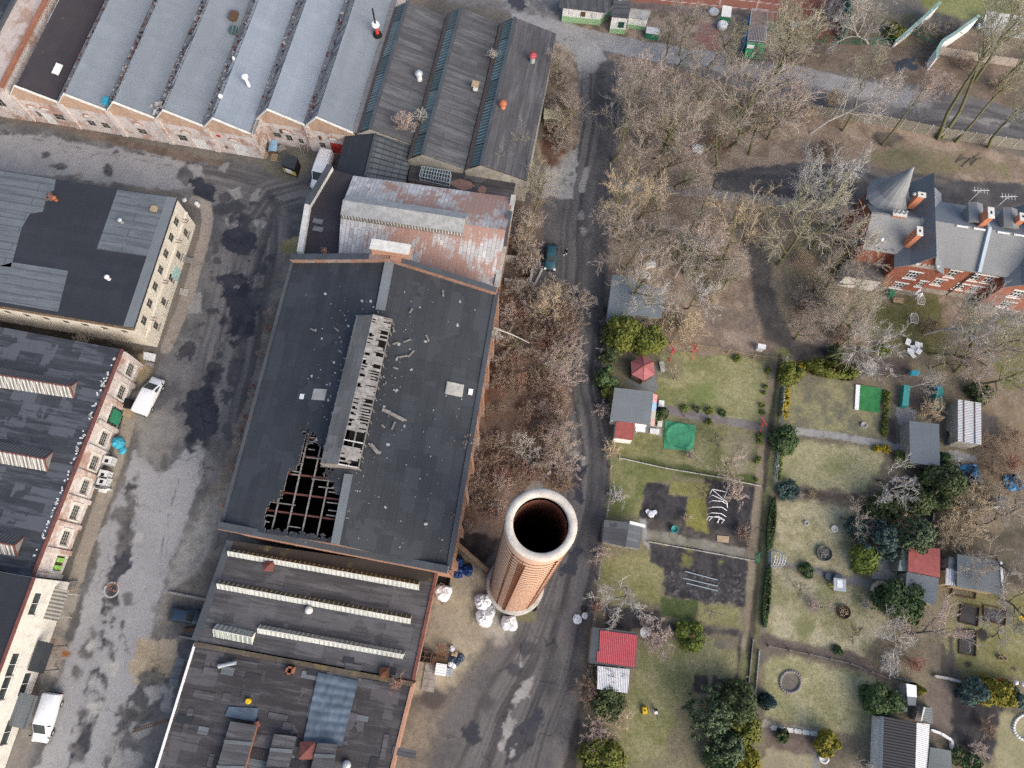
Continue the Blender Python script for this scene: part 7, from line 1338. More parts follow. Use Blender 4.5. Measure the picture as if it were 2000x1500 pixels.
for px,py,s_,lb,mt in [(1890,932,(2.6,2.8),'crumpled blue tarpaulin weighed down with junk near the right edge','blue_tarp'),(1976,944,(1.8,1.8),'crumpled blue tarpaulin heap among brown leaves at the right edge','blue_tarp'),(1855,865,(1.2,.9),'blue plastic bundle below the white corrugated roof','blue_tarp')]:
    p = W(px,py,0);m = MB();n_ = 12;vs_ = [p+V3(((i/n_-.5)*s_[0]*(1+.2*RR()),(j/n_-.5)*s_[1]*(1+.2*RR()),.1+.55*RR()**2)) for j in range(n_+1) for i in range(n_+1)];m.mesh(vs_,[(j*(n_+1)+i,j*(n_+1)+i+1,(j+1)*(n_+1)+i+1,(j+1)*(n_+1)+i) for j in range(n_) for i in range(n_)],sm=True);tag(m.build('tarpaulin',M[mt]),lb,'tarpaulin')
    m = MB()
    for k in range(14): m.box(p+V3((RU(-.9,.6),RU(-.4,1.2),.7)),(RU(.15,.6),RU(.1,.3),.12),RR()*3)
    tag(m.build('junk_heap',M[RK(('wood_brown','soil','rust'))]),'scrap and twigs lying on the '+('large' if px == 1890 else 'right-hand' if px == 1976 else 'small')+' blue tarpaulin','junk')
p = W(1866,903,0);t = thing('bicycle','pale bicycle parked by the white corrugated shed','bicycle',p)
for s in (-.5,.5): c0_ = p+V3((.1*s,s,.33));m = MB();m.tube([c0_+V3((.05,math.cos(x)*.33,math.sin(x)*.33)) for x in np.linspace(0,6.283,15)],.035,4,caps=False);m.build('wheel',M['white_dirty'],t)
m = MB();m.bar(p+V3((.05,.5,.33)),p+V3((.05,.2,.9)),.05);m.bar(p+V3((.05,.2,.85)),p+V3((-.05,-.3,.85)),.05);m.bar(p+V3((-.05,-.5,.33)),p+V3((-.05,-.3,.9)),.05);m.bar(p+V3((-.25,.3,1.)),p+V3((.35,.3,1.)),.05);m.build('frame',M['white_dirty'],t);MB().box(p+V3((-.05,-.3,.98)),(.16,.28,.07)).build('saddle',M['black'],t)
for px,py,r_,lb,mt,cat in [(1629,1033,.42,'round pale pot ring in the middle of the dry lawn','concrete_pale','planter'),(1686,831,.42,'small round stone fire ring on the mown lawn','stone','fire ring'),(1574,1022,.3,'small round pot ring at the western flower bed','concrete','planter'),(1608,1480,.55,'white ring planter below the golden thuja','white_paint','planter'),(1707,1393,.3,'white ring pot at the corner of the black tiled house','white_paint','planter')]:
    p = W(px,py,0);tag(MB().lathe(p,[(r_,0),(r_+.03,.25),(r_-.08,.27),(r_-.12,.1),(.01,.08)],16).build('ring_planter',M[mt]),lb,cat)
t = thing('compost_ring','grey wire ring of twigs on the dry lawn','compost ring',W(1608,1082));p = W(1608,1081);MB().lathe(p,[(.95,0),(.97,.45),(.9,.45),(.88,.1)],20).build('ring',M['wire'],t);m = MB();[m.bar(p+V3((RU(-.6,.6),RU(-.6,.6),.15)),p+V3((RU(-.6,.6),RU(-.6,.6),.4)),.05) for _ in range(30)];m.build('twigs',M['wood_grey'],t)
t = thing('compost_ring','brown wire ring of dead leaves on the lower dry lawn','compost ring',W(1646,1195));p = W(1646,1195);MB().lathe(p,[(.8,0),(.82,.4),(.76,.4),(.74,.1)],20).build('ring',M['wood_brown'],t);m = MB();[m.box(p+V3((RU(-.5,.5),RU(-.5,.5),.22)),(.2,.15,.1),RR()*3) for _ in range(40)];m.build('leaves',M['wood_tan'],t)
# table with chairs in the lower dry plot
p = W(1635,1143,0);t = thing('garden_table','grey garden table with a white top beside the plot path','table',p);MB().box(p+Z*.72,(1.5,1.5,.07),-.15).build('table_top',M['steel'],t);MB().box(p+Z*.77+V3((0,.1,0)),(.65,.9,.05),-.15).build('white_tray',M['white_paint'],t);[MB().box(p+V3((x*.6,y*.6,.35)),(.08,.08,.7)).build('leg',M['wood_grey'],t) for x in (-1,1) for y in (-1,1)]
p = W(1632,1128,0);tag(MB().lathe(p,[(.5,0),(.5,.7),(.4,.72)],12,cap=True).lathe(p+V3((-1,.1,0)),[(.45,0),(.45,.4)],10,cap=True).build('water_tank',plain('navy_plastic',(.05,.065,.085),.5,.2)),'dark blue water tank behind the grey garden table','tank')
p = W(1620,1143,0);tag(MB().box(p+Z*.35,(.4,.4,.08)).box(p+V3((0,-.2,.6)),(.4,.05,.5)).bar(p+V3((-.15,-.15,0)),p+V3((-.15,-.15,.35)),.05).bar(p+V3((.15,.15,0)),p+V3((.15,.15,.35)),.05).build('toy_chair',plain('lime_yellow',(.45,.45,.05),.6)),'small yellow-green chair beside the grey garden table','chair')
p = W(1258,1387,0);t = thing('toy_tractor','yellow toy ride-on car left on the lawn','toy',p);MB().box(p+Z*.3,(.55,.75,.35),.1).box(p+V3((0,.1,.52)),(.4,.4,.12),.1).build('body',M['yellow'],t);[MB().lathe(p+V3((x*.3,y*.25,.13)),[(.13,-.0),(.13,.08)],10,cap=True).build('wheel',M['rubber'],t) for x in (-1,1) for y in (-1,1)];MB().lathe(p+Z*.6,[(.1,0),(.09,.06)],8,cap=True).build('seat',M['black'],t)
p = W(1279,1389,0);t = thing('doll_pram','small black and white push toy on the lawn','toy',p);MB().box(p+Z*.35,(.35,.6,.25),.3).build('body',M['white_paint'],t);MB().box(p+V3((0,.2,.55)),(.38,.3,.2),.3).build('hood',M['black'],t);MB().bar(p+V3((.1,-.3,.3)),p+V3((.1,-.8,.8)),.06).build('handle',M['wire'],t)
p = W(1256,1235,0);tag(MB().lathe(p,[(.03,0),(.03,1.5)],6).lathe(p+Z*1.5,[(.65,-.15),(.68,0),(.6,.05),(.01,.12)],20).build('satellite_dish',M['white_dirty']),'round pale dish on a post beside the red roofed shed','dish')
for px,py,lb,mt,r_ in [(1943,1329,'red ball-shaped lamp post in the conifer row','red_paint',.28),(1972,1332,'first white globe lamp beside the red one','white_paint',.28),(1987,1335,'second white globe lamp at the right edge','white_paint',.28)]:
    p = W(px,py,0);t = thing('globe_lamp',lb,'lamp',p,group='garden globe lamps');MB().lathe(p,[(.1,0),(.05,.1),(.04,.8)],8).build('post',M['black'],t);MB().lathe(p+Z*1.05,[(.02,-r_)]+[(math.sin(x)*r_,-math.cos(x)*r_) for x in np.linspace(.3,2.9,8)]+[(.01,r_)],12).build('globe',M[mt],t)
for px,py,lb,mt in [(1985,1208,'yellow flower-shaped ornament on a stick at the right edge','yellow'),(1951,1285,'two pale yellow pots lying on the lawn','wood_tan')]:
    p = W(px,py,0);m = MB()
    if 'flower' in lb: m.bar(p,p+Z*.8,.05);[m.lathe(p+V3((math.cos(k*1.257)*.25,math.sin(k*1.257)*.25,.8)),[(.16,0),(.1,.1)],8,cap=True) for k in range(5)];m.bar(p+V3((-.6,-.1,.5)),p+V3((.5,.1,.5)),.06)
    else: m.lathe(p,[(.2,0),(.28,.4),(.24,.4),(.2,.1),(.01,.1)],12);m.lathe(p+V3((.5,0,0)),[(.2,0),(.28,.4),(.24,.4),(.2,.1),(.01,.1)],12)
    tag(m.build('ornament' if 'flower' in lb else 'pots',M[mt]),lb,'ornament' if 'flower' in lb else 'pots')
# stone rockery rings, woven willow arc, pampas
for cx,cy,rx,ry,lb,n_ in [(1544,1332,20,21,'ring of stones round a small rockery on the dry lawn',26),(2010,1420,30,26,'white stone ring of a flower bed at the right edge',30)]:
    t = thing('stone_ring',lb,'rockery',W(cx,cy));m = MB()
    for k in range(n_): a_ = k/n_*6.283;p = W(cx+math.cos(a_)*rx,cy+math.sin(a_)*ry,.08);m.lathe(p-Z*.1,[(RU(.15,.25),0),(.2,.15),(.08,.25)],6,cap=True)
    m.build('stones',M['wood_grey'] if cx < 1900 else M['white_dirty'],t)
m = MB();pt = [W(1550+x/s7,880+y/s7,.25) for x,y in [(800,1165),(770,1150),(735,1148),(700,1175),(690,1210),(700,1250),(735,1280)]];m.tube(pt,[.3,.38,.4,.4,.4,.35,.25],8);tag(m.build('woven_edging',M['thatch']),'pale straw bundle curved round the big dark shrub','edging')
p = W(1750,1085,0);flat('paving_terrace','dark paved terrace in front of the glazed lean-to','terrace',[(1706,1095),(1755,1090),(1750,1135),(1702,1130)],.02,'stone')
for px,py,w_,lb in [(1590,1390,0,'')][:0]: pass
for a_,lb in ((((1876,1180),(1912,1186),(1908,1224),(1872,1215)),'upper dark soil bed framed with brown boards'),(((1874,1230),(1906,1232),(1904,1282),(1872,1276)),'lower dark soil bed framed with brown boards'),(((1920,1182),(1964,1192),(1962,1222),(1920,1212)),'framed bed with a heap of dry stalks'),(((1860,1148),(1905,1158),(1903,1170),(1856,1162)),'framed bed along the large grey shed')):
    t = thing('raised_bed',lb,'raised bed',W(*a_[0]));q = [W(*p) for p in a_]
    for i in range(4): MB().bar(q[i]+Z*.1,q[(i+1) % 4]+Z*.1,.07,.22).build('board',M['wood_brown'],t)
pb = thing('black_pond','black rectangular trough with a pale end board between the dark thujas','trough',W(1805,1010));q = [W(1550+x/s7,880+y/s7,0) for x,y in [(1062,525),(1195,550),(1190,615),(1060,590)]];MB().prism([(v.x,v.y) for v in q],0,.5).build('basin',M['black'],pb);MB().bar(q[1]+Z*.3,q[2]+Z*.3,.2,.6).build('end_board',M['concrete'],pb)
p = W(1752,1004,0);t = thing('garden_lounger','white garden bench with a round cushion by the dark thujas','bench',p);MB().box(p+Z*.4,(2.2,.5,.08),-.1).build('seat',M['white_dirty'],t);MB().box(p+V3((0,.3,.65)),(2.2,.08,.5),-.1).build('backrest',M['rust'],t);MB().lathe(p+V3((.6,.05,.45)),[(.4,0),(.42,.12),(.2,.18)],12,cap=True).build('cushion',M['wood_tan'],t)
t = thing('grey_tent','pale grey pyramid tarp between the bare tree and the dark thuja','tarp',W(1788,943));ap = W(1550+1062/s7,880+225/s7,1.5);q = [W(1550+x/s7,880+y/s7,.1) for x,y in [(970,290),(1060,200),(1160,320),(1080,345)]];m = MB();[m.face([q[i],q[(i+1) % 4],ap]) for i in range(4)];m.build('cover',M['concrete'],t)
fence('stone_edge','curved white brick edging behind the black tiled garden house',[(1815,1425),(1835,1432),(1855,1445),(1858,1465)],.5,'white_wall','white_wall',1.,posth=.02,th_=.3,cat='wall')
fence('slab_edge','row of pale slabs edging the lower dry lawn',[(1505,1421),(1550,1427),(1598,1434)],.08,'concrete_pale','concrete_pale',.9,posth=.0,th_=.5,cat='edging')
# ================================================================ VEHICLES
def vehicle(name,label,cat,front,rear,st,paint,wheels,panes,L0,z=0.0,W0=1.0,plate=True,roofribs=False):
    """lofted body; st = stations (x, w, zs, zt, wt); panes = [(station, face, name)]"""
    f,r = W(*front,.6),W(*rear,.6);f.z = r.z = 0;d = (f-r).normalized();root = thing(name,label,cat,(f+r)/2,math.atan2(d.y,d.x));Lr = st[-1][0]-st[0][0]
    def ring(s): x,w_,zs,zt,wt = s;zb = .32;return [V3((x,-w_*.94,zb)),V3((x,-w_,(zb+zs)/2)),V3((x,-w_*.98,zs)),V3((x,-wt,zt-.05)),V3((x,-wt*.8,zt)),V3((x,0,zt+.008)),V3((x,wt*.8,zt)),V3((x,wt,zt-.05)),V3((x,w_*.98,zs)),V3((x,w_,(zb+zs)/2)),V3((x,w_*.94,zb))]
    R = [ring(s) for s in st];n = len(R[0]);m = MB();vs = [p for q in R for p in q];fs = [(i*n+k,(i+1)*n+k,(i+1)*n+(k+1) % n,i*n+(k+1) % n) for i in range(len(R)-1) for k in range(n)];m.mesh(vs,fs,sm=True);m.face(R[0]);m.face(R[-1][::-1])
    b = m.build('body',M[paint],root,local=True)
    sub = bpy.data.objects
    def q(pts,nm,mt,off=.015,par=root):
        c = [Vector(p) for p in pts];nn_ = (c[1]-c[0]).cross(c[2]-c[0]).normalized();ctr = sum(c,Vector())/len(c);out = ctr-V3((ctr.x,0,.7))
        if nn_.dot(out) < 0: nn_ = -nn_
        c = [ctr+(p-ctr)*(1.04 if 'wind' in nm and off > .04 else .9)+nn_*off for p in c];return MB().face(c).build(nm,M[mt],par,local=True)
    for i,kind in panes:
        a,c = R[i],R[i+1]
        if kind == 'top': q([lerp(a[4],c[4],.05),lerp(a[6],c[6],.05),lerp(a[6],c[6],.97),lerp(a[4],c[4],.97)],'windscreen' if i > len(R)//2 else 'rear_window','glass_dark',.05)
        if kind == 'side':
            q([lerp(a[2],a[3],.12),lerp(c[2],c[3],.12),lerp(c[2],c[3],.9),lerp(a[2],a[3],.9)],'side_window','glass_dark',.02);q([lerp(a[8],a[7],.12),lerp(c[8],c[7],.12),lerp(c[8],c[7],.9),lerp(a[8],a[7],.9)],'side_window','glass_dark',.02)
        if kind == 'back': q([lerp(a[2],a[3],.25),lerp(a[8],a[7],.25),lerp(a[8],a[7],.92),lerp(a[2],a[3],.92)],'rear_window','glass_dark',.03)
    for x in wheels:
        for s in (-1,1):
            wy = st[len(st)//2][1]*s*.93;m = MB();pr = [(.33,-.1),(.33,.1)];vs = [V3((x+math.cos(t)*.32,wy+o*.1,.32+math.sin(t)*.32)) for o in (-1,1) for t in np.linspace(0,6.283,17)[:-1]];m.mesh(vs,[(k,(k+1) % 16,16+(k+1) % 16,16+k) for k in range(16)]+[tuple(range(16)),tuple(range(16,32))]);wh_ = m.build('wheel',M['rubber'],root,local=True)
            m = MB();vs = [V3((x+math.cos(t)*.2,wy+s*.105,.32+math.sin(t)*.2)) for t in np.linspace(0,6.283,13)[:-1]];m.face(vs);m.build('rim',M['steel'],wh_,local=True)
    F_,B_ = R[-1],R[0];xf,xr = st[-1][0],st[0][0];wf = st[-1][1];wr = st[0][1]
    for s in (-1,1):
        MB().box((st[-2][0]*.45+xf*.55,s*st[-2][1]*.8,st[-1][3]+.05),(.3,.3,.16),tilt=(0,.5)).build('headlight',M['white_dirty'],root,local=True);MB().box((xr-.01,s*wr*.9,st[0][2]),(.06,.14,.42)).build('tail_light',M['red_paint'],root,local=True)
        ms = st[len(st)//2+1];MB().box((ms[0]+.35,s*(ms[1]+.12),ms[2]+.05),(.12,.22,.16)).build('mirror',M['black'] if paint != 'car_teal' else M[paint],root,local=True)
    MB().box((xf+.01,0,.45),(.1,wf*1.7,.25)).build('front_bumper',M['rubber'] if paint != 'car_white' else M['white_dirty'],root,local=True);MB().box((xr-.03,0,.5),(.1,wr*1.8,.22)).build('rear_bumper',M['rubber'],root,local=True)
    m = MB()
    if roofribs:
        for y in np.linspace(-.6,.6,7): m.bar((st[1][0]+.2,y,st[1][3]+.05),(st[3][0]-.3,y,st[3][3]+.05),.06,.03)
    else: m.bar((st[1][0]+.1,0,st[1][3]+.035),(st[3][0],0,st[3][3]+.035),.02,.012)
    m.build('roof_ribs' if roofribs else 'roof_seam',M['white_dirty'] if paint == 'car_white' else M['black'],root,local=True);return root
van = lambda k: [(-2.5*k,.88,.95,1.78,.76),(-2.42*k,.94,1.,1.86,.80),(0,.96,1.0,1.9,.82),(.62*k,.96,1.0,1.87,.81),(1.6*k,.93,.98,1.14,.80),(2.25*k,.90,.84,1.0,.66),(2.5*k,.82,.6,.66,.6)]
car = [(-2.02,.78,.7,.86,.66),(-1.9,.83,.86,1.06,.64),(-1.3,.85,.9,1.44,.56),(-.5,.86,.9,1.48,.58),(.25,.86,.9,1.45,.57),(.98,.85,.88,.99,.64),(1.8,.82,.74,.84,.6),(2.04,.72,.52,.58,.52)]
vehicle('van','white delivery van parked by the brick workshop with its nose towards the cream building','van',(308,744),(276,806),van(1.02),'car_white',(-1.45,1.6),[(3,'top'),(3,'side'),(0,'back')],4.9)
vehicle('van','white van in the bottom left street beside the white workshop','van',(82,1436),(104,1366),van(1.0),'car_white',(-1.45,1.55),[(3,'top'),(3,'side'),(0,'back')],4.9)
big = [(-2.9,.95,1.2,2.2,.85),(-2.8,1.,1.2,2.3,.9),(0,1.02,1.2,2.35,.92),(1.2,1.02,1.15,2.28,.88),(2.0,.98,1.1,1.35,.78),(2.7,.94,.95,1.1,.7),(2.9,.86,.7,.75,.62)]
vehicle('van','large white van with a ribbed roof half hidden behind the tin roofed hall','van',(619,366),(641,306),big,'car_white',(-1.7,1.9),[(3,'top'),(3,'side')],5.8,roofribs=True)
vehicle('estate_car','dark navy estate car nosed up to the low skylit workshop','car',(393,1208),(337,1199),car,'car_navy',(-1.25,1.3),[(4,'top'),(1,'top'),(2,'side'),(3,'side'),(4,'side')],4.1)
vehicle('hatchback_car','teal hatchback parked at the edge of the dirt road by the thicket','car',(1074,524),(1078,480),car,'car_teal',(-1.25,1.3),[(4,'top'),(1,'top'),(2,'side'),(3,'side'),(4,'side')],4.1)
# ================================================================ PERSON
def person(px,py,label):
    p = W(px,py,0);root = thing('person',label,'person',p);bm_ = bpy.data.meshes.new('body');J = [(0,0,.95),(0,0,1.18),(0,.01,1.42),(0,.02,1.54),(0,.03,1.66),(.18,0,1.40),(.25,.05,1.14),(.24,.16,.92),(-.18,0,1.40),(-.24,.1,1.16),(-.12,.26,1.1),(.1,0,.90),(.12,.14,.50),(.12,.05,.08),(.12,.2,.04),(-.1,0,.90),(-.12,-.06,.5),(-.12,-.25,.1),(-.12,-.12,.04),(0,.03,1.76)]
    E_ = [(0,1),(1,2),(2,3),(3,4),(4,19),(2,5),(5,6),(6,7),(2,8),(8,9),(9,10),(0,11),(11,12),(12,13),(13,14),(0,15),(15,16),(16,17),(17,18)];rad = [.15,.14,.17,.06,.10,.075,.05,.035,.075,.05,.035,.10,.07,.05,.04,.10,.07,.05,.04,.07]
    bm_.from_pydata(J,E_,[]);o = bpy.data.objects.new('body',bm_);COL.objects.link(o);o.parent = root;sk_ = o.modifiers.new('skin','SKIN');sv = bm_.skin_vertices[0].data
    for i,r in enumerate(rad): sv[i].radius = (r,r*.85)
    sv[0].use_root = True;o.modifiers.new('sub','SUBSURF').levels = 1;o.modifiers['sub'].render_levels = 2;bm_.materials.append(M['cloth_black'])
    root.rotation_euler = (0,0,2.6);MB().lathe((0,.03,1.62),[(.02,-.02),(.1,.03),(.115,.12),(.08,.2),(.01,.23)],12).build('hair',M['wood_brown'],root,local=True);MB().lathe((0,.07,1.6),[(.02,-.03),(.075,.02),(.08,.1),(.02,.16)],10).build('face',M['skin'],root,local=True)
    for x,y,z in ((.24,.17,.88),(-.11,.28,1.08)): MB().lathe((x,y,z-.08),[(.01,0),(.04,.03),(.045,.09),(.02,.14)],8).build('hand',M['skin'],root,local=True)
    for x,y in ((.12,.14),(-.12,-.16)): MB().box((x,y,.05),(.11,.28,.1)).build('shoe',M['white_paint'],root,local=True)
    MB().box((.05,-.16,1.25),(.25,.1,.35)).build('bag',M['white_dirty'],root,local=True);return root
person(1104,497,'person in black clothes with a pale bag walking beside the teal car')
# ================================================================ YARD OBJECTS
def pallet(p,rz,parent=None,label=None,mat='wood_tan',tilt=None,group=None):
    m = MB()
    for i in range(6): m.box(Vector(p)+Euler((0,0,rz)).to_matrix() @ V3((0,-.4+i*.16,.12)),(1.2,.1,.03),rz)
    for i in (-.52,0,.52): m.box(Vector(p)+Euler((0,0,rz)).to_matrix() @ V3((i,0,.05)),(.12,.9,.1),rz)
    return tag(m.build('pallet',M[mat]),label,'pallet',group)
pallet(W(152,344,0),.5,label='grey pallet lying on the street north of the cream building',mat='wood_grey');pallet(W(142,1146,.0),.1,label='tan pallet on the pavement by the white workshop canopy');pallet(W(143,1143,.15),.12,label='second tan pallet stacked on the pavement by the white workshop',mat='wood_grey')
for k,(px,py,z,rz,mt,lb) in enumerate([(518,303,0,1.2,'wood_tan','pale pallet leaning nearest the street in the pallet pile'),(536,308,.0,1.5,'wood_tan','yellowish pallet at the front of the pallet pile'),(548,290,.6,.5,'wood_grey','grey pallet on top of the pallet pile beside the blue sheet'),(550,291,.3,.6,'wood_grey','grey pallet lower in the pile beside the blue sheet'),(519,283,.5,1.3,'wood_brown','brown pallet at the back of the pile by the brick wall'),(520,286,.1,1.25,'wood_brown','brown pallet at the bottom of the pile by the brick wall')]):
    pallet(W(px,py,z),rz,label=lb,mat=mt,group='pallet pile by the brick front')
p = W(533,282,.9);m = MB();vs_ = [p+V3(((i-2)*.3,(j-4)*.3,.12*RR()-.1*abs(i-2))) for j in range(9) for i in range(5)];m.mesh(vs_,[(j*5+i,j*5+i+1,(j+1)*5+i+1,(j+1)*5+i) for j in range(8) for i in range(4)],sm=True);tag(m.build('blue_sheet',plain('pale_blue',(.22,.38,.52),.5,.2)),'pale blue plastic sheet over the pallet pile','sheet')
m = MB()
for i in range(5): m.box(W(532,287,.3+i*.1),(1.5-.1*i,2.2-.2*i,.08),.3)
tag(m.build('timber_stack',M['wood_brown']),'stack of dark boards under the pale blue sheet','timber')
bt = thing('kiosk_booth','small dark roofed booth with a yellow front in the yard corner','booth',W(567,322));q = [W(x,y,2.1) for x,y in fr((0,0),2.857,[(1595,852),(1662,880),(1640,945),(1572,920)])];slab(MB(),[q],.12).build('roof',M['felt_dark'],bt);f_ = ccw(inset([g2(v) for v in q],.05));m = MB();boxwalls(m,f_,0,2.0);m.build('wall',M['black'],bt);a_,b_ = g2(q[3]),g2(q[2]);nn_ = (b_-a_).normalized();oo_ = V3((nn_.y,-nn_.x,0));MB().bar(a_+oo_*.06+Z*1.0,b_+oo_*.06+Z*1.0,.08,.9).build('front_panel',plain('dull_yellow',(.45,.36,.10),.8,.3),bt);MB().bar(lerp(a_,b_,.25)+oo_*.12+Z*1.3,lerp(a_,b_,.75)+oo_*.12+Z*1.3,.06,.8).build('window',M['white_paint'],bt)
m = MB();pp_ = W(590,300,0)
for k in range(6): m.bar(pp_+V3((RU(-1.2,1.2),RU(-.4,.6),.1)),pp_+V3((RU(-1.2,1.5),RU(.6,1.6),1.6)),.08)
tag(m.build('leaning_poles',M['wood_grey']),'bundle of grey poles leaning against the brick front','poles')
# metal lattice crate
lc = thing('lattice_cage','long steel lattice cage lying on the flat link roof by the dark halls','cage',W(852,350,4.12));q = [W(x,y,4.14) for x,y in fr((500,0),2.857,[(930,950),(1090,978),(1080,1042),(915,1005)])];m = MB()
for z_ in (.1,.9):
    for i in range(4): m.bar(q[i]+Z*z_,q[(i+1) % 4]+Z*z_,.09)
for k in range(12): t = k/11;m.bar(lerp(q[0],q[1],t)+Z*.95,lerp(q[3],q[2],t)+Z*.95,.08);m.bar(lerp(q[3],q[2],t),lerp(q[3],q[2],t)+Z*.95,.06);m.bar(lerp(q[0],q[1],t),lerp(q[0],q[1],t)+Z*.95,.06)
for t in (.33,.66): m.bar(lerp(q[0],q[3],t)+Z*.95,lerp(q[1],q[2],t)+Z*.95,.06)
m.build('bars',M['mesh_pale'],lc)
# IBC tanks and bags along the brick workshop
for k,(px,py,lb) in enumerate([(219,903,'white liquid tank in a cage standing alone by the barred windows'),(211,930,'white liquid tank in the middle of the row by the brick workshop'),(209,943,'white liquid tank beside the ribbed one at the brick workshop')]):
    p = W(px,py,0);t = thing('liquid_tank',lb,'tank',p,wang,'white liquid tanks');rr = Euler((0,0,wang)).to_matrix()
    m = MB();m.box((0,0,.62),(1.0,1.2,1.0));m.build('tank',M['white_dirty'],t,local=True);MB().box((-.1,.1,1.14),(.42,.42,.04)).build('lid',M['black'],t,local=True);m = MB()
    for x in (-.52,.52):
        for y in np.linspace(-.6,.6,5): m.bar((x,y,.1),(x,y,1.15),.04)
    for y in (-.62,.62):
        for x in np.linspace(-.5,.5,4): m.bar((x,y,.1),(x,y,1.15),.04)
    for z_ in (.4,.8,1.15): m.bar((-.52,-.62,z_),(.52,-.62,z_),.04);m.bar((-.52,.62,z_),(.52,.62,z_),.04);m.bar((-.52,-.62,z_),(-.52,.62,z_),.04);m.bar((.52,-.62,z_),(.52,.62,z_),.04)
    m.build('cage',M['steel'],t,local=True)
p = W(205,955,0);m = MB();[m.box(p+V3((-.5+i*.16,-.05,.45)),(.1,1.,.9),wang) for i in range(7)];m.box(p+Z*.3,(1.0,.8,.5),wang);tag(m.build('slatted_crate',M['white_dirty']),'white slatted crate at the end of the tank row','crate')
def lump(px,py,r,h,mt,nm,lb,cat,n=14,jag=.25,z=0):
    p = W(px,py,z);m = MB();rings = [(1.0,0),(1.12,.3),(1.05,.65),(.7,.92),(.25,1.0)];vs_ = []
    ph = RR()*9
    for rr_,zz in rings:
        for k in range(n): a_ = k/n*6.283;f_ = 1+jag*(vnoise(np.array([math.cos(a_)*1.6+ph]),np.array([math.sin(a_)*1.6+zz*2]),3)[0]-.5)*2;vs_.append(p+V3((math.cos(a_)*r*rr_*f_,math.sin(a_)*r*rr_*f_,h*zz*(.85+.3*RR()))))
    m.mesh(vs_,[(i*n+k,i*n+(k+1) % n,(i+1)*n+(k+1) % n,(i+1)*n+k) for i in range(4) for k in range(n)]+[tuple(range(4*n,5*n))],sm=False);return tag(m.build(nm,M[mt]),lb,cat)
lump(234,866,.75,1.0,'cyan_tarp','tarp_bundle','turquoise tarpaulin bundle on the pavement by the barred windows','bundle',8,.1);lump(240,880,.45,.4,'cyan_tarp','tarp_scrap','crumpled turquoise scrap beside the tarpaulin bundle','scrap')
p = W(256,792,0);t = thing('skip_container','dark container between the brick workshop and the white van','container',p);MB().box(p+Z*.5,(1.3,1.4,1.0),wang).build('body',plain('dark_navy',(.025,.028,.035),.6,.3),t);MB().box(p+Z*1.05,(1.15,1.25,.08),wang).build('lid',M['black'],t);MB().box(W(249,807,.4),(1.,.8,.6),wang).build('box',M['wood_tan'],None);tag(bpy.data.objects['box'] if 'box' in bpy.data.objects and not bpy.data.objects['box'].get('category') else t)
for o_ in list(COL.objects):
    if o_.name.startswith('box') and o_.parent is None and not o_.get('category'): o_.name = 'cardboard_box';tag(o_,'tan cardboard box behind the white van','box')
q = [W(x,y,.05) for x,y in [(281,687),(305,692),(302,707),(280,702)]];tag(MB().prism([(v.x,v.y) for v in q],.05,.13).build('metal_sheet',M['white_dirty']),'pale sheet panel lying at the corner of the cream building','panel');q = [W(x,y,.05) for x,y in [(287,708),(302,711),(299,718),(285,715)]];tag(MB().prism([(v.x,v.y) for v in q],0,.4).build('planter_box',M['wood_grey']),'low wooden box beside the pale sheet panel','box')
tag(MB().lathe(W(387,402,0),[(.3,0),(.32,.6),(.28,.8),(.01,.82)],10).lathe(W(360,391,0),[(.35,0),(.36,.15),(.01,.2)],10).build('fountain_bowl',M['white_dirty']),'white barrel and basin on the pavement at the cream building corner','barrel')
m = MB();a_,b_ = W(362,566,.1),W(372,570,.1)
for i in range(6): m.bar(lerp(W(352,564,.12),W(350,574,.12),i/5),lerp(W(368,566,.12),W(366,577,.12),i/5),.06)
tag(m.build('floor_grate',M['concrete_pale']),'pale slatted grate in the pavement by the cream building','grate')
p = W(369,511,0);tag(MB().box(p+Z*.5,(.8,1.8,.06),wang).bar(p,p+Z*.5,.08).box(p+Z*.25,(.6,1.5,.4),wang).build('work_bench',M['wood_grey']),'grey trestle bench against the cream building','bench')
for (x0,y0,x1,y1,lb,w_,mt) in [(330,1157,405,1172,'long pale beam on the gravel above the navy car',.3,'wood_grey'),(359,1230,417,1226,'rusty beam reaching the skylit workshop below the navy car',.22,'rust'),(352,1243,382,1249,'short pale beam below the rusty beam',.2,'wood_grey'),(1062,520,1045,555,'broken concrete post at the thicket edge',.3,'concrete')]:
    a_,b_ = W(x0,y0,.25),W(x1,y1,.3);tag(MB().bar(a_,b_,w_,.2).bar(a_,a_-Z*.25,w_*.9).bar(b_,b_-Z*.3,w_*.9).build('beam',M[mt]),lb,'beam')
a_,b_ = W(260,1427,.1),W(332,1405,2.2);m = MB();s_ = V3((.1,.35,0))
for s in (-.5,.5): m.bar(a_+s_*s,b_+s_*s,.09)
for k in range(18): q_ = lerp(a_,b_,(k+.5)/18);m.bar(q_-s_*.5,q_+s_*.5,.06)
tag(m.build('ladder',M['wood_brown']),'brown ladder leaning on the edge of the patched roof','ladder')
p = W(353,1312,0);tag(MB().box(p+Z*1.1,(1.,3.0,.1),la,tilt=(0,.1)).bar(p+V3((-.4,1.2,0)),p+V3((-.4,1.2,1.1)),.08).bar(p+V3((-.4,-1.2,0)),p+V3((-.4,-1.2,1.1)),.08).build('side_canopy',M['felt_panel']),'small grey canopy on the west side of the patched workshop','canopy')
t = thing('brick_manhole','open manhole with broken bricks in the pale street','manhole',W(218,1152));m = MB();p = W(218,1152,0)
for k in range(9): m.box(p+V3((RU(-.6,.6),RU(-.7,.7),.06)),(.28,.14,.1),RR()*3)
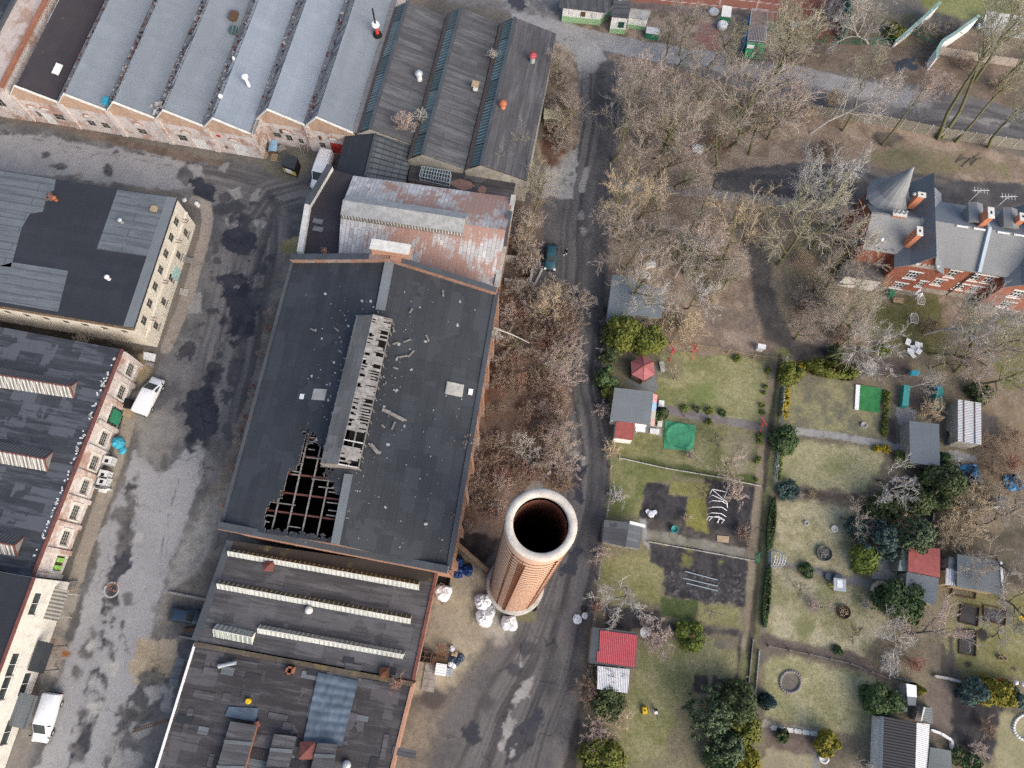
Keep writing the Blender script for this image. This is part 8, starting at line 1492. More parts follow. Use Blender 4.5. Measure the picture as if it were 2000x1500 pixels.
m.build('bricks',M['brick_red'],t);MB().lathe(p,[(.75,.01),(.8,.05),(.95,.01)],16).build('rim',M['concrete'],t)
# work yard east of the low workshops
for px,py,r,h,mt,lb in [(866,1156,.95,1.1,'white_bag','white bulk bag beside the dark trough at the hall corner'),(943,1175,.95,1.2,'white_bag','white bulk bag closest to the chimney'),(946,1207,.95,1.1,'white_bag','white bulk bag below the clear sack at the chimney foot'),(995,1217,.85,1.1,'white_bag','white bulk bag standing apart below the chimney plinth'),(956,1194,.7,.7,'steel','grey transparent sack of scrap between the white bulk bags')]: lump(px,py,r,h,mt,'bulk_bag',lb,'bag')
for px,py,lb in [(896,1099,'dark blue bag furthest from the wooden wall'),(896,1118,'dark blue bag touching the hall corner'),(913,1115,'dark blue bag nearest the wooden wall')]: lump(px,py,.65,.8,'blue_bag','blue_bag',lb,'bag')
t = thing('black_trough','black open trough between the skylit workshop and the hall corner','trough',W(865,1130));p = W(865,1130,0);m = MB();[m.box(p+V3((x,y,.4)),(sx_,sy_,.8),la) for x,y,sx_,sy_ in ((0,.75,1.9,.1),(0,-.75,1.9,.1),(.9,0,.1,1.5),(-.9,0,.1,1.5),)];m.box(p+Z*.15,(1.8,1.4,.1),la);m.build('basin',M['black'],t)
p = W(868,1170,0);pallet(p,.6,label='grey pallet under the white bulk bag at the hall corner',mat='wood_grey')
m = MB();a_,b_ = W(888,1060,0),W(953,1117,0);m.bar(a_+Z*.9,b_+Z*.9,.35,1.8);m.bar(a_+Z*1.85,b_+Z*1.85,.5,.12);tag(m.build('low_wall',plain('muddy_wall',(.22,.15,.09),.95,.45,1.2)),'low brown wall running from the hall corner to the chimney','wall')
t = thing('metal_rack','dark metal rack standing in the work yard','rack',W(865,1270));p = W(865,1270,0);m = MB();[m.box(p+V3((-.55+i*.22,0,.8)),(.1,1.3,.06),-.15) for i in range(6)];m.build('slats',M['rust'],t);[MB().box(p+V3((x*.6,y*.55,.4)),(.09,.09,.8),-.15).build('leg',M['rust'],t) for x in (-1,1) for y in (-1,1)]
t = thing('wooden_crate','brown open wooden crate by the skylit workshop wall','crate',W(830,1282));p = W(830,1282,0);m = MB();[m.box(p+V3((x,y,.35)),(sx_,sy_,.7),-.15) for x,y,sx_,sy_ in ((0,.6,1.6,.08),(0,-.6,1.6,.08),(.8,0,.08,1.2),(-.8,0,.08,1.2),(0,0,.06,1.2),(0,0,1.6,.06))];m.build('planks',M['wood_brown'],t)
for px,py,sx,sy,h,mt,lb,nm in [(840,1320,1.4,3.2,.12,'wood_grey','grey door panel lying by the skylit workshop wall','old_door'),(858,1291,1.5,.9,.5,'wood_brown','brown pallet box south of the metal rack','pallet_box'),(862,1307,1.2,1.2,.75,'white_paint','white box cabinet beside the grey door panel','white_cabinet'),(878,1312,.8,.8,.5,'steel','grey tank beside the white box cabinet','grey_tank')]:
    p = W(px,py,0);m = MB();m.box(p+Z*h/2,(sx,sy,h),-.15);m.box(p+Z*(h+.04),(sx*1.05,sy*1.05,.08),-.15);[m.box(p+V3((0,sy*(i-1.5)*.25,h+.1)),(sx*.9,.06,.03),-.15) for i in range(4)];tag(m.build(nm,M[mt]),lb,nm.split('_')[-1])
for px,py,r,mt,lb in [(883,1267,.35,'white_bag','white sack furthest north in the sack heap'),(888,1277,.4,'wood_tan','sack with an orange label in the sack heap'),(886,1288,.5,'car_navy','navy sack in the middle of the sack heap'),(900,1284,.45,'car_navy','navy drum on the right of the sack heap'),(893,1293,.4,'car_navy','navy sack at the bottom right of the heap'),(884,1297,.45,'white_bag','white sack at the bottom of the heap')]: lump(px,py,r,.6,mt,'sack',lb,'sack',9)
for px,py,lb in [(1043,1188,'black tyre lying beside the chimney plinth'),(1141,1190,'dark tyre lying on the road verge by the garden fence')]: p = W(px,py,0);tag(MB().lathe(p,[(.2,.02),(.2,.2),(.3,.26),(.38,.2),(.38,.02)],16).build('tyre',M['rubber']),lb,'tyre')
lump(1128,1210,.5,.4,'white_bag','rubbish_heap','heap of white rubbish on the verge of the dirt road','rubbish',9);lump(1142,1203,.35,.35,'white_bag','rubbish_bag','small white rubbish bag on the verge above the heap','bag',9)
t = thing('garden_sign','yellow sign board on a post by the woodland edge of the dirt road','sign',W(1237,268));p = W(1236,262,0);MB().bar(p,p+Z*2.6,.1).build('post',M['wood_grey'],t);MB().box(p+Z*2.4,(.08,.5,.9),.3).build('board',M['yellow'],t)
t = thing('concrete_pen','roofless concrete pen at the north end of the thicket','pen',W(1010,525));m = MB();q = [W(x,y,0) for x,y in [(985,510),(1042,516),(1034,562),(985,555)]]
for i in range(3): m.bar(q[i]+Z*.8,q[i+1]+Z*.8,.3,1.6)
m.build('walls',M['plaster_grey'],t);MB().prism([(v.x,v.y) for v in q],.02,.05).build('floor',plain('pen_floor',(.13,.10,.08),.95,.4),t)
t = thing('wooden_cupboard','open brown cupboard frame lying beside the woodland rubble','cupboard',W(1265,510));p = W(1262,508,0);m = MB();[m.box(p+V3((x,y,.4)),(sx_,sy_,.8),.5) for x,y,sx_,sy_ in ((0,.7,1.3,.08),(0,-.7,1.3,.08),(.6,0,.08,1.4),(-.6,0,.08,1.4),(0,0,.06,1.4))];m.build('frame',M['wood_brown'],t)
p = W(1270,517,.3);tag(MB().box(p,(1.3,.8,.5),.2).box(p+Z*.3,(1.4,.9,.08),.2).build('mattress',M['white_dirty']),'pale mattress beside the brown cupboard frame','mattress');lump(1255,536,.9,.6,'rubble','rubble_pile','pile of grey rubble north of the flat blue-grey shed','rubble',12,.5)
lump(1362,294,.8,.9,'white_bag','rubbish_heap','white and black rubbish heap in the middle of the wood','rubbish',10)
m = MB();p0 = W(1850,310)
for k in range(7):
    a_ = W(1870+RU(-20,30),318+RU(-8,8),.1);m.bar(a_,a_+V3((RU(1,2.5),RU(.5,1.5),.1)),.1)
tag(m.build('log_scatter',M['bark_grey']),'scattered dark logs on the leaf litter north of the villa','logs')
# ================================================================ VEGETATION
def segs_mesh(name,segs,mat,n=3):
    a = np.array(segs,dtype=np.float32);p0,p1,r0,r1 = a[:,0:3],a[:,3:6],a[:,6],a[:,7];d = p1-p0;d /= np.maximum(np.linalg.norm(d,axis=1,keepdims=True),1e-6)
    up = np.where(np.abs(d[:,2:3]) > .9,np.array([[1.,0,0]]),np.array([[0,0,1.]]));s = np.cross(d,up);s /= np.linalg.norm(s,axis=1,keepdims=True);u = np.cross(s,d);N_ = len(a);V = np.zeros((N_,2*n,3),np.float32)
    for k in range(n): t = 2*math.pi*k/n;o = s*math.cos(t)+u*math.sin(t);V[:,k] = p0+o*r0[:,None];V[:,n+k] = p1+o*r1[:,None]
    base = (np.arange(N_)*2*n)[:,None];F = np.concatenate([base+np.array([[k,(k+1) % n,n+(k+1) % n,n+k]]) for k in range(n)],0).astype(np.int32)
    return quick(name,V.reshape(-1,3),F,mat)
def quick(name,V,F,mat):
    me = bpy.data.meshes.new(name);me.vertices.add(len(V));me.vertices.foreach_set('co',np.asarray(V,np.float32).ravel());k = F.shape[1];me.loops.add(F.size);me.loops.foreach_set('vertex_index',F.ravel());me.polygons.add(len(F));me.polygons.foreach_set('loop_start',(np.arange(len(F))*k).astype(np.int32));me.polygons.foreach_set('loop_total',np.full(len(F),k,np.int32));me.materials.append(mat);me.update();me.validate();return me
def rot_to(d,ang,az):
    a = np.array([0,0,1.]) if abs(d[2]) < .9 else np.array([1.,0,0]);s = np.cross(d,a);s /= np.linalg.norm(s);u = np.cross(s,d);return d*math.cos(ang)+(s*math.cos(az)+u*math.sin(az))*math.sin(ang)
def grow_tree(seed,H=10.,trunk=.35,r0=.2,nl=9,spread=.8,n2=7,n3=6,n4=4,lf=.55,tw=.022,upc=.25,multi=1,wig=.18):
    """branch skeleton: returns (thick segments, twig segments)"""
    R = random.Random(seed);big,tw_ = [],[]
    def limb(p,d,L,r,lev,out):
        n = 4 if lev < 2 else 3 if lev == 2 else 2;pts = [p];dd = d.copy()
        for i in range(n):
            dd = dd+np.array([R.gauss(0,wig),R.gauss(0,wig),R.gauss(0,wig*.7)+upc*.25*(1 if lev < 3 else .5)]);dd /= np.linalg.norm(dd);q = pts[-1]+dd*L/n;ra,rb = r*(1-.75*i/n),r*(1-.75*(i+1)/n)
            out.append((*pts[-1],*q,max(ra,tw*.6),max(rb,tw*.45)));pts.append(q)
        return pts,dd
    def at(pts,t): x = t*(len(pts)-1);i = min(int(x),len(pts)-2);return pts[i]+(pts[i+1]-pts[i])*(x-i),(pts[i+1]-pts[i])/np.linalg.norm(pts[i+1]-pts[i])
    for s in range(multi):
        d0 = np.array([R.gauss(0,.06),R.gauss(0,.06),1.]) if multi == 1 else rot_to(np.array([0,0,1.]),R.uniform(.1,.75*spread),R.random()*6.283);d0 /= np.linalg.norm(d0);hh_ = H*R.uniform(.75,1) if multi > 1 else H
        tp,dd = limb(np.zeros(3),d0,hh_*.92,r0,0,big)
        for i in range(nl):
            t = trunk+(1-trunk)*((i+R.random())/nl)**.8;p,td = at(tp,min(t,.99));az = i*2.4+R.random();L = hh_*lf*(1.15-.65*(t-trunk)/(1-trunk))*R.uniform(.75,1.15);lp,ld = limb(p,rot_to(td,R.uniform(.55,1.05)*spread+.1,az),L,r0*(1-t)*.6+.025,1,big)
            for j in range(n2):
                t2 = .25+.75*(j+R.random())/n2;p2,d2 = at(lp,min(t2,.99));b2,bd = limb(p2,rot_to(d2,R.uniform(.4,.95),R.random()*6.283),L*.45*R.uniform(.6,1.2),.03*(1.3-t2)+.012,2,tw_)
                for k in range(n3):
                    t3 = .15+.85*(k+R.random())/n3;p3,d3 = at(b2,min(t3,.99));b3,_ = limb(p3,rot_to(d3,R.uniform(.35,.9),R.random()*6.283),L*.24*R.uniform(.5,1.2),tw,3,tw_)
                    for l in range(n4):
                        p4,d4 = at(b3,.2+.8*R.random());v = rot_to(d4,R.uniform(.3,.9),R.random()*6.283)*L*.12*R.uniform(.5,1.2);v[2] += .05*L*.12;tw_.append((*p4,*(p4+v),tw*.75,tw*.45))
    return big,tw_
def tree_proto(seed,bark_,twig_,**k):
    b,t = grow_tree(seed,**k);thick = [s for s in b if s[6] > .045];thin = [s for s in b if s[6] <= .045]+t;return segs_mesh('trunk',thick,M[bark_],5),segs_mesh('crown',thin,M[twig_],3)
PR = {}
for i in range(4): PR['spread',i] = tree_proto(20+i,'bark_olive','twig_tan',H=10,trunk=.25,r0=.26,nl=8+i % 2,spread=.9+.1*(i % 3),lf=.56,n2=6,tw=.02,upc=.25+.25*(i % 2))
for i in range(3): PR['tall',i] = tree_proto(40+i,'bark_olive','twig_tan',H=16,trunk=.48,r0=.26,nl=9,spread=.6,lf=.34,upc=.5)
for i in range(2): PR['birch',i] = tree_proto(60+i,'bark_birch','twig_white',H=12,trunk=.3,r0=.2,nl=12,spread=.85,lf=.42,tw=.02)
for i in range(2): PR['open',i] = tree_proto(70+i,'bark_olive','twig_grey',H=11,trunk=.22,r0=.25,nl=9,spread=1.05,lf=.62,n3=6,n4=3,tw=.03)
for i in range(3): PR['fruit',i] = tree_proto(80+i,'bark_grey','twig_grey',H=4.5,trunk=.28,r0=.13,nl=8,spread=1.15,lf=.7,n2=6,n3=6,n4=3,tw=.018)
def shrub_proto(seed,twig_,H=3.5,multi=11,spread=1.,lf=.5,n2=5,n3=5,n4=3,nl=4,tw=.018,r0=.045): b,t = grow_tree(seed,H=H,trunk=.25,r0=r0,nl=nl,spread=spread,n2=n2,n3=n3,n4=n4,lf=lf,tw=tw,multi=multi);return segs_mesh('stems',b+t,M[twig_],3)
SP = {('wild',i): shrub_proto(100+i,'twig_brown') for i in range(5)}
SP.update({('straw',i): shrub_proto(120+i,'twig_straw',multi=16,spread=.9,lf=.42,upc=.4) if False else shrub_proto(120+i,'twig_straw',multi=16,spread=.95,lf=.42) for i in range(2)});SP.update({('whip',i): shrub_proto(140+i,'twig_red',H=2.6,multi=12,spread=.8,lf=.3,n2=3,n3=2,n4=1) for i in range(2)});SP.update({('small',i): shrub_proto(150+i,'twig_pink',H=1.8,multi=9,spread=1.1,lf=.5,n2=4,n3=4,n4=2,tw=.014) for i in range(2)})
ti = [0]
def tree(kind,px,py,hc,H,label,twig=None,bark_=None,wide=1.,base=None,cat='tree',lean=None):
    """bare tree whose crown centre (height hc) is seen at the pixel"""
    ti[0] += 1;ks = [k for k in PR if k[0] == kind];key = ks[ti[0] % len(ks)];tm,cm = PR[key];p = W(px,py,hc) if base is None else W(base[0],base[1],0);p.z = 0
    h0 = {'spread': 10,'tall': 16,'birch': 12,'open': 11,'fruit': 4.5}[kind];k = H/h0;root = thing({'birch': 'birch_tree','fruit': 'fruit_tree'}.get(kind,'bare_tree'),label,cat,p,RR()*6.28)
    root.scale = (k*wide,k*wide,k)
    if base is not None:
        T = W(px,py,hc);t = V3((T.x-p.x,T.y-p.y,hc));q = V3((0,0,1)).rotation_difference(t.normalized()) if t.length > 0 else None;root.rotation_mode = 'QUATERNION';root.rotation_quaternion = q @ Euler((0,0,RR()*6.28)).to_quaternion()
    for nm,me,mt in (('trunk',tm,bark_),('crown',cm,twig)):
        o = bpy.data.objects.new(nm,me);COL.objects.link(o);o.parent = root
        if mt: o.material_slots[0].link = 'OBJECT';o.material_slots[0].material = M[mt]
    return root
def shrub(kind,px,py,H,label,twig=None,wide=1.,group=None,z=0,name='bare_shrub',hc=None):
    ti[0] += 1;ks = [k for k in SP if k[0] == kind];me = SP[ks[ti[0] % len(ks)]];p = W(px,py,z+H*.5 if hc is None else hc);p.z = z;h0 = {'wild': 3.5,'straw': 3.5,'whip': 2.6,'small': 1.8}[kind];k = H/h0;o = bpy.data.objects.new(name,me);COL.objects.link(o);o.location = p;o.rotation_euler = (0,0,RR()*6.28);o.scale = (k*wide,k*wide,k);tag(o,label,'shrub',group)
    if twig: o.material_slots[0].link = 'OBJECT';o.material_slots[0].material = M[twig]
    return o
G = 'bare trees of the wood'
for a in [('spread',1250,168,7,10.5,'bare pinkish tree beside the pale road corner north of the wood','twig_pink'),('spread',1292,300,6,9,'bare tree with a fan of pink twigs above the grey footpath','twig_pink'),('spread',1235,318,5.5,8,'bare tan tree leaning over the dirt road opposite the concrete apron','twig_tan'),('spread',1335,328,5,8,'bare greyish tree just north of the footpath','twig_tan'),('open',1455,212,9,13.5,'largest spreading bare tree in the middle of the north wood','twig_tan'),('spread',1425,278,6,9.5,'bare olive tree south of the largest spreading tree','twig_olive'),('spread',1490,250,6,9,'bare brownish tree right of the largest spreading tree','twig_tan'),('spread',1385,215,6,9,'bare tan tree left of the largest spreading tree','twig_tan'),('spread',1312,72,5,7.5,'bare tan tree by the green bin cabinet','twig_tan'),('spread',1343,60,5,7.5,'bare tan tree at the reddish paving','twig_tan'),('spread',1255,395,5,8,'bare tan tree at the corner of the footpath and dirt road','twig_straw'),('spread',1222,440,4.5,7,'bare pinkish tree overhanging the dirt road across from the teal car','twig_pink'),('spread',1232,500,4,6.5,'bare tan tree next to the brown cupboard frame','twig_tan'),('spread',1325,440,5,8.5,'bare olive tan tree in the centre of the south wood','twig_olive'),('spread',1285,465,4.5,7.5,'bare tan tree above the woodland rubble pile','twig_tan'),('spread',1430,410,6.5,9,'bare straw coloured tree by the paved footpath','twig_straw'),('spread',1378,408,5,7.5,'bare tan tree close to the paved footpath','twig_tan'),
          ('open',1565,455,8.5,13,'huge grey limbed tree left of the villa','twig_olive'),('open',1620,365,8,11,'pale grey tree in front of the turret','twig_grey'),('open',1575,375,6,9,'pale grey tree by the dark villa drive','twig_grey'),('open',1655,480,6,9,'grey tree against the west wall of the villa','twig_tan'),('open',1265,592,4,6,'silvery bare tree over the flat blue-grey shed','twig_grey'),('open',1355,575,4.5,6.5,'grey bare tree right of the flat blue-grey shed','twig_grey'),('spread',1415,545,3.5,5.5,'small bare tan tree beside the dark woodland path','twig_tan'),('open',1660,612,6,9,'wide olive tree south of the villa annex','twig_olive'),('spread',1600,575,5,8,'tan tree left of the villa lawn','twig_olive'),('spread',1575,640,4,6.5,'tan tree where the dark woodland path reaches the gardens','twig_tan'),('spread',1930,690,7,11,'broad bare olive tree at the right edge of the villa garden','twig_olive'),('spread',1965,730,6,9,'bare tan tree beside the broad olive tree','twig_tan'),('spread',1850,700,4,6.5,'bare brown tree above the teal planters','twig_brown')]: tree(*a[:6],twig=a[6])
for a in [('tall',1525,55,12,17,'tall olive barked tree leaning over the green container','twig_olive',(1503,150)),('tall',1560,30,13,18,'tall mossy tree right of the green container','twig_olive',(1518,140)),('tall',1418,85,9,13,'slim olive tree by the white bulk bag','twig_olive',(1382,133)),('tall',1340,100,6,9,'slim dark tree beside the north lane','twig_tan',(1313,130)),('tall',1697,170,8,12,'thin olive tree leaning over the concrete fence','twig_olive',(1645,256)),('tall',1808,185,9,12,'pink twigged tree behind the concrete fence','twig_pink',(1722,284)),('tall',1950,100,12,20,'tallest mossy trunk of the pair in front of the concrete fence','twig_olive',(1832,272)),('tall',1966,110,12,19,'second mossy trunk of the pair in front of the concrete fence','twig_olive',(1840,270)),('tall',1965,178,8,14,'slender mossy tree right of the trunk pair','twig_olive',(1866,278)),('tall',2000,215,9,15,'mossy tree in front of the concrete fence near the right edge','twig_olive',(1930,288)),('tall',1980,30,11,17,'mossy tree north of the lane below the grey shelter','twig_olive',(1904,158)),('tall',2010,95,9,15,'mossy tree at the right edge beside the panel wall','twig_olive',(1948,168)),('spread',1440,445,8,10.5,'leaning tree with an olive trunk and straw twigs in the south wood','twig_straw',(1407,531)),('open',1690,665,6,9,'leaning tan tree above the clipped thuja hedge','twig_grey',(1604,702)),('spread',1380,452,4,7,'leaning olive tree near the cupboard frame','twig_olive',(1287,526))]: tree(*a[:6],twig=a[6],base=a[7])
for a in [('birch',1735,25,10,14,'white birch standing by the straight white wall',(1695,85)),('birch',1700,12,9,13,'smaller white birch behind the green netting',(1672,70)),('birch',1690,125,11,13,'pale broken topped birch crossing the north lane',(1582,261)),('birch',1370,470,6.5,9,'white birch leaning in the south wood',(1318,541)),('birch',1905,575,9,14.5,'big white birch in front of the villa',(1805,652)),('birch',1812,735,3,5,'little white birch beside the teal planters',(1765,762))]: tree(*a[:6],base=a[6],wide=.9)
for a in [(1735,930,2.6,4.8,'dense grey bare tree by the slate grey shed','twig_grey',1.1),(1240,1150,2.5,4.6,'wide bare fruit tree on the lawn below the patched grey shed','twig_grey',1.25),(1655,1005,2,4,'thin bare fruit tree by the blue pine','twig_tan',1.),(1800,1235,3.5,6,'bare brownish tree south of the big dark shrub','twig_pink',1.1),(1770,1270,2.4,4.5,'bare grey tree above the lattice fence','twig_grey',1.1),(1425,895,2,3.6,'pale pinkish bare tree on the trampoline lawn','twig_pink',1.1),(1320,735,1.2,2.4,'small pale pruned tree on the upper lawn','twig_straw',.8),(1410,868,1.2,2.4,'small dark pruned tree on the trampoline lawn','bark_grey',.9),(1605,1185,1.2,2.2,'small bare sapling beside the grass circle','twig_pink',.8),(1668,1245,1,2.,'small dark pruned tree on the dry lawn','bark_grey',1.),(1365,950,1,2.,'small dark pruned tree on the mossy strip','bark_grey',.9),(1960,1245,2,3.6,'pale bare sapling on the lawn at the right edge','twig_grey',1.),(1395,1195,1,2.4,'small fruit tree on the square of grass','twig_tan',.8),(1690,1480,1.6,3,'bare fruit tree west of the black tiled house','twig_grey',.9),(1565,1160,1,1.8,'low dark sapling at the plot path','bark_grey',1.),(1990,1170,3,5.5,'bare olive tree by the large grey shed','twig_olive',1.1),(1975,1080,3.5,6.5,'grey bare tree behind the large grey shed','twig_tan',1.2),(1940,1020,3,5.5,'grey bare tree beside the straw willow','twig_tan',1.1),(1985,1000,3,5.5,'grey bare tree at the right edge below the blue tarpaulin','twig_tan',1.1)]: tree('fruit',a[0],a[1],a[2],a[3],a[4],twig=a[5],wide=a[6])
# thicket between the derelict hall and the dirt road
TH = [(985,600),(1005,570),(1035,560),(1060,580),(1085,570),(1000,620),(1030,610),(1065,615),(1095,610),(1112,640),(985,650),(1015,655),(1050,655),(1085,650),(1105,690),(975,700),(1005,705),(1040,700),(1075,700),(1100,735),(970,750),(1000,755),(1035,750),(1065,745),(1090,780),(955,800),(990,805),(1025,800),(1060,790),(1092,820),(945,850),(980,850),(1015,850),(1050,840),(1095,860),(930,900),(965,900),(1000,895),(1035,890),(1060,910),(1090,900),(920,950),(950,945),(985,940),(1020,935),(1080,940),(1100,950),(910,990),(940,985),(970,1000),(940,1020),(915,1020),(1045,870),(1120,600),(1118,665)]
for k,(x,y) in enumerate(TH):
    if k % 4 == 2 and x < 1080: continue
    near = x > 1080 or y < 625;shrub('wild',x+RU(-8,8),y+RU(-8,8),RU(2.4,3.6) if near else RU(1.5,2.6),'bare brown shrub in the thicket between the derelict hall and the dirt road',RK(('twig_tan','twig_pink','twig_brown')) if near else RK(('twig_brown','twig_brown','twig_brown','twig_pink')),RU(.9,1.25),'thicket shrubs by the derelict hall')
for px,py,hc,H,lb,mt in [(1050,700,4,6.5,'pinkish tree in the upper half of the thicket','twig_pink'),(1100,700,4.5,7,'tan tree of the thicket leaning over the dirt road','twig_tan'),(1020,640,4,6,'tan tree in the thicket by the leaning birch stem','twig_tan'),(1060,600,4.5,6.5,'straw tree at the north end of the thicket','twig_straw'),(1095,800,4,6,'pinkish tree on the road edge of the thicket','twig_pink'),(1020,880,3.5,5.5,'grey tree in the lower half of the thicket','twig_grey'),(1095,905,3.5,5.5,'tan tree just north of the chimney rim','twig_tan')]: tree('spread',px,py,hc,H,lb,twig=mt)
a_,b_ = W(965,640,6),W(1034,670,4.5);b,t = grow_tree(5,H=6.5,trunk=.5,r0=.12,nl=5,n2=4,n3=3,n4=2,lf=.25);root = thing('leaning_birch','white birch stem leaning out of the hall wall over the thicket','tree',a_)
MB().tube([a_,lerp(a_,b_,.5)+Z*.3,b_],[.11,.09,.05],6).build('trunk',M['bark_birch'],root);o = bpy.data.objects.new('crown',segs_mesh('crown',[s for s in b if s[6] < .05]+t,M['twig_white']));COL.objects.link(o);o.parent = root;o.scale = (.5,.5,.45);o.location = (-.2,0,-1.5)
# strip along the dark saw-tooth hall
for k,(px,py,hc,H,lb,mt) in enumerate([(1100,125,4,6.5,'tan tree at the north end of the dark hall wall','twig_tan'),(1095,190,4,6,'brownish tree in the strip by the dark hall','twig_brown'),(1108,225,4,6,'bare tree above the low pale green hut','twig_tan'),(1045,305,5,7.5,'olive tree overlapping the dark hall corner','twig_olive'),(1050,345,5,7,'olive tree over the concrete apron','twig_olive'),(1035,400,4,6.5,'bare tree at the corner of the tin roofed hall','twig_tan'),(1035,455,3.5,5.5,'bare tan tree east of the tin roofed hall','twig_tan')]): tree('spread',px,py,hc,H,lb,twig=mt)
for k in range(9): shrub('wild',RU(1080,1120),RU(120,280),RU(2.5,3.6),'brown bare shrub in the strip along the dark saw-tooth hall','twig_tan',1.,'shrubs along the dark hall')
for k in range(8): shrub('wild',RU(1010,1055),RU(400,530),RU(2,3.2),'brown bare shrub between the tin roofed hall and the teal car','twig_tan',1.,'shrubs by the tin hall')
# undergrowth of the wood
for k,(x,y) in enumerate([(1225,200),(1275,200),(1320,225),(1355,250),(1300,255),(1210,260),(1215,395),(1270,425),(1240,545),(1300,410),(1530,215),(1470,170),(1385,160),(1405,470),(1360,490),(1340,160),(1640,545),(1700,630),(1620,440),(1870,655),(1970,660)]): tree('spread',x,y,6.5,RU(8.5,11.5),'bare tan tree among the tangled crowns of the wood',twig=RK(('twig_tan','twig_pink','twig_straw','twig_tan')))['group'] = G
for k in range(34): x = RU(0,1);y = RU(600,1000);shrub('wild',lerp(985-(y-600)*.17,1105-(y-600)*.02,x),y,RU(1.,1.9),'low brown brushwood in the thicket by the derelict hall',RK(('twig_brown','twig_red','twig_brown')),1.6,'low brushwood of the thicket')
for k in range(32):
    while True:
        x,y = RU(1200,1660),RU(180,640)
        if not (320 < y < 405 and x > 1380) and not (x < 1320 and y > 530) and not abs(y-(360+(x-1200)*.12)) < 16 and not (1450 < x < 1560 and 470 < y < 680): break
    shrub('wild',x,y,RU(2,3.8),'bare shrub in the undergrowth of the wood',RK(('twig_tan','twig_pink','twig_straw','twig_olive','twig_brown')),RU(.9,1.3),'undergrowth shrubs of the wood')
for px,py,H,lb,mt,wd,kd in [(1335,640,3.6,'broad straw coloured bush north of the garden fence','twig_straw',1.5,'straw'),(1300,625,3,'straw coloured bush beside the second thuja','twig_straw',1.2,'straw'),(1890,985,4,'largest straw willow bush at the right side','twig_straw',1.6,'straw'),(1868,1040,3.4,'straw willow bush beside the pine','twig_straw',1.4,'straw'),(1915,950,2.6,'straw bush near the grey cupboard','twig_straw',1.2,'straw'),(1200,1395,2.6,'pale straw shrub at the lower garden edge by the road','twig_straw',1.3,'straw'),(1160,1425,2.6,'pinkish shrub at the verge in the lower garden','twig_pink',1.2,'wild'),(1190,1310,2.6,'tan shrub over the white porch roof','twig_tan',1.2,'wild'),(1280,1243,2.8,'pink twigged shrub beside the round dish','twig_pink',1.5,'wild'),(1150,1345,2.4,'brown shrub behind the slatted fence','twig_brown',1.1,'wild'),(1350,890,1.4,'tiny pink shrub at the corner of the trampoline sheet','twig_pink',1.,'small'),(1195,880,2,'straw shrub south of the red lean-to','twig_straw',1.2,'small'),(1170,1085,2,'pinkish shrub on the verge below the patched shed','twig_pink',1.2,'small'),(1168,1185,1.8,'orange brown shrub on the verge by the tyre','twig_red',1.1,'small'),(1182,640,2,'brown shrub on the verge by the blue-grey shed','twig_brown',1.1,'small'),(1180,800,2,'reddish shrub behind the grey summer house','twig_pink',1.2,'small'),(1184,680,1.8,'white twigged shrub before the dark evergreen','twig_white',1.1,'small'),(1205,970,2,'grey bare shrub in the mossy corner plot','twig_grey',1.2,'small'),(1345,1010,1.2,'straw tuft at the edge of the mossy strip','twig_straw',1.,'small'),(1435,965,2,'brown berry canes on the dug bed','twig_pink',1.5,'small'),(1455,1045,1.6,'brown canes at the corner of the dug bed','twig_brown',1.4,'small'),(1588,1182,1.2,'twiggy grey bush in the round bed','twig_pink',1.3,'small'),(1560,970,1.4,'pale pampas tuft at the western flower bed','twig_white',.8,'straw'),(1585,965,1.,'second pale tuft in the western flower bed','twig_straw',.9,'straw'),(1690,1180,1.5,'pale pampas tuft on the dry lawn','twig_white',.9,'straw'),(1685,975,1.3,'straw tuft at the end of the flower bed','twig_straw',1.,'straw'),(1785,1290,2.4,'dark red twiggy shrub above the white cabinet','twig_red',1.,'wild'),(1735,1295,2.,'grey shrub left of the red twiggy shrub','twig_grey',1.1,'wild'),(1820,800,2.4,'vine tangle above the slate grey shed','twig_straw',1.5,'wild'),(1935,870,2.2,'brown shrub right of the white corrugated shed','twig_brown',1.3,'wild'),(1975,860,2.2,'brown shrub by the narrow path at the right edge','twig_brown',1.3,'wild'),(1985,905,2.2,'rusty brown shrub above the small blue tarpaulin','twig_red',1.2,'wild'),(1940,910,2.,'brown shrub between the two blue tarpaulins','twig_brown',1.3,'wild'),(1890,125,2.4,'brown shrub beside the pale panel wall','twig_brown',1.3,'wild'),(1960,165,2.4,'tan shrub near the lane at the right edge','twig_straw',1.2,'wild'),(1850,165,2.4,'red twigged shrub on the lane verge','twig_pink',1.2,'wild'),(1800,60,2.6,'brown shrub between the white walls','twig_tan',1.3,'wild'),(1850,60,2.6,'grey shrub between the white walls','twig_tan',1.3,'wild'),(1600,50,3,'tan shrub inside the tennis court corner','twig_tan',1.3,'wild'),(1625,20,3,'grey shrub by the green netting','twig_grey',1.2,'wild'),(1500,105,3,'tan shrub by the container front','twig_tan',1.4,'wild'),(1560,100,2.6,'brown shrub on the verge of the north lane','twig_tan',1.3,'wild'),(1430,115,2.4,'tan shrub on the lane verge below the bulk bag','twig_tan',1.2,'wild'),(1690,720,2,'grey bare shrub right of the clipped hedge','twig_grey',1.3,'wild'),(1650,660,2.4,'brown bare shrub above the clipped hedge','twig_brown',1.2,'wild'),(1815,640,2.,'brown shrub at the foot of the big white birch','twig_brown',1.2,'wild'),(1905,1470,1.5,'bare raspberry canes on the dug bed','twig_pink',1.6,'small'),(1930,1420,1.5,'brown canes in the middle of the dug bed','twig_brown',1.5,'small'),(160,665,2.2,'bare shrub growing in the gap south of the cream building','twig_tan',1.1,'wild')]: shrub(kd,px,py,H,lb,mt,wd)
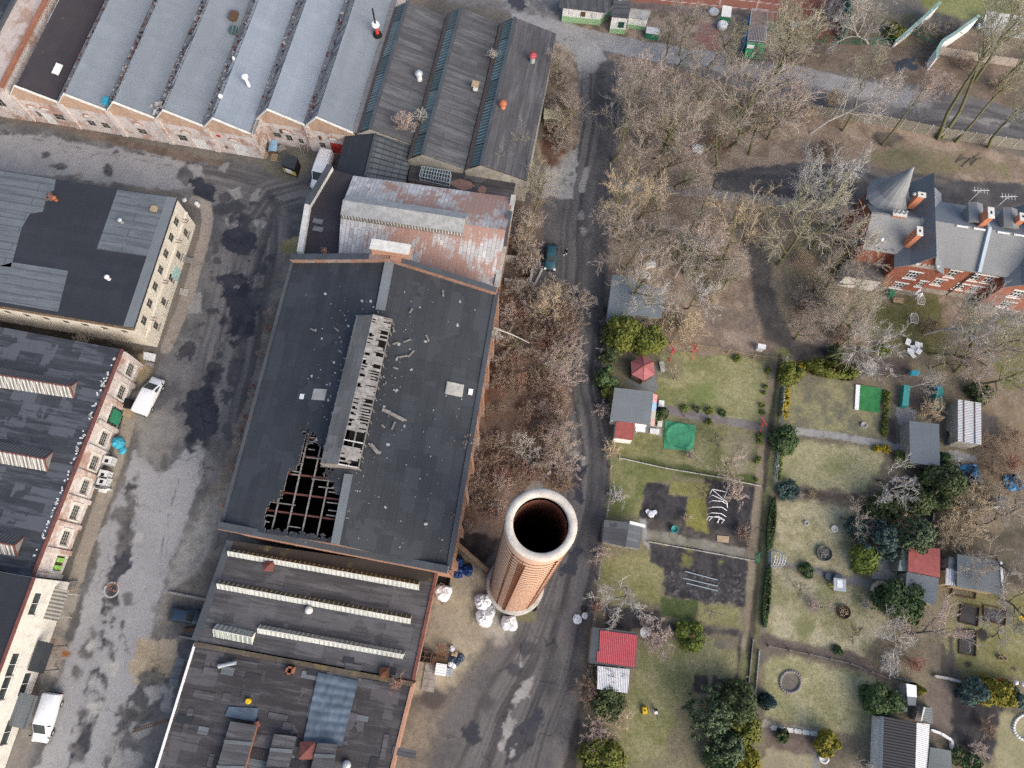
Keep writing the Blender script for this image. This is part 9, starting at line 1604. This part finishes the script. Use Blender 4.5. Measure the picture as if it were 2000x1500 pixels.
for px,py,z,H,lb,mt,kd in [(780,1335,5,2.6,'reddish twiggy shrub growing on the edge of the low roof','twig_red','whip'),(912,868,10,3.,'pale pink shrub growing from the top of the hall wall','twig_pink','whip'),(882,1010,10,2.6,'small pink shrub growing from the hall wall near the corner','twig_red','whip'),(960,655,10,2.,'whitish shrub rooted in the hall wall by the leaning birch','twig_white','small'),(790,240,5.6,3.2,'brown shrub growing in the valley between the dark roofs','twig_pink','wild'),(820,225,5.5,2.5,'pale twigs growing in the dark roof valley','twig_white','whip'),(962,105,5.5,2.2,'pale twigs growing in the outer roof valley','twig_white','whip'),(100,385,6.8,1.5,'red twigs growing beside the broken chimney stub','twig_red','whip'),(636,490,12.5,1.3,'pink sprig growing on the hall parapet','twig_red','whip'),(890,540,12.5,1.2,'pink sprig on the sloping hall parapet','twig_red','whip')]: shrub(kd,px,py,H,lb,mt,1.,None,z)
for k,(px,py) in enumerate([(532,612),(520,640),(497,755),(490,770),(478,815),(470,840),(462,865),(455,915),(440,985),(508,690)]): shrub('whip',px,py,1.7 if k not in (0,6) else 2.4,'red twigged sapling at the foot of the hall west wall','twig_red' if k % 3 else 'twig_pink',.9,'saplings along the hall west wall')
# ---- evergreens: many small leaf faces through the volume
def leaf_mesh(seed,mat,rx,ry,H,n=2600,s=.16,kind='round'):
    r = np.random.default_rng(seed);t = r.random(n);az = r.random(n)*6.283;ph = r.random(3)*10
    if kind == 'cone': z = t**1.3;rad = (1-z)**.75*.95+.06
    elif kind == 'box': z = t;rad = np.ones(n)
    else: z = .5-.5*np.cos(np.pi*t);rad = np.sqrt(np.clip(1-(2*z-1)**2*.9,0.02,1))
    if kind == 'round':
        K = int(9+rx*4+r.integers(0,4));la_ = r.random(K)*6.283;lz = .12+.8*r.random(K);lr = np.sqrt(np.clip(1-(2*lz-1)**2*.8,.05,1))*(.45+.35*r.random(K));lc = np.stack([np.cos(la_)*rx*lr,np.sin(la_)*ry*lr,lz*H*.85],1);lR = (.34+.3*r.random(K))*np.minimum(1,.65+.35*rx)
        w_ = r.integers(0,K,n);v = r.normal(0,1,(n,3));v /= np.linalg.norm(v,axis=1,keepdims=True);dd = r.random(n)**.3*(1+.35*(r.random(n) > .9));c = lc[w_]+v*(dd*lR[w_])[:,None]*np.array([rx,ry,max(H*.42,.4)]);c[:,2] = np.clip(c[:,2],.06,H*1.05);return leaf_quads('foliage',c,v*np.array([1,1,.7])+np.array([0,0,.35])+r.normal(0,.4,(n,3)),s*(.5+.9*r.random(n)),mat,r)
    lump_ = 1+.28*(fbm(np.cos(az)*1.5+ph[0],np.sin(az)*1.5+z*H*.8+ph[1],1.1,3,seed)-.5)*2;d = r.random(n)**.22;c = np.stack([np.cos(az)*rx*rad*lump_*d,np.sin(az)*ry*rad*lump_*d,.12+z*(H-.1)*(.9+.1*lump_)],1)
    nrm = np.stack([np.cos(az)*.9,np.sin(az)*.9,(z-.35)*1.6],1)+r.normal(0,.45,(n,3));return leaf_quads('foliage',c,nrm,s*(.6+.8*r.random(n)),mat,r)
def leaf_quads(name,c,nrm,s,mat,r):
    nrm /= np.linalg.norm(nrm,axis=1,keepdims=True);a = np.cross(nrm,r.normal(0,1,nrm.shape));a /= np.linalg.norm(a,axis=1,keepdims=True);b = np.cross(nrm,a);s = s[:,None];V = np.stack([c-a*s-b*s*.6,c+a*s-b*s*.6,c+a*s*.7+b*s*.7,c-a*s*.7+b*s*.7],1).reshape(-1,3);return quick(name,V,np.arange(len(V),dtype=np.int32).reshape(-1,4),M[mat])
def pine_mesh(seed,mat,R_p,H):
    r = np.random.default_rng(seed);C = [];Nn = []
    for i in range(130):
        z = r.random();az = r.random()*6.283;rr_ = R_p*(1-z*.75)*r.random()**.4;ct = np.array([math.cos(az)*rr_,math.sin(az)*rr_,H*(.35+.6*z)]);k = 55;v = r.normal(0,1,(k,3));v /= np.linalg.norm(v,axis=1,keepdims=True);C.append(ct+v*(.42*r.random((k,1))**.5)*np.array([1,1,.7]));Nn.append(v+r.normal(0,.3,(k,3)))
    C = np.concatenate(C);Nn = np.concatenate(Nn);return leaf_quads('foliage',C,Nn,.1*(.6+.9*r.random(len(C))),mat,r)
def ever(px,py,rx,H,label,mat,kind='round',ry=None,rz=0.,n=None,name=None,s=.15,group=None,cat=None):
    ti[0] += 1;p = W(px,py,H*.55);p.z = 0;ry = ry or rx;n = n or int(min(11000,900+1500*rx*ry*.8+600*H*rx));me = pine_mesh(ti[0],mat,rx,H) if kind == 'pine' else leaf_mesh(ti[0],mat,rx,ry,H,n,s,kind)
    root = thing(name or {'pine': 'pine_tree','cone': 'conifer','box': 'hedge'}.get(kind,'evergreen_shrub'),label,cat or {'pine': 'tree','box': 'hedge'}.get(kind,'shrub'),p,rz,group);o = bpy.data.objects.new('foliage',me);COL.objects.link(o);o.parent = root
    m = MB();m.tube([(0,0,-.05),(0,0,H*.55)],[max(.05,rx*.07),.03],6);m.build('trunk',M['bark_grey'],root,local=True)
    if kind != 'pine' and rx > .7: # solid dark core standing in for the shade inside the crown
        h_ = MB();h_.lathe((0,0,0),[(.25*rx,.1),(.48*rx,H*.3),(.35*rx,H*.55),(.06,H*.75)],9);ho = h_.build('shade_core',M['wood_brown'],root,local=True);ho.scale = (1,ry/rx,1)
    return root
for a in [(1217,652,2.1,5.2,'round olive thuja left of the red gazebo','leaf_thuja','round'),(1268,663,1.9,4.6,'second round olive thuja right behind the red gazebo','leaf_thuja','round'),(1188,648,1.2,3,'dark evergreen on the road verge beside the olive thuja','leaf_dark','round'),(1187,735,1.4,3.4,'blue-green evergreen on the verge behind the summer house','leaf_green','round'),(1192,765,1.1,2.8,'olive evergreen on the verge above the grey summer house roof','leaf_thuja','round'),(1190,690,1.1,2.6,'dark bush on the verge beside the gazebo paving','leaf_dark','round'),(1296,803,.8,2.2,'dark conifer at the summer house corner','leaf_dark','cone'),(1288,812,.7,1.6,'dark low conifer beside the planter trough','leaf_dark','round'),(1548,725,1.3,4.4,'tall olive thuja at the top of the garden lane','leaf_thuja','round'),(1536,860,1.7,2.8,'round green bush on the east side of the garden lane','leaf_green','round'),(1848,935,2.2,4.6,'round dark thuja beside the blue tarpaulin','leaf_dark','round'),(1795,972,1.9,4,'dark thuja above the black trough','leaf_dark','round'),(1832,975,1.3,3.2,'dark green thuja right of the black trough','leaf_dark','round'),(1730,990,1.9,3,'broad dark juniper left of the white bench','leaf_dark','round'),(1842,895,1.3,3,'dark spruce at the corner of the slate grey shed','leaf_green','cone'),(1770,893,.9,2.2,'yellow-green conifer west of the slate grey shed','leaf_lime','round'),(1690,1092,1.5,3,'bright feathery conifer by the dark paved terrace','leaf_lime','round'),(1763,1167,2.7,3.6,'big dark shrub over the blue-grey shed extension','leaf_green','round'),(1727,1365,1.9,3.6,'dark green conifer north of the black tiled house','leaf_green','round'),(1797,1348,.6,2.4,'slim golden conifer beside the white cabinet','leaf_gold','cone'),(1903,1350,1.3,3,'blue conifer at the left of the conifer row','leaf_blue','round'),(1935,1350,1.4,3.2,'first golden thuja of the conifer row','leaf_gold','round'),(1969,1358,1.3,3,'second golden thuja of the conifer row','leaf_gold','round'),(1995,1362,1.2,3,'blue conifer at the right end of the conifer row','leaf_blue','round'),(1620,1455,1.3,3,'golden thuja beside the white ring planter','leaf_gold','round'),(1351,1241,1.5,2,'lime green bush in the lower garden','leaf_lime','round'),(1438,1372,2.2,5,'dark thuja by the lane behind the big pine','leaf_dark','round'),(1445,1420,1.8,4,'olive thuja at the lane below the big pine','leaf_thuja','round'),(1505,1372,.9,3.4,'slim blue-green conifer on the east side of the lane','leaf_blue','cone'),(1190,1372,1.8,2.6,'dark juniper below the white porch roof','leaf_dark','round'),(1175,1480,2.2,3,'olive evergreen at the bottom of the lower garden','leaf_thuja','round'),(1452,1480,1.6,3,'gold tinged evergreen at the bottom of the lane','leaf_gold','round'),(1410,1490,1.6,3,'green evergreen at the bottom edge below the pine','leaf_green','round'),(1527,1437,.7,1.2,'round dark green dwarf shrub in the brown bed','leaf_dark','round'),(1638,1270,0.5,.8,'tiny evergreen near the fence of the dry lawns','leaf_green','round'),(1750,60,1.4,2,'dark ivy bush at the foot of the white birch','leaf_thuja','round'),(1915,765,1.4,2,'dark evergreen above the white corrugated shed','leaf_dark','round'),(1635,690,1.1,2,'ivy covered stump above the clipped hedge','leaf_dark','round'),(1725,682,.8,1.2,'small bright shrub on the villa lawn edge','leaf_lime','round'),(1577,1112,.8,.9,'tufted green plant at the plot path','leaf_green','round'),(1900,1490,1.0,1.3,'small green shrub at the bottom of the dug bed','leaf_green','round'),(1870,1475,.9,1.1,'low evergreen beside the white brick edging','leaf_dark','round'),(1540,958,1.2,1.3,'low dark conifer at the top of the flower bed','leaf_blue','round')]: ever(*a)
for a in [(1390,1400,3.6,6.5,'big pine in the lower garden','leaf_pine'),(1425,1455,2.4,5,'smaller pine below the big pine','leaf_pine'),(1790,1045,3.0,6,'pale green pine over the brick-red roof','leaf_pine'),(1722,1052,3.0,5,'blue pine left of the brick-red roofed shed','leaf_blue'),(1675,1030,1.6,3,'small blue pine beside the dry lawn','leaf_blue')]: ever(*a,kind='pine')
la1,lb1 = W(1575,715,0),W(1675,735,0);hd = (lb1-la1);m_ = (la1+lb1)/2;ever(1625,722,hd.length/2,1.7,'long clipped olive hedge between the villa garden and the mown lawn','leaf_thuja','box',1.0,math.atan2(hd.y,hd.x),5200)
for (x0,y0,x1,y1,lb) in [(1511,975,1503,1075,'low green hedge along the lane above the wire arch'),(1502,1105,1492,1228,'low green hedge along the lane below the wire arch')]:
    a_,b_ = W(x0,y0),W(x1,y1);hd = b_-a_;ever((x0+x1)/2,(y0+y1)/2,hd.length/2,.8,lb,'leaf_green','box',.45,math.atan2(hd.y,hd.x),2600,s=.1)
for k,y in enumerate((765,775,787,798,810)): ever(1537-k*1.2,y,.55,1.2,'yellow forsythia bush by the lane beside the mown lawn','leaf_forsythia',n=500,s=.1,group='forsythia row by the lane',name='forsythia')
for k,(x,y) in enumerate([(1500,720),(1499,728),(1495,758),(1494,765),(1491,795),(1489,805),(1486,855),(1484,863),(1482,895),(1480,905),(1478,935)]): ever(x+RU(-2,2),y+RU(-4,4),RU(.25,.5),.6,'small yellow-green shrub in the border west of the garden lane','leaf_lime',n=260,s=.09,group='border shrubs west of the lane')
for k,(x,y) in enumerate([(1524,893),(1524,905),(1523,917),(1522,930)]): ever(x,y,.4,.7,'small yellow-green shrub on the east side below the wire fence','leaf_lime',n=240,s=.09,group='border shrubs east of the lane')
for k,y in enumerate((768,780,790,803,815,828,838,845)): ever(1733-k*.8,y,.5,.8,'small olive shrub in the row right of the green sheet','leaf_thuja' if k % 3 else 'leaf_lime',n=300,s=.09,group='shrub row by the green sheet')
for x,y,lb,mt in [(1338,798,'yellow-green dwarf shrub on the north side of the paved garden path','leaf_lime'),(1361,798,'dark dwarf shrub on the north side of the paved garden path','leaf_dark'),(1387,802,'olive dwarf shrub on the north side of the paved garden path','leaf_thuja'),(1412,806,'smallest dwarf shrub on the north side of the paved garden path','leaf_green'),(1385,824,'yellow dwarf shrub on the south side of the paved garden path','leaf_lime'),(1440,700,'bright green tuft on the upper lawn','leaf_lime')]: ever(x,y,.55,.8,lb,mt,n=320,s=.09)
for x,y,lb in [(1715,875,'first small golden shrub below the grey slab path'),(1732,876,'second small golden shrub below the grey slab path'),(1570,710,'golden shrub at the end of the clipped hedge')]: ever(x,y,.6,.9,lb,'leaf_forsythia',n=380,s=.1)
